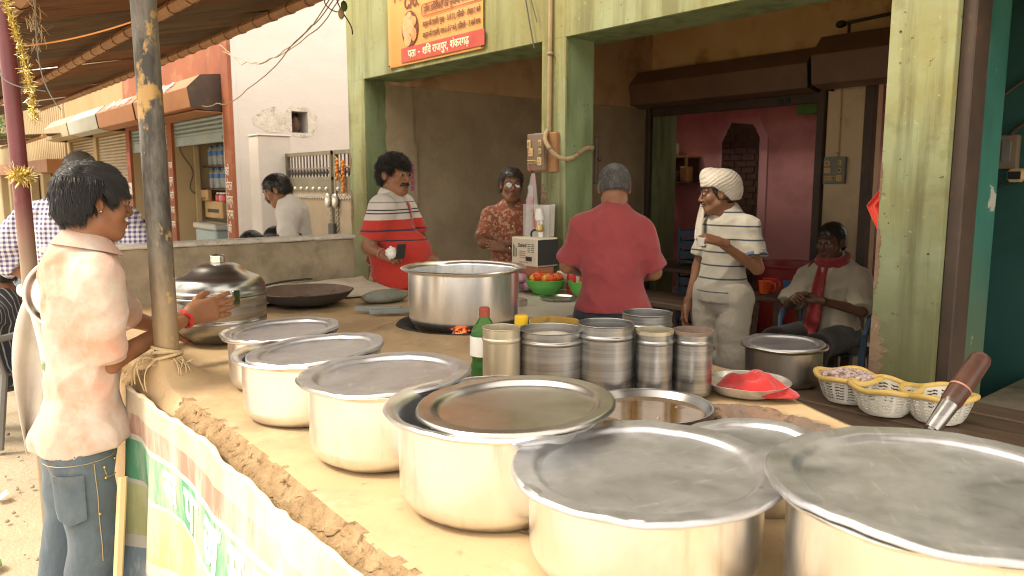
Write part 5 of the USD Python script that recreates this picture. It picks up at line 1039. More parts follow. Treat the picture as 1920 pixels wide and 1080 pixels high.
wj = thing('white_jar', 'white-lidded jar behind the squeeze bottles', 'jar', (-3.24, 3.42, ZC)); obj('jar', moved(lathe(roundpts([(0, 0), (.034, 0), (.034, .21), (0, .215)], .01, 3), 24), (-3.30, 3.47, ZC)), M['filmclear'], wj); obj('lid', moved(lathe(roundpts([(.036, .21), (.036, .245), (0, .25)], .006, 3), 24), (-3.30, 3.47, ZC)), M['bulbwhite'], wj, smooth=35)
def bowl(name, label, x, y, R, h, m, rimm=None, cat='bowl'):
    t = thing(name, label, cat, (x, y, ZC + .001)); obj('bowl', lathe(roundpts([(0, 0), (R * .6, 0), (R * .92, h * .6), (R, h), (R * 1.04, h + .002), (R * 1.0, h + .006), (R * .95, h * .92), (R * .85, h * .55), (R * .5, .006), (0, .006)], .012, 3), 48), M[m], t, world=False, smooth=True); return t
gA = bowl('green_bowl', 'translucent green bowl of tomatoes on the serving counter', -3.455, 3.165, .118, .085, 'greenplastic')
gB = bowl('green_bowl', 'translucent green bowl with green chillies next to the tomato bowl', -3.235, 3.29, .105, .085, 'greenplastic')
yB = bowl('yellow_bowl', 'yellow plastic bowl beside the stew pot', -3.50, 2.89, .075, .075, 'yellowplastic')
vr = np.random.default_rng(12)
def veg(name, label, cat, group, n, c, R, z, r, m, sy=1.0):
    for k in range(n):
        a, q = vr.uniform(0, 6.28), R * math.sqrt(vr.random()); s = r * vr.uniform(.85, 1.12)
        p = (c[0] + q * math.cos(a), c[1] + q * math.sin(a), z + .012 * vr.random() + (.02 if q < R * .4 else 0))
        t = thing(name, label, cat, p, a, group); obj('body', blob((0, 0, 0), (s, s * sy, s * .88), int(k * 3 + n), .05, 2, 1.3), M[m], t, world=False, smooth=True)
        obj('stalk', tube([(0, 0, s * .8), (.002, 0, s * 1.0)], .003, 5), M['leaf'], t, world=False)
veg('tomato', 'ripe red tomato heaped in the green bowl', 'tomato', 'red tomatoes in the green bowl', 6, (-3.43, 3.18), .075, ZC + .098, .034, 'tomato')
veg('tomato', 'orange half-ripe tomato heaped in the green bowl', 'tomato', 'orange tomatoes in the green bowl', 5, (-3.49, 3.13), .07, ZC + .090, .032, 'tomato_orange')
veg('green_pepper', 'green pepper lying in the second green bowl', 'pepper', 'green peppers in the second bowl', 5, (-3.235, 3.29), .05, ZC + .05, .032, 'chilli', 1.5)
veg('onion', 'purple onion heaped behind the yellow bowl', 'onion', 'purple onions on the serving counter', 18, (-3.68, 3.10), .115, ZC + .035, .034, 'onion')
veg('onion', 'purple onion in the upper layer of the heap behind the yellow bowl', 'onion', 'upper purple onions on the serving counter', 9, (-3.68, 3.10), .07, ZC + .085, .033, 'onion')
pp = thing('paper_packet', 'white paper packet lying behind the tomato bowl', 'packet', (-3.36, 3.20, ZC)); obj('packet', rotm(cbox(-3.50, -3.32, 3.30, 3.36, ZC + .05, ZC + .13, .01), .1, (0, 0, 1), (-3.4, 3.33, 0)), M['bulbwhite'], pp)
pl = thing('steel_plate', 'shallow steel plate in front of the green bowls', 'plate', (-3.22, 3.06, ZC)); obj('plate', lathe(roundpts([(0, .004), (.09, .004), (.108, .018), (.112, .018), (.092, 0), (0, 0)], .006, 3), 40), M['steel'], pl, world=False, smooth=35)
sc = thing('steel_tin', 'low steel tin lid in front of the yellow bowl', 'tin', (-3.24, 2.74, ZC)); obj('tin', lathe(roundpts([(0, 0), (.07, 0), (.07, .03), (.067, .03), (.06, .034), (0, .034)], .004, 3), 36), M['steel'], sc, world=False, smooth=35)
kn = thing('knife', 'blue-handled knife lying on the serving counter', 'knife', (-2.85, 2.93, ZC + .01)); obj('handle', tube([(-3.05, 3.09, ZC + .012), (-2.98, 3.18, ZC + .012)], [.009, .011], 8), M['knifeblue'], kn); obj('blade', sheet(lambda u, v: np.stack([-3.05 - .07 * u, 3.09 - .09 * u + .014 * v * (1 - u), np.full_like(u, ZC + .012)], 1), 5, 3, .0015), M['steel'], kn, smooth=False)

# ------------------------------------------------------------------ furniture and things inside
def bench(label, x0, x1, y0, y1, h, cat='bench', rz=0, m='wooddark'):
    cx, cy = (x0 + x1) / 2, (y0 + y1) / 2; t = thing('wooden_bench', label, cat, (cx, cy, 0), rz); a, b = (x1 - x0) / 2, (y1 - y0) / 2
    for k in range(3): obj('plank', cbox(-a, a, -b + k * 2 * b / 3 + .003, -b + (k + 1) * 2 * b / 3 - .003, h - .04, h, .005), M[m], t, world=False)
    for sx in (-1, 1):
        for sy in (-1, 1): obj('leg', cbox(sx * (a - .06) - .03, sx * (a - .06) + .03, sy * (b - .05) - .03, sy * (b - .05) + .03, .004, h - .04, .005), M[m], t, world=False)
        obj('stretcher', cbox(sx * (a - .06) - .015, sx * (a - .06) + .015, -b + .08, b - .08, .15, .20, .004), M[m], t, world=False)
    return t
bench('dark wooden bench behind the man in the pink-red shirt', -4.6, -3.2, 4.5, 5.0, .62)
bench('dark wooden table deep inside behind the first bench', -5.6, -4.0, 5.9, 6.5, .70, 'table')
bench('dark wooden bench behind the seated man next to the right pillar', -2.5, -1.62, 4.75, 5.05, .46)
pg = thing('paper_plate', 'folded paper on the dark bench beside the right pillar', 'paper', (-2.2, 4.9, .46)); obj('paper', blob((-2.2, 4.88, .475), (.09, .06, .012), 3, .3, 2), M['paper'], pg, smooth=True)
sl = thing('round_stool', 'round-topped wooden stool carrying coloured mugs', 'stool', (-3.30, 5.55, 0))
obj('top', lathe(roundpts([(0, .59), (.21, .59), (.215, .60), (.215, .625), (.2, .63), (0, .63)], .008, 3), 36), M['wood2'], sl, world=False, smooth=35)
for k in range(4):
    a = k * math.pi / 2 + .5; obj('leg', tube([(.20 * math.cos(a), .20 * math.sin(a), .004), (.15 * math.cos(a), .15 * math.sin(a), .59)], .022, 8), M['wood2'], sl, world=False)
for k, (dx, dy, m, lab) in enumerate(((-.06, -.09, 'tomato', 'orange-red plastic mug on the round stool'), (.09, .03, 'blueplastic', 'blue plastic mug on the round stool'), (-.12, .07, 'redplastic', 'dark red plastic mug at the back of the round stool'))):
    t = thing('plastic_mug', lab, 'mug', (-3.30 + dx, 5.55 + dy, .632)); obj('cup', lathe(roundpts([(0, 0), (.042, 0), (.055, .10), (.057, .104), (.052, .10), (.04, .006), (0, .006)], .006, 3), 28), M[m], t, world=False, smooth=35)
    obj('handle', tube(spline([(.052, 0, .085), (.085, 0, .08), (.085, 0, .035), (.047, 0, .03)], 12), .006, 6), M[m], t, world=False)
tb_ = thing('red_tub', 'large dark red plastic tub behind the round stool', 'tub', (-3.80, 6.6, 0)); obj('tub', lathe(roundpts([(0, .004), (.27, .004), (.33, .74), (.345, .75), (.345, .77), (.32, .765), (.26, .02), (0, .02)], .01, 3), 40), mat('tubred', (.25, .02, .02), (.3, .03, .03), 5, .4), tb_, world=False, smooth=35)
for k in range(3):
    t = thing('bottle_crate', ('dark blue bottle crate at the bottom of the stack behind the turbaned man', 'dark blue bottle crate in the middle of the stack behind the turbaned man', 'dark blue bottle crate on top of the stack behind the turbaned man')[k], 'crate', (-4.55, 6.35, .004 + k * .36))
    fr = [box(-.22, .22, -.17, .17, 0, .03)]
    for sx in (-1, 1):
        for z in (.05, .15, .25): fr += [box(sx * .22 - .01, sx * .22 + .01, -.17, .17, z, z + .07)]
    for sy in (-1, 1):
        for z in (.05, .15, .25): fr += [box(-.209, .209, sy * .17 - .01, sy * .17 + .01, z, z + .07)]
    obj('shell', fr, M['bluedark'], t, world=False)
    for sx in (-1, 1):
        for sy in (-1, 1): obj('corner', box(sx * .222 - .014, sx * .222 + .014, sy * .172 - .014, sy * .172 + .014, .03, .345), M['bluedark'], t, world=False)
wsf = thing('wall_shelf', 'small ornate wooden wall shelf on the pink wall', 'shelf', (-6.9, 8.85, 1.5))
for z in (1.50, 1.86): obj('board', cbox(-7.16, -6.62, 8.70, 8.995, z, z + .03, .004), M['brass'] if z > 1.6 else M['wood2'], wsf)
for x in (-7.14, -6.66): obj('post', tube([(x, 8.72, 1.53), (x, 8.72, 1.62), (x, 8.72, 1.70), (x, 8.72, 1.86)], [.02, .03, .016, .024], 8), M['brass'], wsf)
obj('back', box(-7.14, -6.64, 8.98, 8.996, 1.53, 1.86), M['wood2'], wsf)
jc = thing('plastic_can', 'white plastic can on top of the small wall shelf', 'can', (-7.02, 8.85, 1.89)); obj('can', cbox(-7.10, -6.93, 8.78, 8.92, 1.891, 2.07, .02), M['whiteplastic'], jc); obj('cap', moved(lathe([(0, .03), (.03, .03), (.03, 0)], 14), (-6.98, 8.85, 2.07)), M['whiteplastic'], jc)
tn = thing('brass_tin', 'yellow tin standing on the small wall shelf', 'tin', (-6.72, 8.8, 1.53)); obj('tin', cbox(-6.80, -6.66, 8.76, 8.88, 1.531, 1.74, .01), M['brass'], tn)
cn = thing('conch', 'pale conch standing on the small wall shelf', 'conch', (-7.02, 8.76, 1.53)); obj('shell', blob((-7.02, 8.76, 1.62), (.04, .04, .09), 3, .2, 2), M['bulbwhite'], cn)
rd = thing('radio', 'dark little radio in the middle of the small wall shelf', 'radio', (-6.88, 8.76, 1.53)); obj('case', cbox(-6.97, -6.81, 8.72, 8.80, 1.531, 1.68, .01), M['steeldark'], rd); obj('knob', moved(trimesh.creation.icosphere(1, .02), (-6.89, 8.71, 1.6)), M['chrome'], rd)
of = thing('flower_offering', 'orange flowers heaped at the left of the small wall shelf', 'flowers', (-7.08, 8.74, 1.53))
for k in range(6): obj('flower', blob((-7.12 + .035 * k, 8.71, 1.545 + .012 * (k % 3)), (.03, .025, .025), k, .3, 1), M['marigold'], of)
hb = thing('hanging_bag', 'small clear bag hanging under the wall shelf', 'bag', (-7.0, 8.75, 1.4)); obj('bag', blob((-7.02, 8.75, 1.30), (.05, .04, .10), 3, .2, 3), M['filmclear'], hb, smooth=True); obj('string', tube([(-7.02, 8.75, 1.39), (-7.04, 8.75, 1.50)], .004, 5), M['rope'], hb)
rr = thing('red_towel', 'bright red ribbed cloth hanging behind the right pillar', 'cloth', (-1.72, 3.95, 1.4))
def rtow(u, v):
    w = .20 * np.interp(v, [0, .35, .45, 1], [.15, .75, 1.0, .12]); x = -1.66 - w * u; 
    return np.stack([x, 3.93 + .012 * np.sin(u * 22), 1.66 - .60 * v], 1)
obj('cloth', sheet(rtow, 40, 30, .004), mat('redtowel', (.62, .03, .015), (.7, .05, .02), 9, .85, sheen=.3, bump=.3, bscale=200), rr, smooth=True)
obj('stripes', [tube(rtow(np.full(24, u), np.linspace(.05, .97, 24)) + [0, -.003, 0], .003, 4) for u in (.25, .45, .65, .85)], M['paintred'], rr)
# teal shop: socket, plug, cables
ts = thing('wall_socket', 'small dark socket box on the teal back wall', 'socket', (-1.42, 4.72, 1.68)); obj('box', cbox(-1.53, -1.44, 4.70, 4.748, 1.58, 1.76, .006), M['board'], ts); obj('face', cbox(-1.515, -1.47, 4.692, 4.70, 1.62, 1.73, .003), M['greyplastic'], ts)
tp = thing('yellow_plug', 'yellow multi-plug dangling from a cable by the teal wall', 'plug', (-1.40, 4.66, 1.5)); obj('plug', cbox(-1.46, -1.38, 4.62, 4.68, 1.51, 1.58, .015), M['socket'], tp); obj('face', cbox(-1.45, -1.39, 4.614, 4.620, 1.525, 1.565, .004), M['blackplastic'], tp)
obj('cable', tube(spline([(-1.43, 4.66, 1.51), (-1.50, 4.69, 1.50), (-1.53, 4.70, 1.58)], 12), .005, 5), M['wire'], tp)
for k, pts in enumerate((((-1.30, 4.74, 2.6), (-1.25, 4.74, 2.2), (-1.10, 4.74, 1.9), (-.8, 4.74, 1.75)), ((-1.55, 4.70, 1.95), (-1.38, 4.72, 2.08), (-1.05, 4.72, 2.22)), ((-1.50, 4.72, 1.72), (-1.44, 4.70, 1.80), (-1.2, 4.70, 1.83), (-.9, 4.70, 1.80)))):
    t = thing('wall_cable', ('long cable drooping from the ceiling down the teal wall', 'straight cable slanting up across the teal wall', 'black cable looping over the socket box')[k], 'cable', pts[0]); obj('cable', tube(spline(pts, 20), .010 if k < 2 else .012, 6), M['wire'], t)

# ------------------------------------------------------------------ the water shop
for z in (1.76, 1.44, 1.02): obj('shelf', cbox(-11.49, -9.38, 3.80, 4.15, z - .025, z, .004), M['steeldark'], sA)
obj('shelf_back', box(-11.5, -9.37, 4.16, 4.18, 0, 2.36), M['creamwall'], sA)
bp = roundpts([(0, 0), (.032, 0), (.036, .01), (.034, .06), (.037, .08), (.034, .12), (.037, .17), (.020, .205), (.013, .215), (0, .215)], .01, 3)
wb0 = None
for row, z, n, xa in ((0, 1.762, 7, -11.42), (1, 1.442, 6, -11.40)):
    for k in range(n):
        x = xa + k * (.115 if row == 0 else .13)
        lab = 'clear water bottle with blue label on the upper shelf of the red shop' if row == 0 else 'clear water bottle with blue label on the lower shelf of the red shop'
        grp = 'water bottles on the upper shelf' if row == 0 else 'water bottles on the lower shelf'
        if wb0 is None:
            wb0 = thing('water_bottle', lab, 'bottle', (x, 3.90, z), 0, grp); s_ = 1.22
            obj('body', lathe(np.array(bp) * s_, 20), M['bottleclear'], wb0, world=False, smooth=40); obj('cap', lathe(np.array([(.0155, .21), (.0155, .235), (0, .236)]) * s_, 12), M['blueplastic'], wb0, world=False); obj('label', lathe(np.array([(.0375, .115), (.0378, .165)]) * s_, 20), M['blueplastic'], wb0, world=False, smooth=40)
        else: dup(wb0, (x, 3.90 + .02 * (k % 2), z), .3 * k, lab, grp)
cb = thing('cardboard_box', 'printed cardboard box below the bottle shelves', 'box', (-10.0, 3.9, .8)); obj('box', cbox(-11.42, -10.72, 3.78, 4.10, 1.022, 1.26, .01), M['cardboard'], cb); obj('print', box(-11.3, -10.85, 3.776, 3.7795, 1.10, 1.15), M['print_dark'], cb)
cb2 = thing('cardboard_box', 'small brown carton under the lower bottle row', 'box', (-10.2, 3.85, 1.3)); obj('box', cbox(-11.46, -11.16, 3.74, 3.80, 1.265, 1.42, .008), M['cardboard'], cb2); obj('print', onto(letters('BEST NO', .03, .001), (-11.43, 3.7385, 1.28), (1, 0, 0), (0, 0, 1)), M['print_dark'], cb2, smooth=False)
ice = thing('ice_box', 'blue and grey cool box standing in the red shop doorway', 'cool box', (-9.8, 3.6, 0)); obj('body', cbox(-10.95, -10.15, 3.48, 3.72, .004, .90, .02), M['slat_blue'], ice); obj('lid', cbox(-10.99, -10.12, 3.46, 3.73, .902, .98, .015), M['hood_grey'], ice); obj('sign', box(-10.7, -10.3, 3.474, 3.4785, .62, .74), M['paintwhite'], ice)
for k, (x, m) in enumerate(((-11.05, 'redplastic'), (-10.92, 'onion'), (-10.80, 'redplastic'))):
    t = thing('plastic_jar', ('small red jar left on the printed cardboard box', 'pink-topped jar in the middle on the cardboard box', 'small red jar right on the printed cardboard box')[k], 'jar', (x, 3.86, 1.262)); obj('jar', lathe(roundpts([(0, 0), (.05, 0), (.05, .08), (.03, .1), (0, .1)], .01, 3), 18), M[m], t, world=False, smooth=35); obj('lid', lathe([(.034, .1), (.034, .12), (0, .12)], 14), M['bulbwhite'], t, world=False)
swr = thing('shop_cable', 'black cable hanging down the cream panel of the red shop', 'cable', (-10.6, 3.72, 1.7)); obj('cable', tube(spline([(-11.485, 3.52, 2.1), (-11.485, 3.60, 1.8), (-11.485, 3.66, 1.65), (-11.485, 3.61, 1.48), (-11.485, 3.67, 1.36)], 24), .009, 5), M['wire'], swr)
# ------------------------------------------------------------------ figures: smooth distance fields meshed by surface nets
class Field:
    def __init__(s, lo, hi, res):
        s.lo = np.array(lo, float); s.res = res; s.n = np.ceil((np.array(hi) - s.lo) / res).astype(int) + 1
        s.d = np.full(s.n, .25, np.float32)
        s.ax = [s.lo[k] + res * np.arange(s.n[k]) for k in range(3)]
    def block(s, lo, hi):
        i0 = np.clip(np.floor((np.array(lo) - s.lo) / s.res).astype(int), 0, s.n); i1 = np.clip(np.ceil((np.array(hi) - s.lo) / s.res).astype(int) + 1, 0, s.n)
        sl = tuple(slice(a, b) for a, b in zip(i0, i1))
        P = np.stack(np.meshgrid(*[s.ax[k][sl[k]] for k in range(3)], indexing='ij'), -1) if all(b > a for a, b in zip(i0, i1)) else None
        return sl, P
    def put(s, f, lo, hi, k=.02, sub=False):
        m = k + 2.5 * s.res
        sl, P = s.block(np.array(lo) - m, np.array(hi) + m)
        if P is None: return
        a, b = s.d[sl], f(P).astype(np.float32)
        if sub:
            b = -b; h = np.clip(k - np.abs(a - b), 0, None) / k; s.d[sl] = np.maximum(a, b) + h * h * k * .25
        else:
            h = np.clip(k - np.abs(a - b), 0, None) / k; s.d[sl] = np.minimum(a, b) - h * h * k * .25
    def cone(s, a, b, ra, rb=None, k=.02, sub=False, cap0=False, cap1=False):
        a, b = np.array(a, float), np.array(b, float); rb = ra if rb is None else rb; ab = b - a; L2 = ab @ ab + 1e-12; L = math.sqrt(L2)
        def f(P):
            t = ((P - a) @ ab) / L2; tc = np.clip(t, 0, 1)
            d = np.linalg.norm(P - a - tc[..., None] * ab, axis=-1) - (ra + (rb - ra) * tc)
            if cap1: d = np.maximum(d, (t - 1) * L)
            if cap0: d = np.maximum(d, -t * L)
            return d
        r = max(ra, rb); s.put(f, np.minimum(a, b) - r, np.maximum(a, b) + r, k, sub)
    def ell(s, c, r, k=.02, sub=False, R=None):
        c, r = np.array(c, float), np.array(r, float); q = r.max()
        def f(P):
            p = P - c
            if R is not None: p = p @ R
            k0 = np.linalg.norm(p / r, axis=-1); k1 = np.linalg.norm(p / r ** 2, axis=-1) + 1e-9
            return k0 * (k0 - 1) / k1
        s.put(f, c - q, c + q, k, sub)
    def cut(s, n, p, k=.004):
        """Keeps the side the normal points away from."""
        n = np.array(n, float); n /= np.linalg.norm(n); P = np.stack(np.meshgrid(*s.ax, indexing='ij'), -1)
        s.d = np.maximum(s.d, ((P - np.array(p)) @ n).astype(np.float32))
    def noise(s, amp, scale, seed=0, octaves=3):
        P = np.stack(np.meshgrid(*s.ax, indexing='ij'), -1); near = np.abs(s.d) < .05
        s.d[near] += amp * 2 * (meshkit.fbm(P[near] * np.array(scale) + 30, octaves, seed) - .5)
    def crease(s, amp, seed=0):
        P = np.stack(np.meshgrid(*s.ax, indexing='ij'), -1); near = np.abs(s.d) < .05; q = P[near]
        for k, (M_, a) in enumerate((((9, 9, 5), 1.0), ((14, 6, 12), .7))):
            w = q + .05 * meshkit.fbm(q * 6 + k, 2, seed + 5)[:, None]
            q2 = w @ rotx(.5 - k).T @ roty(.6 * (1 - 2 * k)).T
            s.d[near] -= amp * a * np.clip(1 - 3.2 * np.abs(meshkit.noise(q2 * np.array(M_) + 40, seed + k) - .5), 0, 1) ** 2
    def mesh(s):
        d = s.d; neg = d < 0; n = d.shape
        c = [neg[i:n[0] - 1 + i, j:n[1] - 1 + j, k:n[2] - 1 + k] for i in (0, 1) for j in (0, 1) for k in (0, 1)]
        tot = sum(x.astype(np.int8) for x in c); act = (tot > 0) & (tot < 8)
        idx = np.full(act.shape, -1, np.int64); I = np.argwhere(act); idx[act] = np.arange(len(I))
        corners = np.array([(i, j, k) for i in (0, 1) for j in (0, 1) for k in (0, 1)])
        D = np.stack([d[I[:, 0] + o[0], I[:, 1] + o[1], I[:, 2] + o[2]] for o in corners], 1)
        acc = np.zeros((len(I), 3)); cnt = np.zeros(len(I))
        for a in range(8):
            for b in range(a + 1, 8):
                if np.abs(corners[a] - corners[b]).sum() != 1: continue
                x = (D[:, a] < 0) != (D[:, b] < 0); t = D[x, a] / (D[x, a] - D[x, b] + 1e-12)
                acc[x] += corners[a] + t[:, None] * (corners[b] - corners[a]); cnt[x] += 1
        v = s.lo + s.res * (I + acc / cnt[:, None])
        F = []
        for ax in range(3):
            u, w = [(1, 2), (2, 0), (0, 1)][ax]
            sl0 = [slice(None)] * 3; sl1 = [slice(None)] * 3; sl0[ax] = slice(0, -1); sl1[ax] = slice(1, None)
            for q in (u, w): sl0[q] = slice(1, -1); sl1[q] = slice(1, -1)
            a, b = neg[tuple(sl0)], neg[tuple(sl1)]
            for flip, m in ((False, a & ~b), (True, ~a & b)):
                E = np.argwhere(m)
                if not len(E): continue
                off = np.ones(3, int); off[ax] = 0; E = E + off
                def at(du, dw):
                    e = E.copy(); e[:, u] += du; e[:, w] += dw; return idx[e[:, 0], e[:, 1], e[:, 2]]
                qd = np.stack([at(-1, -1), at(0, -1), at(0, 0), at(-1, 0)], 1)
                F.append(qd[:, ::-1] if flip else qd)
        F = np.vstack(F); F = F[(F >= 0).all(1)]
        return trimesh.Trimesh(v, tri(F), process=False)

def rotz(a): c, s = math.cos(a), math.sin(a); return np.array([[c, -s, 0], [s, c, 0], [0, 0, 1.0]])
def rotx(a): c, s = math.cos(a), math.sin(a); return np.array([[1, 0, 0], [0, c, -s], [0, s, c]])
def roty(a): c, s = math.cos(a), math.sin(a); return np.array([[c, 0, s], [0, 1, 0], [-s, 0, c]])
def place(m, R, t): return trimesh.Trimesh(np.asarray(m.vertices) @ R.T + np.array(t), m.faces, process=False)

# ---- heads (built facing +y, ear height at z = 0) and hands
_heads = {}
def head_mesh(kind):
    """kind: dict of small variations."""
    key = tuple(sorted(kind.items()))
    if key in _heads: return _heads[key]
    w, jaw, nose, cheek = kind.get('w', 1.0), kind.get('jaw', 1.0), kind.get('nose', 1.0), kind.get('cheek', 1.0)
    f = Field((-.11, -.13, -.20), (.11, .15, .14), .0042)
    f.ell((0, -.016, .036), (.074 * w, .094, .086), .02)
    f.ell((0, .030, -.040), (.059 * w, .060, .080), .03)
    f.ell((0, .058, -.096), (.027 * jaw, .023, .019), .03)
    for s in (-1, 1):
        f.cone((s * .050 * jaw, .005, -.060), (s * .020, .060, -.096), .019, .014, .03)
        f.ell((s * .043, .058, -.022), (.021 * cheek, .020, .022), .025)
        f.cone((s * .010, .086, .026), (s * .048, .068, .028), .0095, .008, .014)
        f.ell((s * .031, .094, .010), (.0155, .012, .009), .012, True)
        f.ell((s * .031, .078, .009), (.0135, .0120, .0125), .003)            # eyeball under the lids
        f.cone((s * .016, .089, .0135), (s * .046, .078, .0125), .0042, .0035, .006)   # upper lid
        f.cone((s * .018, .087, .0035), (s * .044, .078, .0035), .0028, .0025, .005)
        f.ell((s * .012, .097, -.033), (.0095 * nose, .010, .0075), .008)
        f.ell((s * .077 * w, -.010, .000), (.011, .020, .033), .008, R=rotz(s * .35))
        f.ell((s * .088 * w, -.004, .002), (.007, .011, .020), .006, True)
    f.cone((0, .088, .018), (0, .108, -.026), .0075, .0105 * nose, .012)
    f.cone((-.017, .088, -.061), (.017, .088, -.061), .0062, k=.008); f.cone((-.010, .094, -.060), (.010, .094, -.060), .0050, k=.006)
    f.cone((-.014, .087, -.073), (.014, .087, -.073), .0068, k=.008); f.cone((-.022, .094, -.0665), (.022, .094, -.0665), .0018, k=.003, sub=True)
    f.cone((0, -.022, -.05), (0, -.040, -.20), .053, .058, .03)
    m = f.mesh(); _heads[key] = m; return m
def hand_mesh(curl=(.3, .3, .35, .4), spread=.06, thumb=(.7, .3), right=True, size=1.0):
    """Wrist at the origin, fingers along +y, back of the hand +z; the thumb lies on -x for a right hand. curl: bend per joint (radians)."""
    s = -1 if right else 1
    f = Field((-.10, -.06, -.11), (.10, .21, .06), .0033)
    f.cone((0, -.05, 0), (0, .0, 0), .026, .025, .015)
    for x, r in ((-.028, .0145), (-.010, .0150), (.009, .0145), (.026, .0130)): f.cone((x * .55, .006, 0), (x, .082 - abs(x + .006) * .15, 0), .017, r, .014)
    f.ell((s * .024, .030, -.009), (.018, .032, .017), .015)
    for k, (x, L, r) in enumerate(((s * .029, .072, .0092), (s * .0105, .080, .0094), (-s * .0085, .075, .0089), (-s * .026, .060, .0080))):
        p = np.array([x, .080 - abs(x + .006) * .15, .001]); a = -(spread * (1.5 - k)) * -s; d = np.array([math.sin(a), math.cos(a), 0]); n = np.array([0, 0, -1.0]); c = 0
        for j, (fr, rr) in enumerate(((.46, 1.0), (.30, .92), (.24, .82))):
            c += curl[k] * (1.0, 1.15, .75)[j]; v = d * math.cos(c) + n * math.sin(c); q = p + v * L * fr
            f.cone(p, q, r * rr, r * (rr - .06), .005); f.ell(q, (r * rr * 1.02,) * 3, .004); p = q
    p = np.array([s * .022, .014, -.008]); a, b = thumb
    for j, (L, r) in enumerate(((.042, .0135), (.032, .0110), (.025, .0095))):
        ang = a - j * b * .6; v = np.array([s * math.sin(ang), math.cos(ang), -.25 - .15 * j]); v /= np.linalg.norm(v); q = p + v * L; f.cone(p, q, r, r * .9, .007); p = q
    m = f.mesh(); m.apply_scale(size); return m
def frame(y, z):
    """Rotation whose +y axis is y and whose +z leans to z."""
    y = np.array(y, float); y /= np.linalg.norm(y); z = np.array(z, float); z = z - y * (y @ z); z /= np.linalg.norm(z)
    return np.stack([np.cross(y, z), y, z], 1)

# ---- skins and cloths
def skin(name, c1, c2):
    mat(name, c1, c2, 14, .46, bump=.08, bscale=220, bdist=.002, spec=.4, stains=[((c1[0] * .72, c1[1] * .66, c1[2] * .62), 9, .55, .75, .18)])
skin('skin_boy', (.24, .105, .052), (.30, .135, .068)); skin('skin_a', (.235, .108, .056), (.29, .135, .072)); skin('skin_b', (.19, .085, .044), (.24, .11, .058)); skin('skin_dark', (.085, .040, .024), (.115, .054, .032))
mat('nail', (.36, .20, .14), None, 5, .35); mat('eyewhite', (.26, .22, .19), None, 5, .25); mat('iris', (.016, .010, .008), None, 5, .12); mat('lips', (.16, .055, .04), None, 8, .4)
for n_, c_, r_g in (('hair_black', (.010, .008, .007), .38), ('hair_brown', (.022, .014, .010), .40), ('hair_grey', (.10, .09, .08), .5), ('hair_iron', (.05, .046, .042), .5)):
    MATS[n_] = usdkit.material(stage, '/World/Looks/' + n_, {'p': ('principled_bsdf', dict(base_color=c_, roughness=r_g, specular_ior_level=.6))}, surface='p.BSDF')
MATS['hair_salt'] = usdkit.material(stage, '/World/Looks/hair_salt', {'p': ('principled_bsdf', dict(base_color=(.19, .185, .18), roughness=.5))}, surface='p.BSDF')
def strands(name, pts, nor, length, mtl, parent, comb, droop=.5, width=.0011, seed=0, seg=5, curl=0.0, label=None, jit=.20):
    """Hair: tapered curves rooted at pts; comb(p, n) gives the lying direction."""
    r = np.random.default_rng(seed); n = len(pts); L = length * r.uniform(.65, 1.1, n)
    c = comb(pts, nor); c = c - nor * (c * nor).sum(1, keepdims=True) * .8; c /= np.linalg.norm(c, axis=1, keepdims=True) + 1e-9
    c = c + r.normal(size=(n, 3)) * jit; t = np.linspace(0, 1, seg)[None, :, None]
    P = pts[:, None] + (nor[:, None] * (1 - t * droop) * .35 + c[:, None] * t * .95) * t * L[:, None, None]
    P[..., 2] -= (t[..., 0] ** 2) * L[:, None] * droop * .25
    if curl:
        ph = r.uniform(0, 6.28, (n, 1)); P[..., 0] += curl * np.sin(ph + t[..., 0] * 9) * t[..., 0]; P[..., 1] += curl * np.cos(ph + t[..., 0] * 9) * t[..., 0]; P[..., 2] += curl * .8 * np.sin(ph * 2 + t[..., 0] * 7) * t[..., 0]
    p = parent.path + '/' + numbered(parent.path, name); b = UsdGeom.BasisCurves.Define(stage, p)
    b.CreateTypeAttr('linear'); b.CreatePointsAttr(Vt.Vec3fArray.FromNumpy(P.reshape(-1, 3).astype(np.float32))); b.CreateCurveVertexCountsAttr(Vt.IntArray.FromNumpy(np.full(n, seg, np.int32)))
    w = np.broadcast_to(width * (1 - .75 * t[..., 0] ** 2), (n, seg)); b.CreateWidthsAttr(Vt.FloatArray.FromNumpy(w.ravel().astype(np.float32))); b.SetWidthsInterpolation('vertex')
    UsdShade.MaterialBindingAPI.Apply(b.GetPrim()).Bind(M[mtl]); data(b.GetPrim(), label, kind='stuff')
def sample(mesh, n, seed, keep=None):
    r = np.random.default_rng(seed); v, f = np.array(mesh.vertices), np.array(mesh.faces); a = np.linalg.norm(np.cross(v[f[:, 1]] - v[f[:, 0]], v[f[:, 2]] - v[f[:, 0]]), axis=1)
    k = r.choice(len(f), n, p=a / a.sum()); u = r.random((n, 2)); x = u.sum(1) > 1; u[x] = 1 - u[x]
    P = v[f[k, 0]] + u[:, :1] * (v[f[k, 1]] - v[f[k, 0]]) + u[:, 1:] * (v[f[k, 2]] - v[f[k, 0]])
    N = np.cross(v[f[k, 1]] - v[f[k, 0]], v[f[k, 2]] - v[f[k, 0]]); N /= np.linalg.norm(N, axis=1, keepdims=True) + 1e-12
    if keep is not None: q = keep(P); P, N = P[q], N[q]
    return P, N

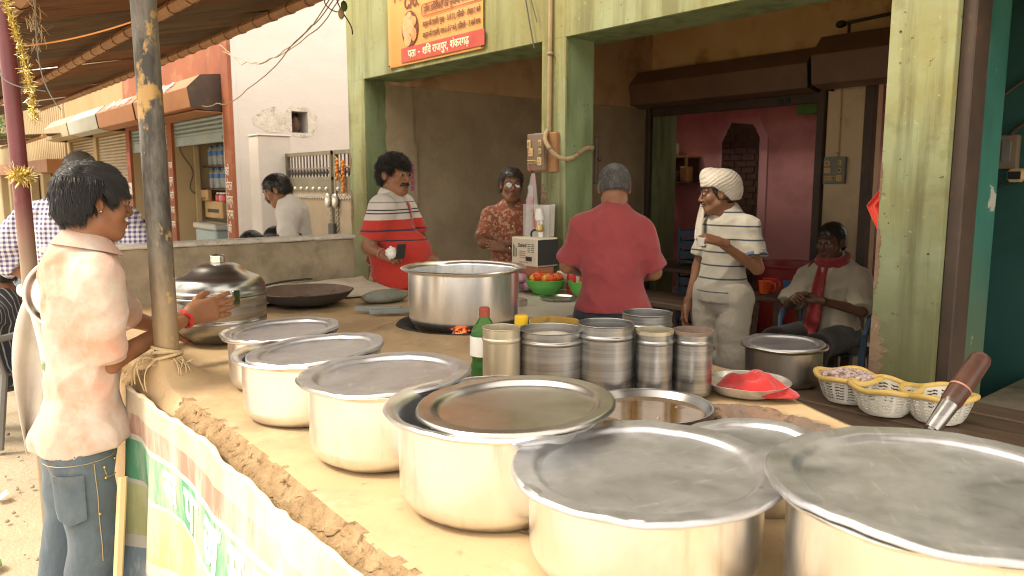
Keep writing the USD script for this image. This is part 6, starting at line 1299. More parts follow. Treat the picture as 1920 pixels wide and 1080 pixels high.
class Person:
    """Local frame: x right, y forward, z up. J: joints in metres."""
    def __init__(s, label, loc, heading, J, skin_m, group=None, H=1.0):
        s.t = thing('person', label, 'person', loc, heading, group); s.J = {k: np.array(v, float) for k, v in J.items()}; s.skin = skin_m; [s.J.__setitem__('sh' + q, s.J['chest'] * .06 * np.array([1, 1, 0]) + s.J['sh' + q] * np.array([.94, .94, 1]) - [0, 0, .042]) for q in 'RL']; s.loc = np.array(loc, float); s.h = heading; s.parts = []
    def add(s, name, m, mtl, smooth=True, **kw): return obj(name, m, M[mtl], s.t, smooth=smooth, world=False, **kw)
    def body(s, res=.011, thick=1.0, arms=(1.0, 1.0), belly=0.0, legs=True):
        J = s.J; allp = np.array([v for k, v in J.items()]); f = Field(allp.min(0) - .22, allp.max(0) + .2, res)
        ch, pe = J['chest'], J['pelvis']
        sx = J['shR'] - J['shL']; sx /= np.linalg.norm(sx); R = np.stack([sx, np.cross([0, 0, 1.0], sx), [0, 0, 1.0]], 1)
        f.ell(ch + [0, 0, .02], (.150 * thick, .098 * thick, .17), .04, R=R); f.ell((ch + pe) / 2 + R @ np.array([0, .015 + belly * .4, -.01]), (.135 * thick, .095 * thick + belly, .17), .05, R=R); f.ell(pe, (.150 * thick, .105 * thick, .12), .05, R=R)
        f.cone(ch + [0, 0, .14], J['neck'] + [0, 0, .05], .066, .052, .05)
        for q in 'RL':
            f.cone(J['neck'] - [0, 0, .055], J['sh' + q], .050, .052 * thick, .05); f.cone(J['sh' + q], J['el' + q], .052 * thick * arms[0], .038 * arms[0], .03); f.cone(J['el' + q], J['wr' + q], .037 * arms[0], .0235 * arms[1], .02)
            if legs:
                f.cone(J['hip' + q], J['kn' + q], .080 * thick, .052, .04); f.cone(J['kn' + q], J['kn' + q] * .6 + J['an' + q] * .4 + [0, -.012, 0], .052, .052, .03); f.cone(J['kn' + q] * .6 + J['an' + q] * .4, J['an' + q], .050, .034, .02)
                d = J.get('toe' + q, J['an' + q] + [0, .15, -.045]); f.cone(J['an' + q] + [0, -.03, -.045], d, .034, .026, .03)
        s.parts.append(f.mesh()); return s
    def head(s, kind=None, yaw=0, pitch=0, roll=0, scale=1.0):
        s.hR = rotz(yaw) @ rotx(pitch) @ roty(roll); s.hc = s.J['head']; s.hs = scale
        m = head_mesh(kind or {}); s.hm = m; mm = m.copy(); mm.apply_scale(scale); s.parts.append(place(mm, s.hR, s.hc)); return s
    def hm_place(s, m): mm = m.copy(); mm.apply_scale(s.hs); return place(mm, s.hR, s.hc)
    def hand(s, q, d, back, **kw):
        m = hand_mesh(right=(q == 'R'), **kw); R = frame(d, back); s.parts.append(place(m, R, s.J['wr' + q])); return s
    def finish(s):
        s.add('body', trimesh.util.concatenate(s.parts), s.skin); return s
    def eyes(s, glance=0.0):
        for q in (-1, 1):
            e = s.add('eye', s.hm_place(moved(trimesh.creation.icosphere(2, .0112), (q * .031, .0832, .0085))), 'eyewhite')
            s_ = moved(trimesh.creation.icosphere(2, .0074), (q * .031 + glance * .006, .0908, .0085)); obj('iris', s.hm_place(s_), M['iris'], e, smooth=True, world=False)
            b = [(q * .014, .0985, .029), (q * .030, .0965, .034), (q * .049, .080, .030)]
            s.add('eyebrow', s.hm_place(tube(spline(b, 8), [.0030, .0040, .0046, .0046, .0042, .0036, .0028, .0015], 6)), 'hair_black')
        s.add('lips', s.hm_place(tube(spline([(-.021, .0895, -.066), (-.008, .0985, -.0635), (0, .0985, -.0645), (.008, .0985, -.0635), (.021, .0895, -.066)], 10), [.0015, .004, .005, .0055, .0055, .0055, .0055, .005, .004, .0015], 6)), 'lips')
        return s
    def moustache(s, w=.034, r=.0085, m='hair_black', drop=.006):
        s.add('moustache', s.hm_place(tube(spline([(-w, .080, -.056 - drop), (-w * .55, .094, -.049), (0, .101, -.046), (w * .55, .094, -.049), (w, .080, -.056 - drop)], 14), r * np.array([.3, .6, .85, 1, 1.05, 1, .9, .9, 1, 1.05, 1, .85, .6, .3]), 8)), m); return s
    def hair(s, cap=.010, line=lambda v: v[:, 2] > .03, n=2500, L=.03, m='hair_black', comb=None, droop=.6, curl=0.0, width=.0012, seed=1, lump=.006, m2=None, frac2=0.0, jit=.20, back=-.06, front=.058, side=-.012):
        """A cap over the skull plus strands. front: hairline height at the forehead; side: over the ears; back: at the nape."""
        f = Field((-.115, -.14, -.10), (.115, .13, .155), .0048)
        f.ell((0, -.017, .037), (.0745 + cap, .0945 + cap, .0865 + cap), .02); f.ell((0, -.03, -.02), (.066 + cap, .072 + cap * .9, .06), .03)
        P = np.stack(np.meshgrid(*f.ax, indexing='ij'), -1); y = P[..., 1]
        hl = np.where(y > .045, front, np.where(y > .01, side + (front - side) * np.clip((y - .01) / .035, 0, 1) ** 1.5, np.where(y > -.045, side - .012, back)))
        hl = hl + .006 * (meshkit.noise(P * 60, 3) - .5)
        f.d = np.maximum(f.d, (hl - P[..., 2]).astype(np.float32) * .8)
        ear = np.sqrt(((np.abs(P[..., 0]) - .082) / .03) ** 2 + ((P[..., 1] + .004) / .024) ** 2 + ((P[..., 2] - .0) / .034) ** 2) - 1
        f.d = np.maximum(f.d, (-ear * .02).astype(np.float32))
        if lump: f.noise(lump, (38, 38, 38), seed, 3)
        hm = f.mesh(); cm = s.hm_place(hm); s.add('hair', cm, m)
        P_, N_ = sample(hm, n, seed, lambda p: np.hypot(p[:, 0], p[:, 1] + .017) + np.clip(p[:, 2], 0, 1) > .072)
        cb = comb or (lambda p, nn: np.stack([p[:, 0] * 4, .6 + 0 * p[:, 0], -.6 + 0 * p[:, 0]], 1))
        par = s.t
        C = cb(P_, N_); 
        k = int(len(P_) * (1 - frac2))
        for a, b, mm in ((0, k, m), (k, len(P_), m2)):
            if mm and b > a:
                pw = (P_[a:b] * s.hs) @ s.hR.T + s.hc; nw = N_[a:b] @ s.hR.T; cw = C[a:b] @ s.hR.T
                strands('hair_strands', pw, nw, L, mm, par, lambda p, nn, cw=cw: cw, droop, width, seed, 5, curl, None, jit)
        return s
    def torso_cloth(s, name, mtl, hem, off=.014, sleeve=(.55, .55), slr=.072, res=.009, thick=1.0, belly=0.0, fold=.006, neck=(.075, .03), flare=0.0, seed=1, vneck=0.0, paint=None, sleeve_mat=None, hemtilt=(0, 0), sleeve_thick=None, crease=1.0):
        J = s.J; ch, pe = J['chest'], J['pelvis']; allp = np.array([J[k] for k in ('chest', 'pelvis', 'neck', 'shR', 'shL', 'elR', 'elL', 'wrR', 'wrL')])
        lo, hi = allp.min(0) - .28, allp.max(0) + .2; lo[2] = hem - .06
        sx = J['shR'] - J['shL']; sx /= np.linalg.norm(sx); R = np.stack([sx, np.cross([0, 0, 1.0], sx), [0, 0, 1.0]], 1)
        def torso(f):
            f.ell(ch + [0, 0, .02], (.150 * thick + off, .098 * thick + off, .17 + off), .05, R=R); f.ell((ch + pe) / 2 + R @ np.array([0, .015 + belly * .4, -.01]), (.140 * thick + off, .100 * thick + off + belly, .18), .06, R=R)
            f.ell(pe + [0, .01, 0], (.152 * thick + off + flare, .115 * thick + off + flare, .15), .06, R=R)
            f.ell(np.array([pe[0], pe[1] + .01, hem]), (.150 * thick + off + flare * 1.6, .118 * thick + off + flare * 1.6, .10), .08, R=R)
            f.cone(ch + [0, 0, .12], J['neck'] + [0, 0, .010], .066 + off * .5, .056 + off, .05)
        f = Field(lo, hi, res); torso(f)
        for k, q in enumerate('RL'): f.cone(J['neck'] - [0, 0, .060], J['sh' + q] + [0, 0, .006], .056 + off * .6, .058 * thick + off * .5, .05)
        arms_ = []
        for k, q in enumerate('RL'):
            t = sleeve[k]; a, b, w = J['sh' + q], J['el' + q], J['wr' + q]; g = Field(lo, hi, res) if sleeve_mat else f
            st = sleeve_thick or thick
            if t <= 1: f2 = a + (b - a) * t; g.cone(a, f2, .060 * st + off * .5, slr, .03, cap1=True)
            else: g.cone(a, b, .060 * st + off * .5, slr, .03); g.cone(b, b + (w - b) * (t - 1), slr, slr * .82, .03, cap1=True)
        f.noise(fold, (7, 7, 2.2), seed, 3); f.noise(fold * .4, (16, 16, 7), seed + 3, 3); f.crease(fold * crease, seed)
        n = np.array([hemtilt[0], hemtilt[1], -1.0]); f.cut(n, [pe[0], pe[1], hem])
        nk = J['neck'] + np.array([0, .025, neck[1] + .03]); f.ell(nk, (neck[0], neck[0] * .95, .055), .012, True)
        if vneck: f.cone(J['neck'] + R @ np.array([0, .10, .02]), ch + R @ np.array([0, .13, .15 - vneck]), .045, .004, .006, True)
        m = f.mesh(); v = np.array(m.vertices)
        kw = {}
        if paint: kw['paint'] = paint(s, v)
        s.add(name, m, mtl, **kw); s.cl = m; return s
    def trousers(s, name, mtl, top, bottom=.10, off=.016, fl=(.088, .066, .062), res=.011, thick=1.0, fold=.007, seed=2):
        J = s.J; pts = np.array([J['pelvis'], J['hipR'], J['hipL'], J['knR'], J['knL'], J['anR'], J['anL']]); f = Field(pts.min(0) - .25, pts.max(0) + .28, res)
        sx = J['shR'] - J['shL']; sx /= np.linalg.norm(sx); R = np.stack([sx, np.cross([0, 0, 1.0], sx), [0, 0, 1.0]], 1)
        f.ell(J['pelvis'], (.152 * thick + off, .112 * thick + off, .14), .05, R=R)
        for q in 'RL':
            h, k, a = J['hip' + q], J['kn' + q], J['an' + q]; e = k + (a - k) * (1 - bottom)
            f.cone(h, k, fl[0] * thick + off * .5, fl[1] + off * .3, .045); f.cone(k, e, fl[1] + off * .3, fl[2], .03, cap1=True)
        f.noise(fold, (9, 9, 5), seed, 3); f.noise(fold * .8, (5, 5, 16), seed + 1, 2)
        f.cut((0, 0, 1), (0, 0, top)); s.add(name, f.mesh(), mtl); return s
    def collar(s, mtl, r=.066, h=.038, openf=.5, tilt=.30, dz=.0, name='collar', thick=.006, spreadf=.022):
        """A folded shirt collar round the neck, open at the front."""
        J = s.J; c = J['neck'] + np.array([0, .004, .035 + dz]); a = np.linspace(math.pi / 2 + openf * .5, math.pi / 2 + 2 * math.pi - openf * .5, 40)
        vt = [(r + .000, -.012), (r - .004, h * .75), (r + .002, h), (r + .010, h * .8), (r + spreadf, -.004), (r + spreadf + .004, -.012)]
        V = []
        for rr, zz in vt:
            V.append(np.stack([c[0] + rr * np.cos(a), c[1] + rr * .98 * np.sin(a), c[2] + zz - tilt * rr * np.sin(a) - .01 * np.abs(np.cos((a - math.pi / 2) / 2)) ** 8], 1))
        V = np.stack(V, 1); k, n = V.shape[:2]
        m = trimesh.Trimesh(V.reshape(-1, 3), tri(grid_faces(k, n)), process=False); m2 = trimesh.Trimesh(m.vertices - m.vertex_normals * .0025, m.faces[:, ::-1], process=False)
        s.add(name, [m, m2], mtl, smooth=40); return s

def stand(shw=.19, sh=1.36, hipz=.86, H=1.62, dx=.0):
    """Joint positions of a standing adult (arms to be set)."""
    z = H / 1.65
    return dict(pelvis=(0, 0, .92 * z), chest=(0, 0, 1.22 * z), neck=(0, -.012, 1.385 * z), head=(0, .01, H - .125), shR=(shw, -.01, sh * z), shL=(-shw, -.01, sh * z), hipR=(.085, 0, hipz * z), hipL=(-.085, 0, hipz * z),
                knR=(.10, .02, .47 * z), knL=(-.10, .02, .47 * z), anR=(.10, -.01, .085), anL=(-.10, -.01, .085))
# ------------------------------------------------------------------ people
def local(loc, h, **pts):
    c, s = math.cos(-h), math.sin(-h); out = {}
    for k, p in pts.items():
        d = np.array(p, float) - np.array(loc, float); out[k] = (c * d[0] - s * d[1], s * d[0] + c * d[1], d[2])
    return out
def facing(dx, dy): return math.atan2(-dx, dy)
def dirl(h, v):
    c, s = math.cos(-h), math.sin(-h); v = np.array(v, float); return np.array([c * v[0] - s * v[1], s * v[0] + c * v[1], v[2]])
def fabric(name, c1, c2=None, **kw):
    kw.setdefault('rough', .9); kw.setdefault('sheen', .15); kw.setdefault('bump', .35); kw.setdefault('bscale', 26); kw.setdefault('bdist', .008); kw.setdefault('scale', 6); return mat(name, c1, c2, **kw)
def stripes(lo, hi, base, line, pitch, w, start=None):
    st = [(lo, base)]; z = start if start is not None else lo + pitch * .5
    while z < hi: st += [(z, line), (z + w, base)]; z += pitch
    return [s for s in st if s[0] < hi] + [(hi, base)]
def gingham(N, L, col, src):
    N['gs'] = ('separate_xyz', {}); L.append((src, 'gs.vector'))
    for q in 'xz':
        N['g1' + q] = ('math', dict(math_type='multiply', value2=math.pi * 2 / .024)); N['g2' + q] = ('math', dict(math_type='sine')); N['g3' + q] = ('math', dict(math_type='greater_than', value2=0.0))
        L.extend([('gs.' + q, f'g1{q}.value1'), (f'g1{q}.value', f'g2{q}.value1'), (f'g2{q}.value', f'g3{q}.value1')])
    N['ga'] = ('math', dict(math_type='add')); N['gm'] = ('math', dict(math_type='multiply', value2=.5)); N['gx'] = ('mix_color', dict(b=(.10, .075, .20)))
    L.extend([('g3x.value', 'ga.value1'), ('g3z.value', 'ga.value2'), ('ga.value', 'gm.value1'), ('gm.value', 'gx.fac'), (col, 'gx.a')]); return 'gx.result'
fabric('shirt_boy', (.50, .41, .34), (.58, .51, .45), stains=[((.58, .25, .15), 2.8, .43, .62, .85), ((.62, .57, .52), 5, .52, .7, .7), ((.25, .2, .18), 5.5, .68, .78, .55), ((.56, .30, .20), 9, .58, .74, .4)])
fabric('jeans', (.06, .082, .105), (.10, .13, .155), scale=4, stains=[((.22, .26, .27), 3.2, .52, .75, .55), ((.19, .16, .10), 6, .60, .76, .4), ((.05, .07, .10), 8, .6, .75, .5)])
NV, WH, RD = (.035, .032, .06), (.60, .55, .51), (.50, .035, .022)
fabric('polo', (1, 1, 1), (.92, .92, .92), zramp=('z', [(.6, RD), (1.155, NV), (1.163, RD), (1.215, NV), (1.224, RD), (1.285, WH), (1.318, NV), (1.326, WH), (1.340, NV), (1.347, WH), (1.385, NV), (1.392, WH), (1.6, WH)], True), bump=.25)
fabric('shirt_floral', (.24, .065, .032), (.32, .10, .05), scale=20, stains=[((.52, .36, .24), 42, .53, .57, .85), ((.10, .03, .02), 60, .60, .64, .8)], bump=.15)
fabric('tee_red', (.25, .036, .042), (.30, .05, .055), scale=4, stains=[((.42, .10, .10), 3, .55, .78, .5)])
fabric('shirt_stripe', (.37, .335, .27), (.42, .385, .32), zramp=('z', stripes(.7, 1.5, (1, 1, 1), (.12, .13, .22), .078, .009, .86), True))
fabric('shirt_grey', (.33, .29, .22), (.40, .35, .27)); fabric('shirt_white', (.56, .54, .49), (.63, .60, .55)); fabric('shirt_gingham', (.70, .68, .70), (.76, .74, .76), extra=gingham, bump=.2)
fabric('shirt_lilac', (.34, .17, .18), (.40, .22, .22)); fabric('shirt_blue', (.36, .46, .52), (.42, .52, .58))
fabric('pants_cream', (.36, .32, .26), (.43, .39, .32), stains=[((.30, .26, .19), 3, .55, .75, .5)], bump=.5, bscale=14, bdist=.02); fabric('pants_navy', (.016, .020, .030), (.026, .032, .045)); fabric('pants_dark', (.016, .013, .013), (.03, .025, .024)); fabric('pants_khaki', (.40, .32, .20), (.46, .38, .25))
fabric('striped_dark', (1, 1, 1), (.9, .9, .9), zramp=('x', stripes(-.3, .3, (.035, .037, .05), (.40, .38, .36), .032, .005), True), bump=.2)
fabric('scarf', (.20, .018, .022), (.30, .03, .035), scale=30, stains=[((.36, .14, .12), 60, .60, .65, .6)]); fabric('turban', (.50, .44, .36), (.58, .52, .44), scale=12, bump=.5, bscale=60); fabric('thread_red', (.60, .03, .025), None); fabric('thread_pink', (.55, .16, .16), None)
fabric('placket_red', (.52, .045, .03), None)

# --- the boy at the counter
L0, h0 = (-2.665, .515, 0), .16
J = local(L0, h0, pelvis=(-2.69, .460, .72), chest=(-2.678, .488, 1.115), neck=(-2.66, .515, 1.295), head=(-2.648, .545, 1.440), shR=(-2.512, .515, 1.255), shL=(-2.83, .55, 1.25), elR=(-2.585, .535, .950), wrR=(-2.735, .835, 1.045),
          elL=(-2.99, .70, 1.02), wrL=(-3.10, .88, .93), hipR=(-2.61, .44, .68), hipL=(-2.79, .45, .68), knR=(-2.60, .47, .38), knL=(-2.80, .44, .38), anR=(-2.60, .40, .07), anL=(-2.80, .36, .07))

def person(label, loc, h, J, skin_m): return Person(label, loc, h, J, skin_m)
boy = person('boy in a pale pink-stained shirt and blue jeans, hand resting on the domed vessel', L0, h0, J, 'skin_boy')
boy.body(.011, .92, (.92, .95)).head(dict(w=.98, jaw=.9, cheek=.95), yaw=-.10, pitch=-.06, scale=.94)
boy.hand('R', dirl(h0, (-.14, .97, .17)), dirl(h0, (.95, .12, .22)), curl=(.06, .08, .10, .12), spread=.07, thumb=(.62, .5), size=1.08)
boy.hand('L', dirl(h0, (.0, .95, -.2)), dirl(h0, (.2, 0, .9)), size=.95).finish().eyes()
boy.hair(jit=.10, cap=.015, n=12000, L=.028, m='hair_black', droop=.55, width=.0016, seed=4, lump=.007, front=.038, side=-.016, back=-.060, comb=lambda p, n: np.stack([p[:, 0] * 5 + .25, np.where(p[:, 2] > .085, .9, np.where(p[:, 1] > .0, .75, -.15)), -.55 - .2 * (p[:, 2] < .08)], 1))
boy.torso_cloth('shirt', 'shirt_boy', .690, off=.013, sleeve=(.84, .95), slr=.054, thick=.86, fold=.013, flare=.004, neck=(.062, .035), seed=3, res=.008, hemtilt=(0, .06), crease=.75).collar('shirt_boy', r=.056, h=.040, openf=1.0, tilt=.22, dz=-.018, spreadf=.040)
e_, w_, sh_ = boy.J['elR'], boy.J['wrR'], boy.J['shR']; d_ = (e_ - sh_) / np.linalg.norm(e_ - sh_)
boy.add('rolled_cuff', tube([e_ - d_ * .075, e_ - d_ * .070, e_ - d_ * .045, e_ - d_ * .020, e_ - d_ * .016], [.048, .056, .058, .056, .046], 20), 'shirt_boy')
boy.trousers('jeans', 'jeans', .725, .04, off=.012, fl=(.088, .072, .070), thick=.92, fold=.010)
hp_ = boy.J['hipR']
def jpatch(nm, cy, cz, w, h, mtl, seam=True):
    """Pocket on the right rear of the jeans."""
    pts = [(-w / 2, h / 2), (w / 2, h / 2), (w / 2, -h * .28), (0, -h / 2), (-w / 2, -h * .28)]
    return pts
from scipy.spatial import cKDTree
jv = np.array(trimesh.Trimesh(*[np.array(x) for x in (UsdGeom.Mesh(stage.GetPrimAtPath(boy.t.path + '/jeans')).GetPointsAttr().Get(), np.array(UsdGeom.Mesh(stage.GetPrimAtPath(boy.t.path + '/jeans')).GetFaceVertexIndicesAttr().Get()).reshape(-1, 3))], process=False).vertices)
jt = cKDTree(jv)
def on_jeans(ang, z, out):
    """Point on the jeans surface seen from direction ang (0 = right side, -pi/2 = back)."""
    c = np.array([hp_[0] * .35, hp_[1], z]); d = np.array([math.cos(ang), math.sin(ang), 0]); k = np.where(np.abs(jv[:, 2] - z) < .02)[0]; q = jv[k] - c
    u = q @ d; w = np.linalg.norm(q[:, :2] - u[:, None] * d[:2], axis=1); s = np.where(w < .02)[0]; r = u[s].max() if len(s) else .13
    return c + d * (r + out)
def jline(pts, r=.0018, m='rope'): 
    P_ = []
    for (a0, z0), (a1, z1) in zip(pts, pts[1:]): P_ += [on_jeans(a0 + (a1 - a0) * t, z0 + (z1 - z0) * t, .001) for t in np.linspace(0, 1, 8)[:-1]]
    return tube(P_ + [on_jeans(*pts[-1], .001)], r, 4)
pk = sheet(lambda u, v: np.array([on_jeans(-1.02 + .86 * a, .635 - .140 * b - .02 * (1 - abs(2 * a - 1)) * (b > .8), .004) for a, b in zip(u, v)]), 10, 8, .003)
boy.add('back_pocket', pk, 'jeans')
mat('stitch', (.40, .30, .16), None, 9, .8)
obj('stitching', [jline([(-1.01, .632), (-.17, .632)]), jline([(-1.0, .622), (-.98, .51), (-.60, .487), (-.20, .51), (-.18, .622)]), jline([(-.97, .572), (-.60, .558), (-.22, .572)]), jline([(.10, .66), (.12, .56), (.12, .35)], .0014), jline([(-1.45, .665), (1.0, .665)], .0014), jline([(.35, .64), (.45, .605), (.9, .60)], .0014)], M['stitch'], boy.t, world=False, kind='stuff')
for a, z in ((.36, .640), (.80, .650), (.38, .605), (.14, .50)): boy.add('rivet', moved(trimesh.creation.icosphere(1, .0055), on_jeans(a, z, .002)), 'brass')
th_ = np.linspace(0, 6.4, 40); fr_ = frame(w_ - e_, (0, 0, 1)); wb_ = w_ * .93 + e_ * .07
boy.add('wrist_thread', tube(np.array([wb_ + fr_ @ np.array([.0300 * math.cos(a), .004 * math.sin(a * 5), .0285 * math.sin(a)]) for a in th_]), .0062, 7), 'thread_red')
boy.add('ear_stud', place(moved(trimesh.creation.icosphere(1, .0035), (.081 * .95, -.004, -.022)), boy.hR, boy.hc), 'chrome')


# --- the stout man in the red and white polo shirt
L1, h1 = (-4.15, 2.52, 0), facing(.70, .71)
J = local(L1, h1, pelvis=(-4.15, 2.52, .90), chest=(-4.16, 2.515, 1.235), neck=(-4.155, 2.512, 1.405), head=(-4.128, 2.522, 1.552), shR=(-4.045, 2.375, 1.40), shL=(-4.265, 2.665, 1.395), elR=(-4.10, 2.31, 1.125), wrR=(-3.995, 2.345, 1.085), elL=(-4.20, 2.76, 1.12), wrL=(-4.02, 2.72, 1.05),
          hipR=(-4.15, 2.43, .86), hipL=(-4.14, 2.61, .86), knR=(-4.14, 2.42, .47), knL=(-4.12, 2.62, .47), anR=(-4.15, 2.42, .085), anL=(-4.15, 2.62, .085))
p1 = person('stout man with moustache in a red and white striped polo shirt behind the stew pot', L1, h1, J, 'skin_a')
p1.body(.013, 1.04, (1.12, 1.1), belly=.06).head(dict(w=1.05, jaw=1.2, cheek=1.15, nose=1.1), yaw=-.55, pitch=-.06, scale=1.0)
p1.hand('R', dirl(h1, (.93, .22, -.12)), dirl(h1, (.15, -.75, .6)), curl=(.7, .75, .8, .85), thumb=(.4, .6)).hand('L', dirl(h1, (.8, -.5, -.1)), dirl(h1, (0, .3, .9)), curl=(.5, .5, .5, .5)).finish().eyes().moustache(.036, .0095)
p1.hair(cap=.016, n=5200, L=.030, curl=.010, droop=.3, width=.0019, seed=6, lump=.016, front=.052, side=-.012, back=-.062)
p1.torso_cloth('polo_shirt', 'polo', .862, off=.016, sleeve=(.76, .76), slr=.072, thick=1.05, belly=.075, fold=.006, neck=(.066, .03), seed=5, res=.008, vneck=0.0).collar('shirt_white', r=.064, h=.030, openf=1.3, tilt=.25, dz=-.008)
p1.trousers('trousers', 'pants_khaki', .95, .06, off=.014, thick=1.03)
nk = p1.J['neck']
def front_pt(p, x, z, out):
    v = np.array(p.cl.vertices); k = np.where((np.abs(v[:, 0] - x) < .02) & (np.abs(v[:, 2] - z) < .02) & (v[:, 1] > -.02))[0]
    return np.array([x, (v[k, 1].max() if len(k) else .12) + out, z])
p1.add('placket', sheet(lambda u, v: np.array([front_pt(p1, (a - .5) * .036 * (1 - .4 * b), 1.395 - .105 * b, .003) for a, b in zip(u, v)]), 5, 8, .003), 'placket_red')
wr, el = p1.J['wrR'], p1.J['elR']; fr_ = frame(wr - el, (0, 0, 1))
for q in (.90, .87): p1.add('wrist_thread', tube(np.array([(wr * q + el * (1 - q)) + fr_ @ np.array([.0315 * math.cos(a), 0, .030 * math.sin(a)]) for a in th_]), .0035, 6), 'thread_pink')
kc = thing('handkerchief', 'crumpled white handkerchief in the hand of the stout man', 'handkerchief', (-3.86, 2.37, 1.08)); obj('cloth', blob((-3.895, 2.345, 1.10), (.030, .034, .036), 3, .35, 3, 3), M['bulbwhite'], kc, smooth=True)
ph = thing('mobile_phone', 'dark phone held with the handkerchief by the stout man', 'phone', (-3.88, 2.4, 1.1)); obj('body', rotm(cbox(-3.872, -3.858, 2.36, 2.42, 1.065, 1.155, .005), .25, (0, 1, 0), (-3.865, 2.39, 1.10)), M['blackplastic'], ph)

# --- the man with spectacles, arms folded
L2, h2 = (-4.315, 3.618, 0), facing(.80, -.60)
J = local(L2, h2, pelvis=(-4.335, 3.638, .90), chest=(-4.315, 3.618, 1.175), neck=(-4.315, 3.618, 1.335), head=(-4.297, 3.603, 1.492), shR=(-4.420, 3.493, 1.305), shL=(-4.210, 3.743, 1.305), elR=(-4.370, 3.393, 1.075), wrR=(-4.150, 3.493, 1.085), elL=(-4.135, 3.713, 1.06), wrL=(-4.190, 3.448, 1.045),
          hipR=(-4.395, 3.578, .86), hipL=(-4.275, 3.708, .86), knR=(-4.385, 3.568, .47), knL=(-4.265, 3.708, .47), anR=(-4.395, 3.578, .085), anL=(-4.275, 3.718, .085))
p2 = person('thin man with spectacles in a brown floral shirt, arms folded, beside the middle pillar', L2, h2, J, 'skin_b')
p2.body(.012, .90, (.9, .95)).head(dict(w=.95, jaw=.95), yaw=.06, pitch=-.03)
p2.hand('R', dirl(h2, (.55, .80, .05)), dirl(h2, (.7, -.6, .3)), curl=(.5, .5, .55, .6)).hand('L', dirl(h2, (-.5, -.75, .25)), dirl(h2, (.75, -.55, .3)), curl=(.4, .45, .5, .5)).finish().eyes()
p2.hair(cap=.010, n=2600, L=.030, m='hair_brown', m2='hair_grey', frac2=.2, seed=8, front=.062, side=-.015, comb=lambda p, n: np.stack([.8 + p[:, 0] * 3, -.4 + 0 * p[:, 0], -.5 + 0 * p[:, 0]], 1))
p2.torso_cloth('shirt', 'shirt_floral', .78, off=.015, sleeve=(.78, .78), slr=.066, thick=.92, fold=.007, neck=(.060, .03), seed=9, vneck=.02).collar('shirt_floral', r=.058, h=.030, openf=1.3, tilt=.22, dz=-.01)
p2.trousers('trousers', 'pants_dark', .9, .05)
sp = p2.add('spectacles', p2.hm_place(trimesh.util.concatenate([tube([(q * .031 + .0215 * math.cos(a), .104, .006 + .0165 * math.sin(a)) for a in np.linspace(0, 6.35, 24)], .0018, 5) for q in (-1, 1)] + [tube([(-.010, .105, .010), (.010, .105, .010)], .0018, 5)] + [tube([(q * .053, .102, .012), (q * .072, .06, .012), (q * .078, -.006, .010)], .0016, 5) for q in (-1, 1)])), 'blackplastic')
MATS['lens'] = usdkit.material(stage, '/World/Looks/lens', {'t': ('transparent_bsdf', {}), 'g': ('glossy_bsdf', dict(roughness=.03)), 'm': ('mix_closure', dict(fac=.16))}, [('t.BSDF', 'm.closure1'), ('g.BSDF', 'm.closure2')], surface='m.closure')
for q in (-1, 1): obj('lens', p2.hm_place(moved(rotm(lathe([(0, 0), (.020, 0)], 20), -math.pi / 2 + .12, (1, 0, 0)), (q * .031, .1045, .006))), M['lens'], sp, world=False)
for z in (1.28, 1.20, 1.12): p2.add('button', moved(trimesh.creation.icosphere(1, .005), front_pt(p2, 0, z, .002)), 'whiteplastic')
wl, el = p2.J['wrL'], p2.J['elL']; fr_ = frame(wl - el, (0, 0, 1)); wp = wl * .9 + el * .1
p2.add('watch', tube(np.array([wp + fr_ @ np.array([.029 * math.cos(a), 0, .027 * math.sin(a)]) for a in th_]), .006, 6), 'chrome')

# --- the grey-haired man seen from behind
L3, h3 = (-2.555, 2.79, 0), facing(-.72, .69)
J = local(L3, h3, pelvis=(-2.545, 2.775, .88), chest=(-2.555, 2.785, 1.195), neck=(-2.560, 2.79, 1.335), head=(-2.575, 2.815, 1.478), shL=(-2.655, 2.680, 1.320), shR=(-2.455, 2.885, 1.305), elL=(-2.745, 2.665, 1.095), wrL=(-2.86, 2.89, 1.035), elR=(-2.43, 2.95, 1.070), wrR=(-2.64, 3.04, 1.005),
          hipR=(-2.49, 2.83, .83), hipL=(-2.61, 2.71, .83), knR=(-2.49, 2.83, .45), knL=(-2.61, 2.71, .45), anR=(-2.47, 2.81, .085), anL=(-2.59, 2.69, .085))
p3 = person('grey-haired man in a faded pink-red T-shirt seen from behind at the serving counter', L3, h3, J, 'skin_a')
p3.body(.012, .94, (1.0, 1.0), belly=.01).head(dict(w=1.0), yaw=-.1, pitch=-.25, scale=.92)
p3.hand('R', dirl(h3, (-.9, .3, -.2)), dirl(h3, (0, .2, .9)), curl=(.5, .5, .5, .5)).hand('L', dirl(h3, (-.3, .9, -.2)), dirl(h3, (-.2, 0, .9)), curl=(.5, .5, .5, .5)).finish()
p3.hair(cap=.006, n=7000, L=.013, m='hair_iron', m2='hair_salt', frac2=.40, droop=.5, width=.0012, seed=11, lump=.004, back=-.022, side=.002)
p3.torso_cloth('t_shirt', 'tee_red', .888, off=.020, sleeve=(.86, .86), slr=.066, thick=.91, fold=.011, neck=(.060, .028), seed=12, flare=.004, crease=1.0)
ng = p3.J['neck']; p3.add('neck_rib', tube([(ng[0] + .064 * math.cos(a), ng[1] + .004 + .064 * math.sin(a), ng[2] + .030 - .030 * math.sin(a)) for a in np.linspace(0, 6.3, 30)], .0075, 7), 'tee_red')
p3.trousers('trousers', 'pants_navy', .93, .05, off=.016, fold=.010)
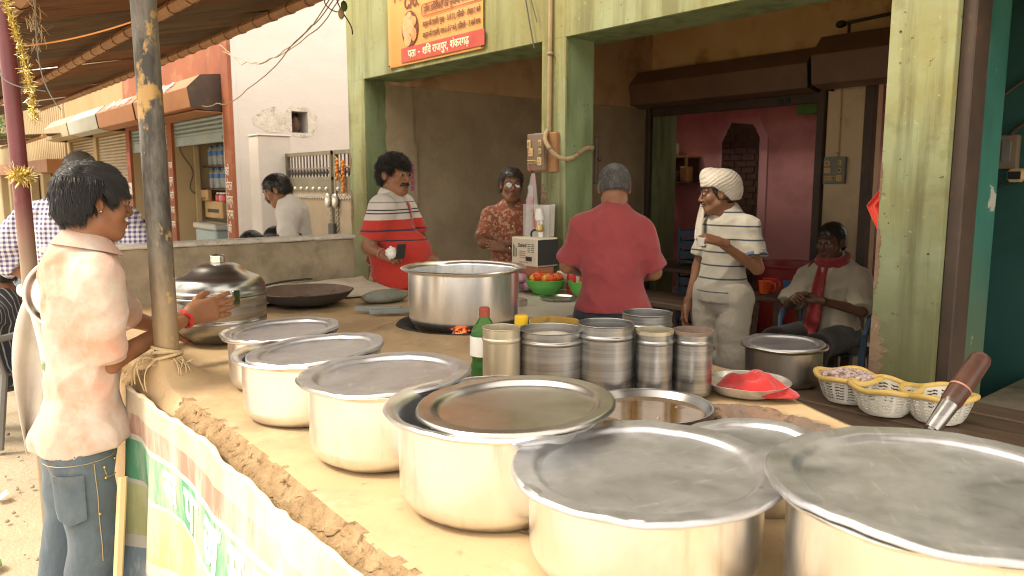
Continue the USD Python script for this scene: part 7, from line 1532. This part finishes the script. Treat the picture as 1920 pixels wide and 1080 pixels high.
p3.add('side_piping', tube([p3.J['hipR'] + [.095, -.02, .06], p3.J['hipR'] + [.098, -.015, -.05], p3.J['knR'] + [.082, 0, .1], p3.J['knR'] + [.075, 0, -.1]], .0045, 5), 'redplastic')

# --- the turbaned man with a cup
L4, h4 = (-2.70, 3.94, 0), facing(-.20, -.98)
J = local(L4, h4, pelvis=(-2.71, 3.945, .86), chest=(-2.70, 3.955, 1.155), neck=(-2.705, 3.95, 1.315), head=(-2.745, 3.905, 1.440), shL=(-2.545, 3.945, 1.285), shR=(-2.868, 3.985, 1.262), elL=(-2.470, 3.925, 1.015), wrL=(-2.560, 3.665, 1.180), elR=(-2.905, 3.955, .985), wrR=(-2.905, 3.85, .745),
          hipL=(-2.62, 3.94, .82), hipR=(-2.80, 3.95, .82), knL=(-2.60, 3.90, .45), knR=(-2.79, 3.90, .45), anL=(-2.60, 3.94, .085), anR=(-2.80, 3.95, .085))
p4 = person('man in a white turban and navy-striped V-neck shirt holding a cup to his chest', L4, h4, J, 'skin_b')
p4.body(.012, .92, (.95, .98)).head(dict(w=.95, jaw=1.0, nose=1.1, cheek=.85), yaw=-.62, pitch=-.10, scale=.97)
p4.hand('L', dirl(h4, (-.45, -.80, .25)), dirl(h4, (.35, -.45, .85)), curl=(.85, .9, .95, 1.0), thumb=(.3, .5)).hand('R', dirl(h4, (-.02, -.25, -1)), dirl(h4, (-.9, -.3, 0)), curl=(.35, .4, .45, .5)).finish().eyes().moustache(.028, .0065)
f = Field((-.14, -.16, -.09), (.14, .15, .18), .0045); f.ell((0, -.022, .066), (.098, .122, .090), .02); f.ell((0, -.075, .015), (.090, .078, .088), .03); f.ell((.02, .045, .118), (.06, .055, .050), .03)
P_ = np.stack(np.meshgrid(*f.ax, indexing='ij'), -1); q_ = P_[..., 2] * 1.0 + P_[..., 1] * .55 + .10 * np.abs(P_[..., 0]); f.d += (.0032 * np.abs(np.sin(q_ * 150 + 3 * meshkit.noise(P_ * 14, 2))) - .0016).astype(np.float32)
f.d = np.maximum(f.d, ((.050 + np.where(P_[..., 1] < .03, -.095 * np.clip((.03 - P_[..., 1]) / .10, 0, 1), 0)) - P_[..., 2]).astype(np.float32) * .9)
p4.add('turban', p4.hm_place(f.mesh()), 'turban')
p4.hair(cap=.006, n=300, L=.012, seed=13, front=.052, side=-.022, back=-.064, m2='hair_salt', frac2=.3)
P_, N_ = sample(p4.hm, 2600, 5, lambda p: (p[:, 2] < -.045) & (p[:, 2] > -.118) & (p[:, 1] > .0) & ((np.abs(p[:, 0]) > .018) | (p[:, 2] < -.08)))
strands('beard_stubble', (P_ * p4.hs) @ p4.hR.T + p4.hc, N_ @ p4.hR.T, .0045, 'hair_grey', p4.t, lambda p, n: np.array([[0, .2, -1.0]]) + 0 * p, .4, .0008, 3, 3)
p4.torso_cloth('shirt', 'shirt_stripe', .80, off=.016, sleeve=(.66, .70), slr=.068, thick=.88, fold=.009, neck=(.060, .03), seed=14, vneck=.045)
p4.trousers('trousers', 'pants_cream', .93, .10, off=.022, fl=(.094, .086, .080), fold=.014, seed=15)
sL, eL = p4.J['shL'], p4.J['elL']; d_ = (eL - sL) / np.linalg.norm(eL - sL); c_ = sL + (eL - sL) * .66
p4.add('sleeve_cuff', tube([c_ - d_ * .012, c_ + d_ * .012], [.074, .074], 20), mat('cuffblue', (.10, .12, .20), None, 8, .85) and 'cuffblue')
p4.add('turban_tail', sheet(lambda u, v: np.stack([.104 + .050 * (u - .5) * (1 + .2 * v) + .010 * np.sin(v * 3), .085 + .035 * v + .008 * np.sin(u * 7 + v), 1.395 - .215 * v + .01 * np.sin(u * 5)], 1), 8, 14, .004), 'turban')
cp = thing('tea_cup', 'small white cup in the hand of the turbaned man', 'cup', (-2.60, 3.56, 1.2)); obj('cup', moved(lathe(roundpts([(0, 0), (.018, 0), (.026, .048), (.024, .049), (.016, .004), (0, .004)], .004, 3), 20), (-2.61, 3.575, 1.155)), M['bulbwhite'], cp, smooth=35)

# --- plastic chairs
def plastic_chair(label, loc, h, m):
    t = thing('plastic_chair', label, 'chair', loc, h)
    def sh_(fn, nm, nu=14, nv=10, th=.006): obj(nm, sheet(fn, nu, nv, th), M[m], t, world=False, smooth=True)
    sh_(lambda u, v: np.stack([(u - .5) * .44, -.20 + .42 * v, .43 - .02 * np.sin(np.pi * u) - .02 * (1 - v) + .0 * u], 1), 'seat')
    for k in range(7):
        x = -.19 + k * .0633
        obj('back_slat', tube(spline([(x, -.21, .44), (x * 1.05, -.27, .62), (x * 1.0, -.29, .80)], 8), .011, 6), M[m], t, world=False)
    obj('back_frame', tube(spline([(-.23, -.20, .42), (-.25, -.26, .62), (-.20, -.30, .80), (0, -.31, .84), (.20, -.30, .80), (.25, -.26, .62), (.23, -.20, .42)], 30), .016, 8), M[m], t, world=False)
    for s in (-1, 1):
        obj('arm', tube(spline([(s * .245, -.27, .64), (s * .27, -.05, .66), (s * .27, .16, .64), (s * .26, .22, .56)], 14), [.02] * 12 + [.016, .014], 8), M[m], t, world=False)
        obj('leg', tube([(s * .26, .22, .56), (s * .25, .21, .40), (s * .27, .25, .004)], [.020, .022, .026], 8), M[m], t, world=False)
        obj('leg', tube([(s * .22, -.20, .43), (s * .25, -.28, .004)], [.024, .026], 8), M[m], t, world=False)
    return t
plastic_chair('dark blue plastic armchair of the seated man with the red scarf', (-2.50, 4.86, 0), facing(.25, -.97), 'bluedark')
plastic_chair('grey plastic chair at the left edge under a seated person in striped dark clothes', (-5.42, .62, 0), facing(-.4, .9), 'greyplastic')

# --- the seated man with the red scarf
L5, h5 = (-2.50, 4.86, 0), facing(.10, -.99)
J = local(L5, h5, pelvis=(-2.495, 4.90, .52), chest=(-2.495, 4.87, .82), neck=(-2.495, 4.855, .985), head=(-2.505, 4.825, 1.120), shL=(-2.325, 4.885, .925), shR=(-2.675, 4.85, .925), elL=(-2.255, 4.77, .705), wrL=(-2.43, 4.53, .78), elR=(-2.70, 4.70, .70), wrR=(-2.565, 4.50, .77),
          hipL=(-2.40, 4.88, .50), hipR=(-2.59, 4.87, .50), knL=(-2.36, 4.43, .50), knR=(-2.64, 4.42, .50), anL=(-2.36, 4.40, .085), anR=(-2.65, 4.38, .085))
p5 = person('man in a grey-beige shirt and red scarf seated in a plastic armchair', L5, h5, J, 'skin_dark')
p5.body(.012, .96).head(dict(w=1.0), yaw=-.12, pitch=-.05, scale=1.0)
p5.hand('L', dirl(h5, (-.85, -.35, .12)), dirl(h5, (.2, -.6, .7)), curl=(.35, .4, .45, .5)).hand('R', dirl(h5, (.35, -.5, .2)), dirl(h5, (-.5, -.4, .7)), curl=(.6, .6, .6, .6)).finish().eyes()
p5.hair(cap=.012, n=2000, L=.012, seed=16, lump=.006, front=.055, side=-.015)
p5.torso_cloth('shirt', 'shirt_grey', .47, off=.020, sleeve=(.95, .95), slr=.075, thick=.98, fold=.012, neck=(.062, .03), seed=17).collar('shirt_grey', r=.062, h=.028, openf=1.4, tilt=.25, dz=-.01)
p5.trousers('trousers', 'pants_dark', .64, .08, off=.02, fl=(.092, .074, .068))
ns = p5.J['neck']; a_ = np.linspace(0, 6.3, 34)
sc = [tube(np.stack([ns[0] + .083 * np.cos(a_ + k), ns[1] + .012 + .086 * np.sin(a_ + k), ns[2] + .016 + .022 * k - .022 * np.sin(a_ + k)], 1), .024 + .004 * np.sin(a_ * 3), 8, False) for k in (0, 1)]
fy = lambda z: .135 + .03 * (z < .75)
sc.append(sheet(lambda u, v: np.stack([.015 + .065 * (u - .5) * (1 + .5 * v) + .03 * v, np.interp(v, [0, .3, .75, 1], [.105, .155, .165, .24]) + .010 * np.sin(u * 8), .985 - .47 * v], 1), 12, 20, .012))
p5.add('scarf', trimesh.util.concatenate(sc), 'scarf')
p5.add('scarf_shoulder', sheet(lambda u, v: np.stack([.06 + .10 * v, -.02 + .11 * (u - .3), .992 - .05 * v ** 2 - .10 * np.clip(v - .6, 0, 1) + .02 * (1 - (2 * u - 1) ** 2)], 1), 10, 12, .010), 'scarf')

# --- the moustached man in white behind the parapet
L6, h6 = (-5.90, 2.60, 0), facing(-.72, -.69)
J = local(L6, h6, pelvis=(-5.84, 2.66, .88), chest=(-5.865, 2.635, 1.175), neck=(-5.895, 2.605, 1.335), head=(-5.965, 2.545, 1.445), shL=(-5.735, 2.53, 1.28), shR=(-6.03, 2.76, 1.28), elL=(-5.69, 2.52, 1.02), wrL=(-5.83, 2.43, .86), elR=(-6.09, 2.74, 1.03), wrR=(-6.12, 2.60, .86),
          hipL=(-5.78, 2.60, .84), hipR=(-5.91, 2.73, .84), knL=(-5.80, 2.58, .45), knR=(-5.93, 2.71, .45), anL=(-5.78, 2.6, .085), anR=(-5.91, 2.73, .085))
p6 = person('man with black moustache in a white shirt looking down in front of the gate', L6, h6, J, 'skin_a')
p6.body(.013, 1.0).head(dict(w=1.0, nose=1.15), yaw=.15, pitch=-.42, scale=1.0).hand('L', dirl(h6, (-.2, -.3, -.9)), dirl(h6, (.5, -.5, 0))).finish().eyes().moustache(.038, .0105)
p6.hair(cap=.015, n=2200, L=.03, seed=18, front=.050, side=-.012, back=-.058, comb=lambda p, n: np.stack([p[:, 0] * 4, np.where(p[:, 2] > .09, .6, -.2), -.6 + 0 * p[:, 0]], 1))
p6.torso_cloth('shirt', 'shirt_white', .78, off=.022, sleeve=(1.5, 1.5), slr=.062, thick=1.0, fold=.012, neck=(.062, .03), seed=19).collar('shirt_white', r=.062, h=.032, openf=1.1, tilt=.2, dz=-.01)
p6.trousers('trousers', 'pants_khaki', .92, .05)

# --- the bald man in the checked shirt
L7, h7 = (-4.52, .84, 0), facing(-.90, .42)
J = local(L7, h7, pelvis=(-4.56, .80, .90), chest=(-4.545, .82, 1.215), neck=(-4.525, .845, 1.395), head=(-4.52, .875, 1.540), shL=(-4.665, .655, 1.355), shR=(-4.405, 1.035, 1.345), elL=(-4.74, .50, 1.13), wrL=(-4.655, .66, .99), elR=(-4.32, 1.14, 1.10), wrR=(-4.44, 1.12, .90),
          hipL=(-4.60, .72, .86), hipR=(-4.52, .88, .86), knL=(-4.60, .72, .47), knR=(-4.52, .88, .47), anL=(-4.58, .7, .085), anR=(-4.5, .88, .085))
p7 = person('balding stout man in a purple and white checked shirt, hand on hip, behind the boy', L7, h7, J, 'skin_a')
p7.body(.013, 1.15, (1.1, 1.1), belly=.03).head(dict(w=1.04), yaw=.1, pitch=-.1, scale=1.0).hand('L', dirl(h7, (.6, .5, -.3)), dirl(h7, (-.3, -.4, .5)), curl=(.6, .6, .6, .6)).finish()
p7.hair(cap=.004, n=1400, L=.02, m='hair_grey', m2='hair_black', frac2=.5, seed=20, lump=.003, front=.2, side=.0, back=-.058)
p7.torso_cloth('shirt', 'shirt_gingham', .72, off=.024, sleeve=(1.45, 1.45), slr=.070, thick=1.16, belly=.03, fold=.012, neck=(.066, .03), seed=21, flare=.01).collar('shirt_gingham', r=.066, h=.034, openf=1.0, tilt=.2, dz=-.01)
p7.trousers('trousers', 'pants_dark', .85, .05)

# --- people seated beyond the parapet: heads show over its edge
def sitter(label, loc, h, skin_m, hairm, cloth_m, seed, H=1.18, hand_up=False, striped=False):
    z = H - 1.18
    J = dict(pelvis=(0, 0, .48 + z), chest=(0, .02, .76 + z), neck=(0, .02, .915 + z), head=(0, .045, H - .125), shR=(.18, .02, .87 + z), shL=(-.18, .02, .87 + z), elR=(.24, .08, .66 + z), wrR=(.14, .26, .62 + z), elL=(-.24, .08, .66 + z), wrL=(-.14, .26, .62 + z), hipR=(.09, .02, .46 + z), hipL=(-.09, .02, .46 + z), knR=(.12, .44, .48 + z), knL=(-.12, .44, .48 + z), anR=(.12, .42, .085), anL=(-.12, .42, .085))
    if hand_up: J['elR'] = (.22, .16, .98 + z); J['wrR'] = (.09, .09, H - .04)
    p = person(label, loc, h, {k: np.array(v) for k, v in J.items()}, skin_m); p.body(.014).head({}, pitch=-.15)
    if hand_up: p.hand('R', (-.7, -.3, .35), (.2, .3, .9), curl=(.3, .3, .3, .3))
    p.finish().eyes(); p.hair(cap=.014, n=1200, L=.03, m=hairm, seed=seed, front=.045, side=-.02, back=-.064)
    p.torso_cloth('shirt', cloth_m, .40 + z, off=.02, sleeve=(.8, .8), slr=.07, fold=.01, seed=seed, res=.012)
    p.trousers('trousers', 'pants_dark', .60 + z, .06, res=.014); return p
sitter('dark-haired person whose hair just shows over the parapet, leftmost by the gate pier', (-6.26, 2.47, 0), facing(-.7, -.6), 'skin_b', 'hair_black', 'shirt_blue', 31, 1.105)
sitter('dark-haired person with a hand raised to the head over the parapet', (-6.03, 2.58, -.0), facing(-.8, -.5), 'skin_b', 'hair_black', 'shirt_grey', 32, 1.145, True)
sitter('dark-haired person at the right end over the parapet beside the man in white', (-5.75, 2.58, 0), facing(-.4, -.9), 'skin_b', 'hair_black', 'shirt_lilac', 33, 1.14)
sitter('dark-haired person seated beyond the parapet, partly behind the steel post', (-5.37, 1.38, 0), facing(-.9, .2), 'skin_b', 'hair_black', 'shirt_grey', 34, 1.255)
sitter('dark-haired youngster in light blue seen far behind the maroon post', (-6.55, .81, 0), facing(-.9, -.1), 'skin_b', 'hair_black', 'shirt_blue', 35, 1.085)
sitter('person in dark white-striped clothes seated on the grey plastic chair at the left edge', (-5.42, .60, 0), facing(-.55, -.8), 'skin_b', 'hair_black', 'striped_dark', 36, 1.10)
p13 = sitter('person in a dusky pink shirt seated behind the stout man, hands clasped', (-4.78, 2.84, 0), facing(-.35, -.95), 'skin_a', 'hair_black', 'shirt_lilac', 37, 1.12)
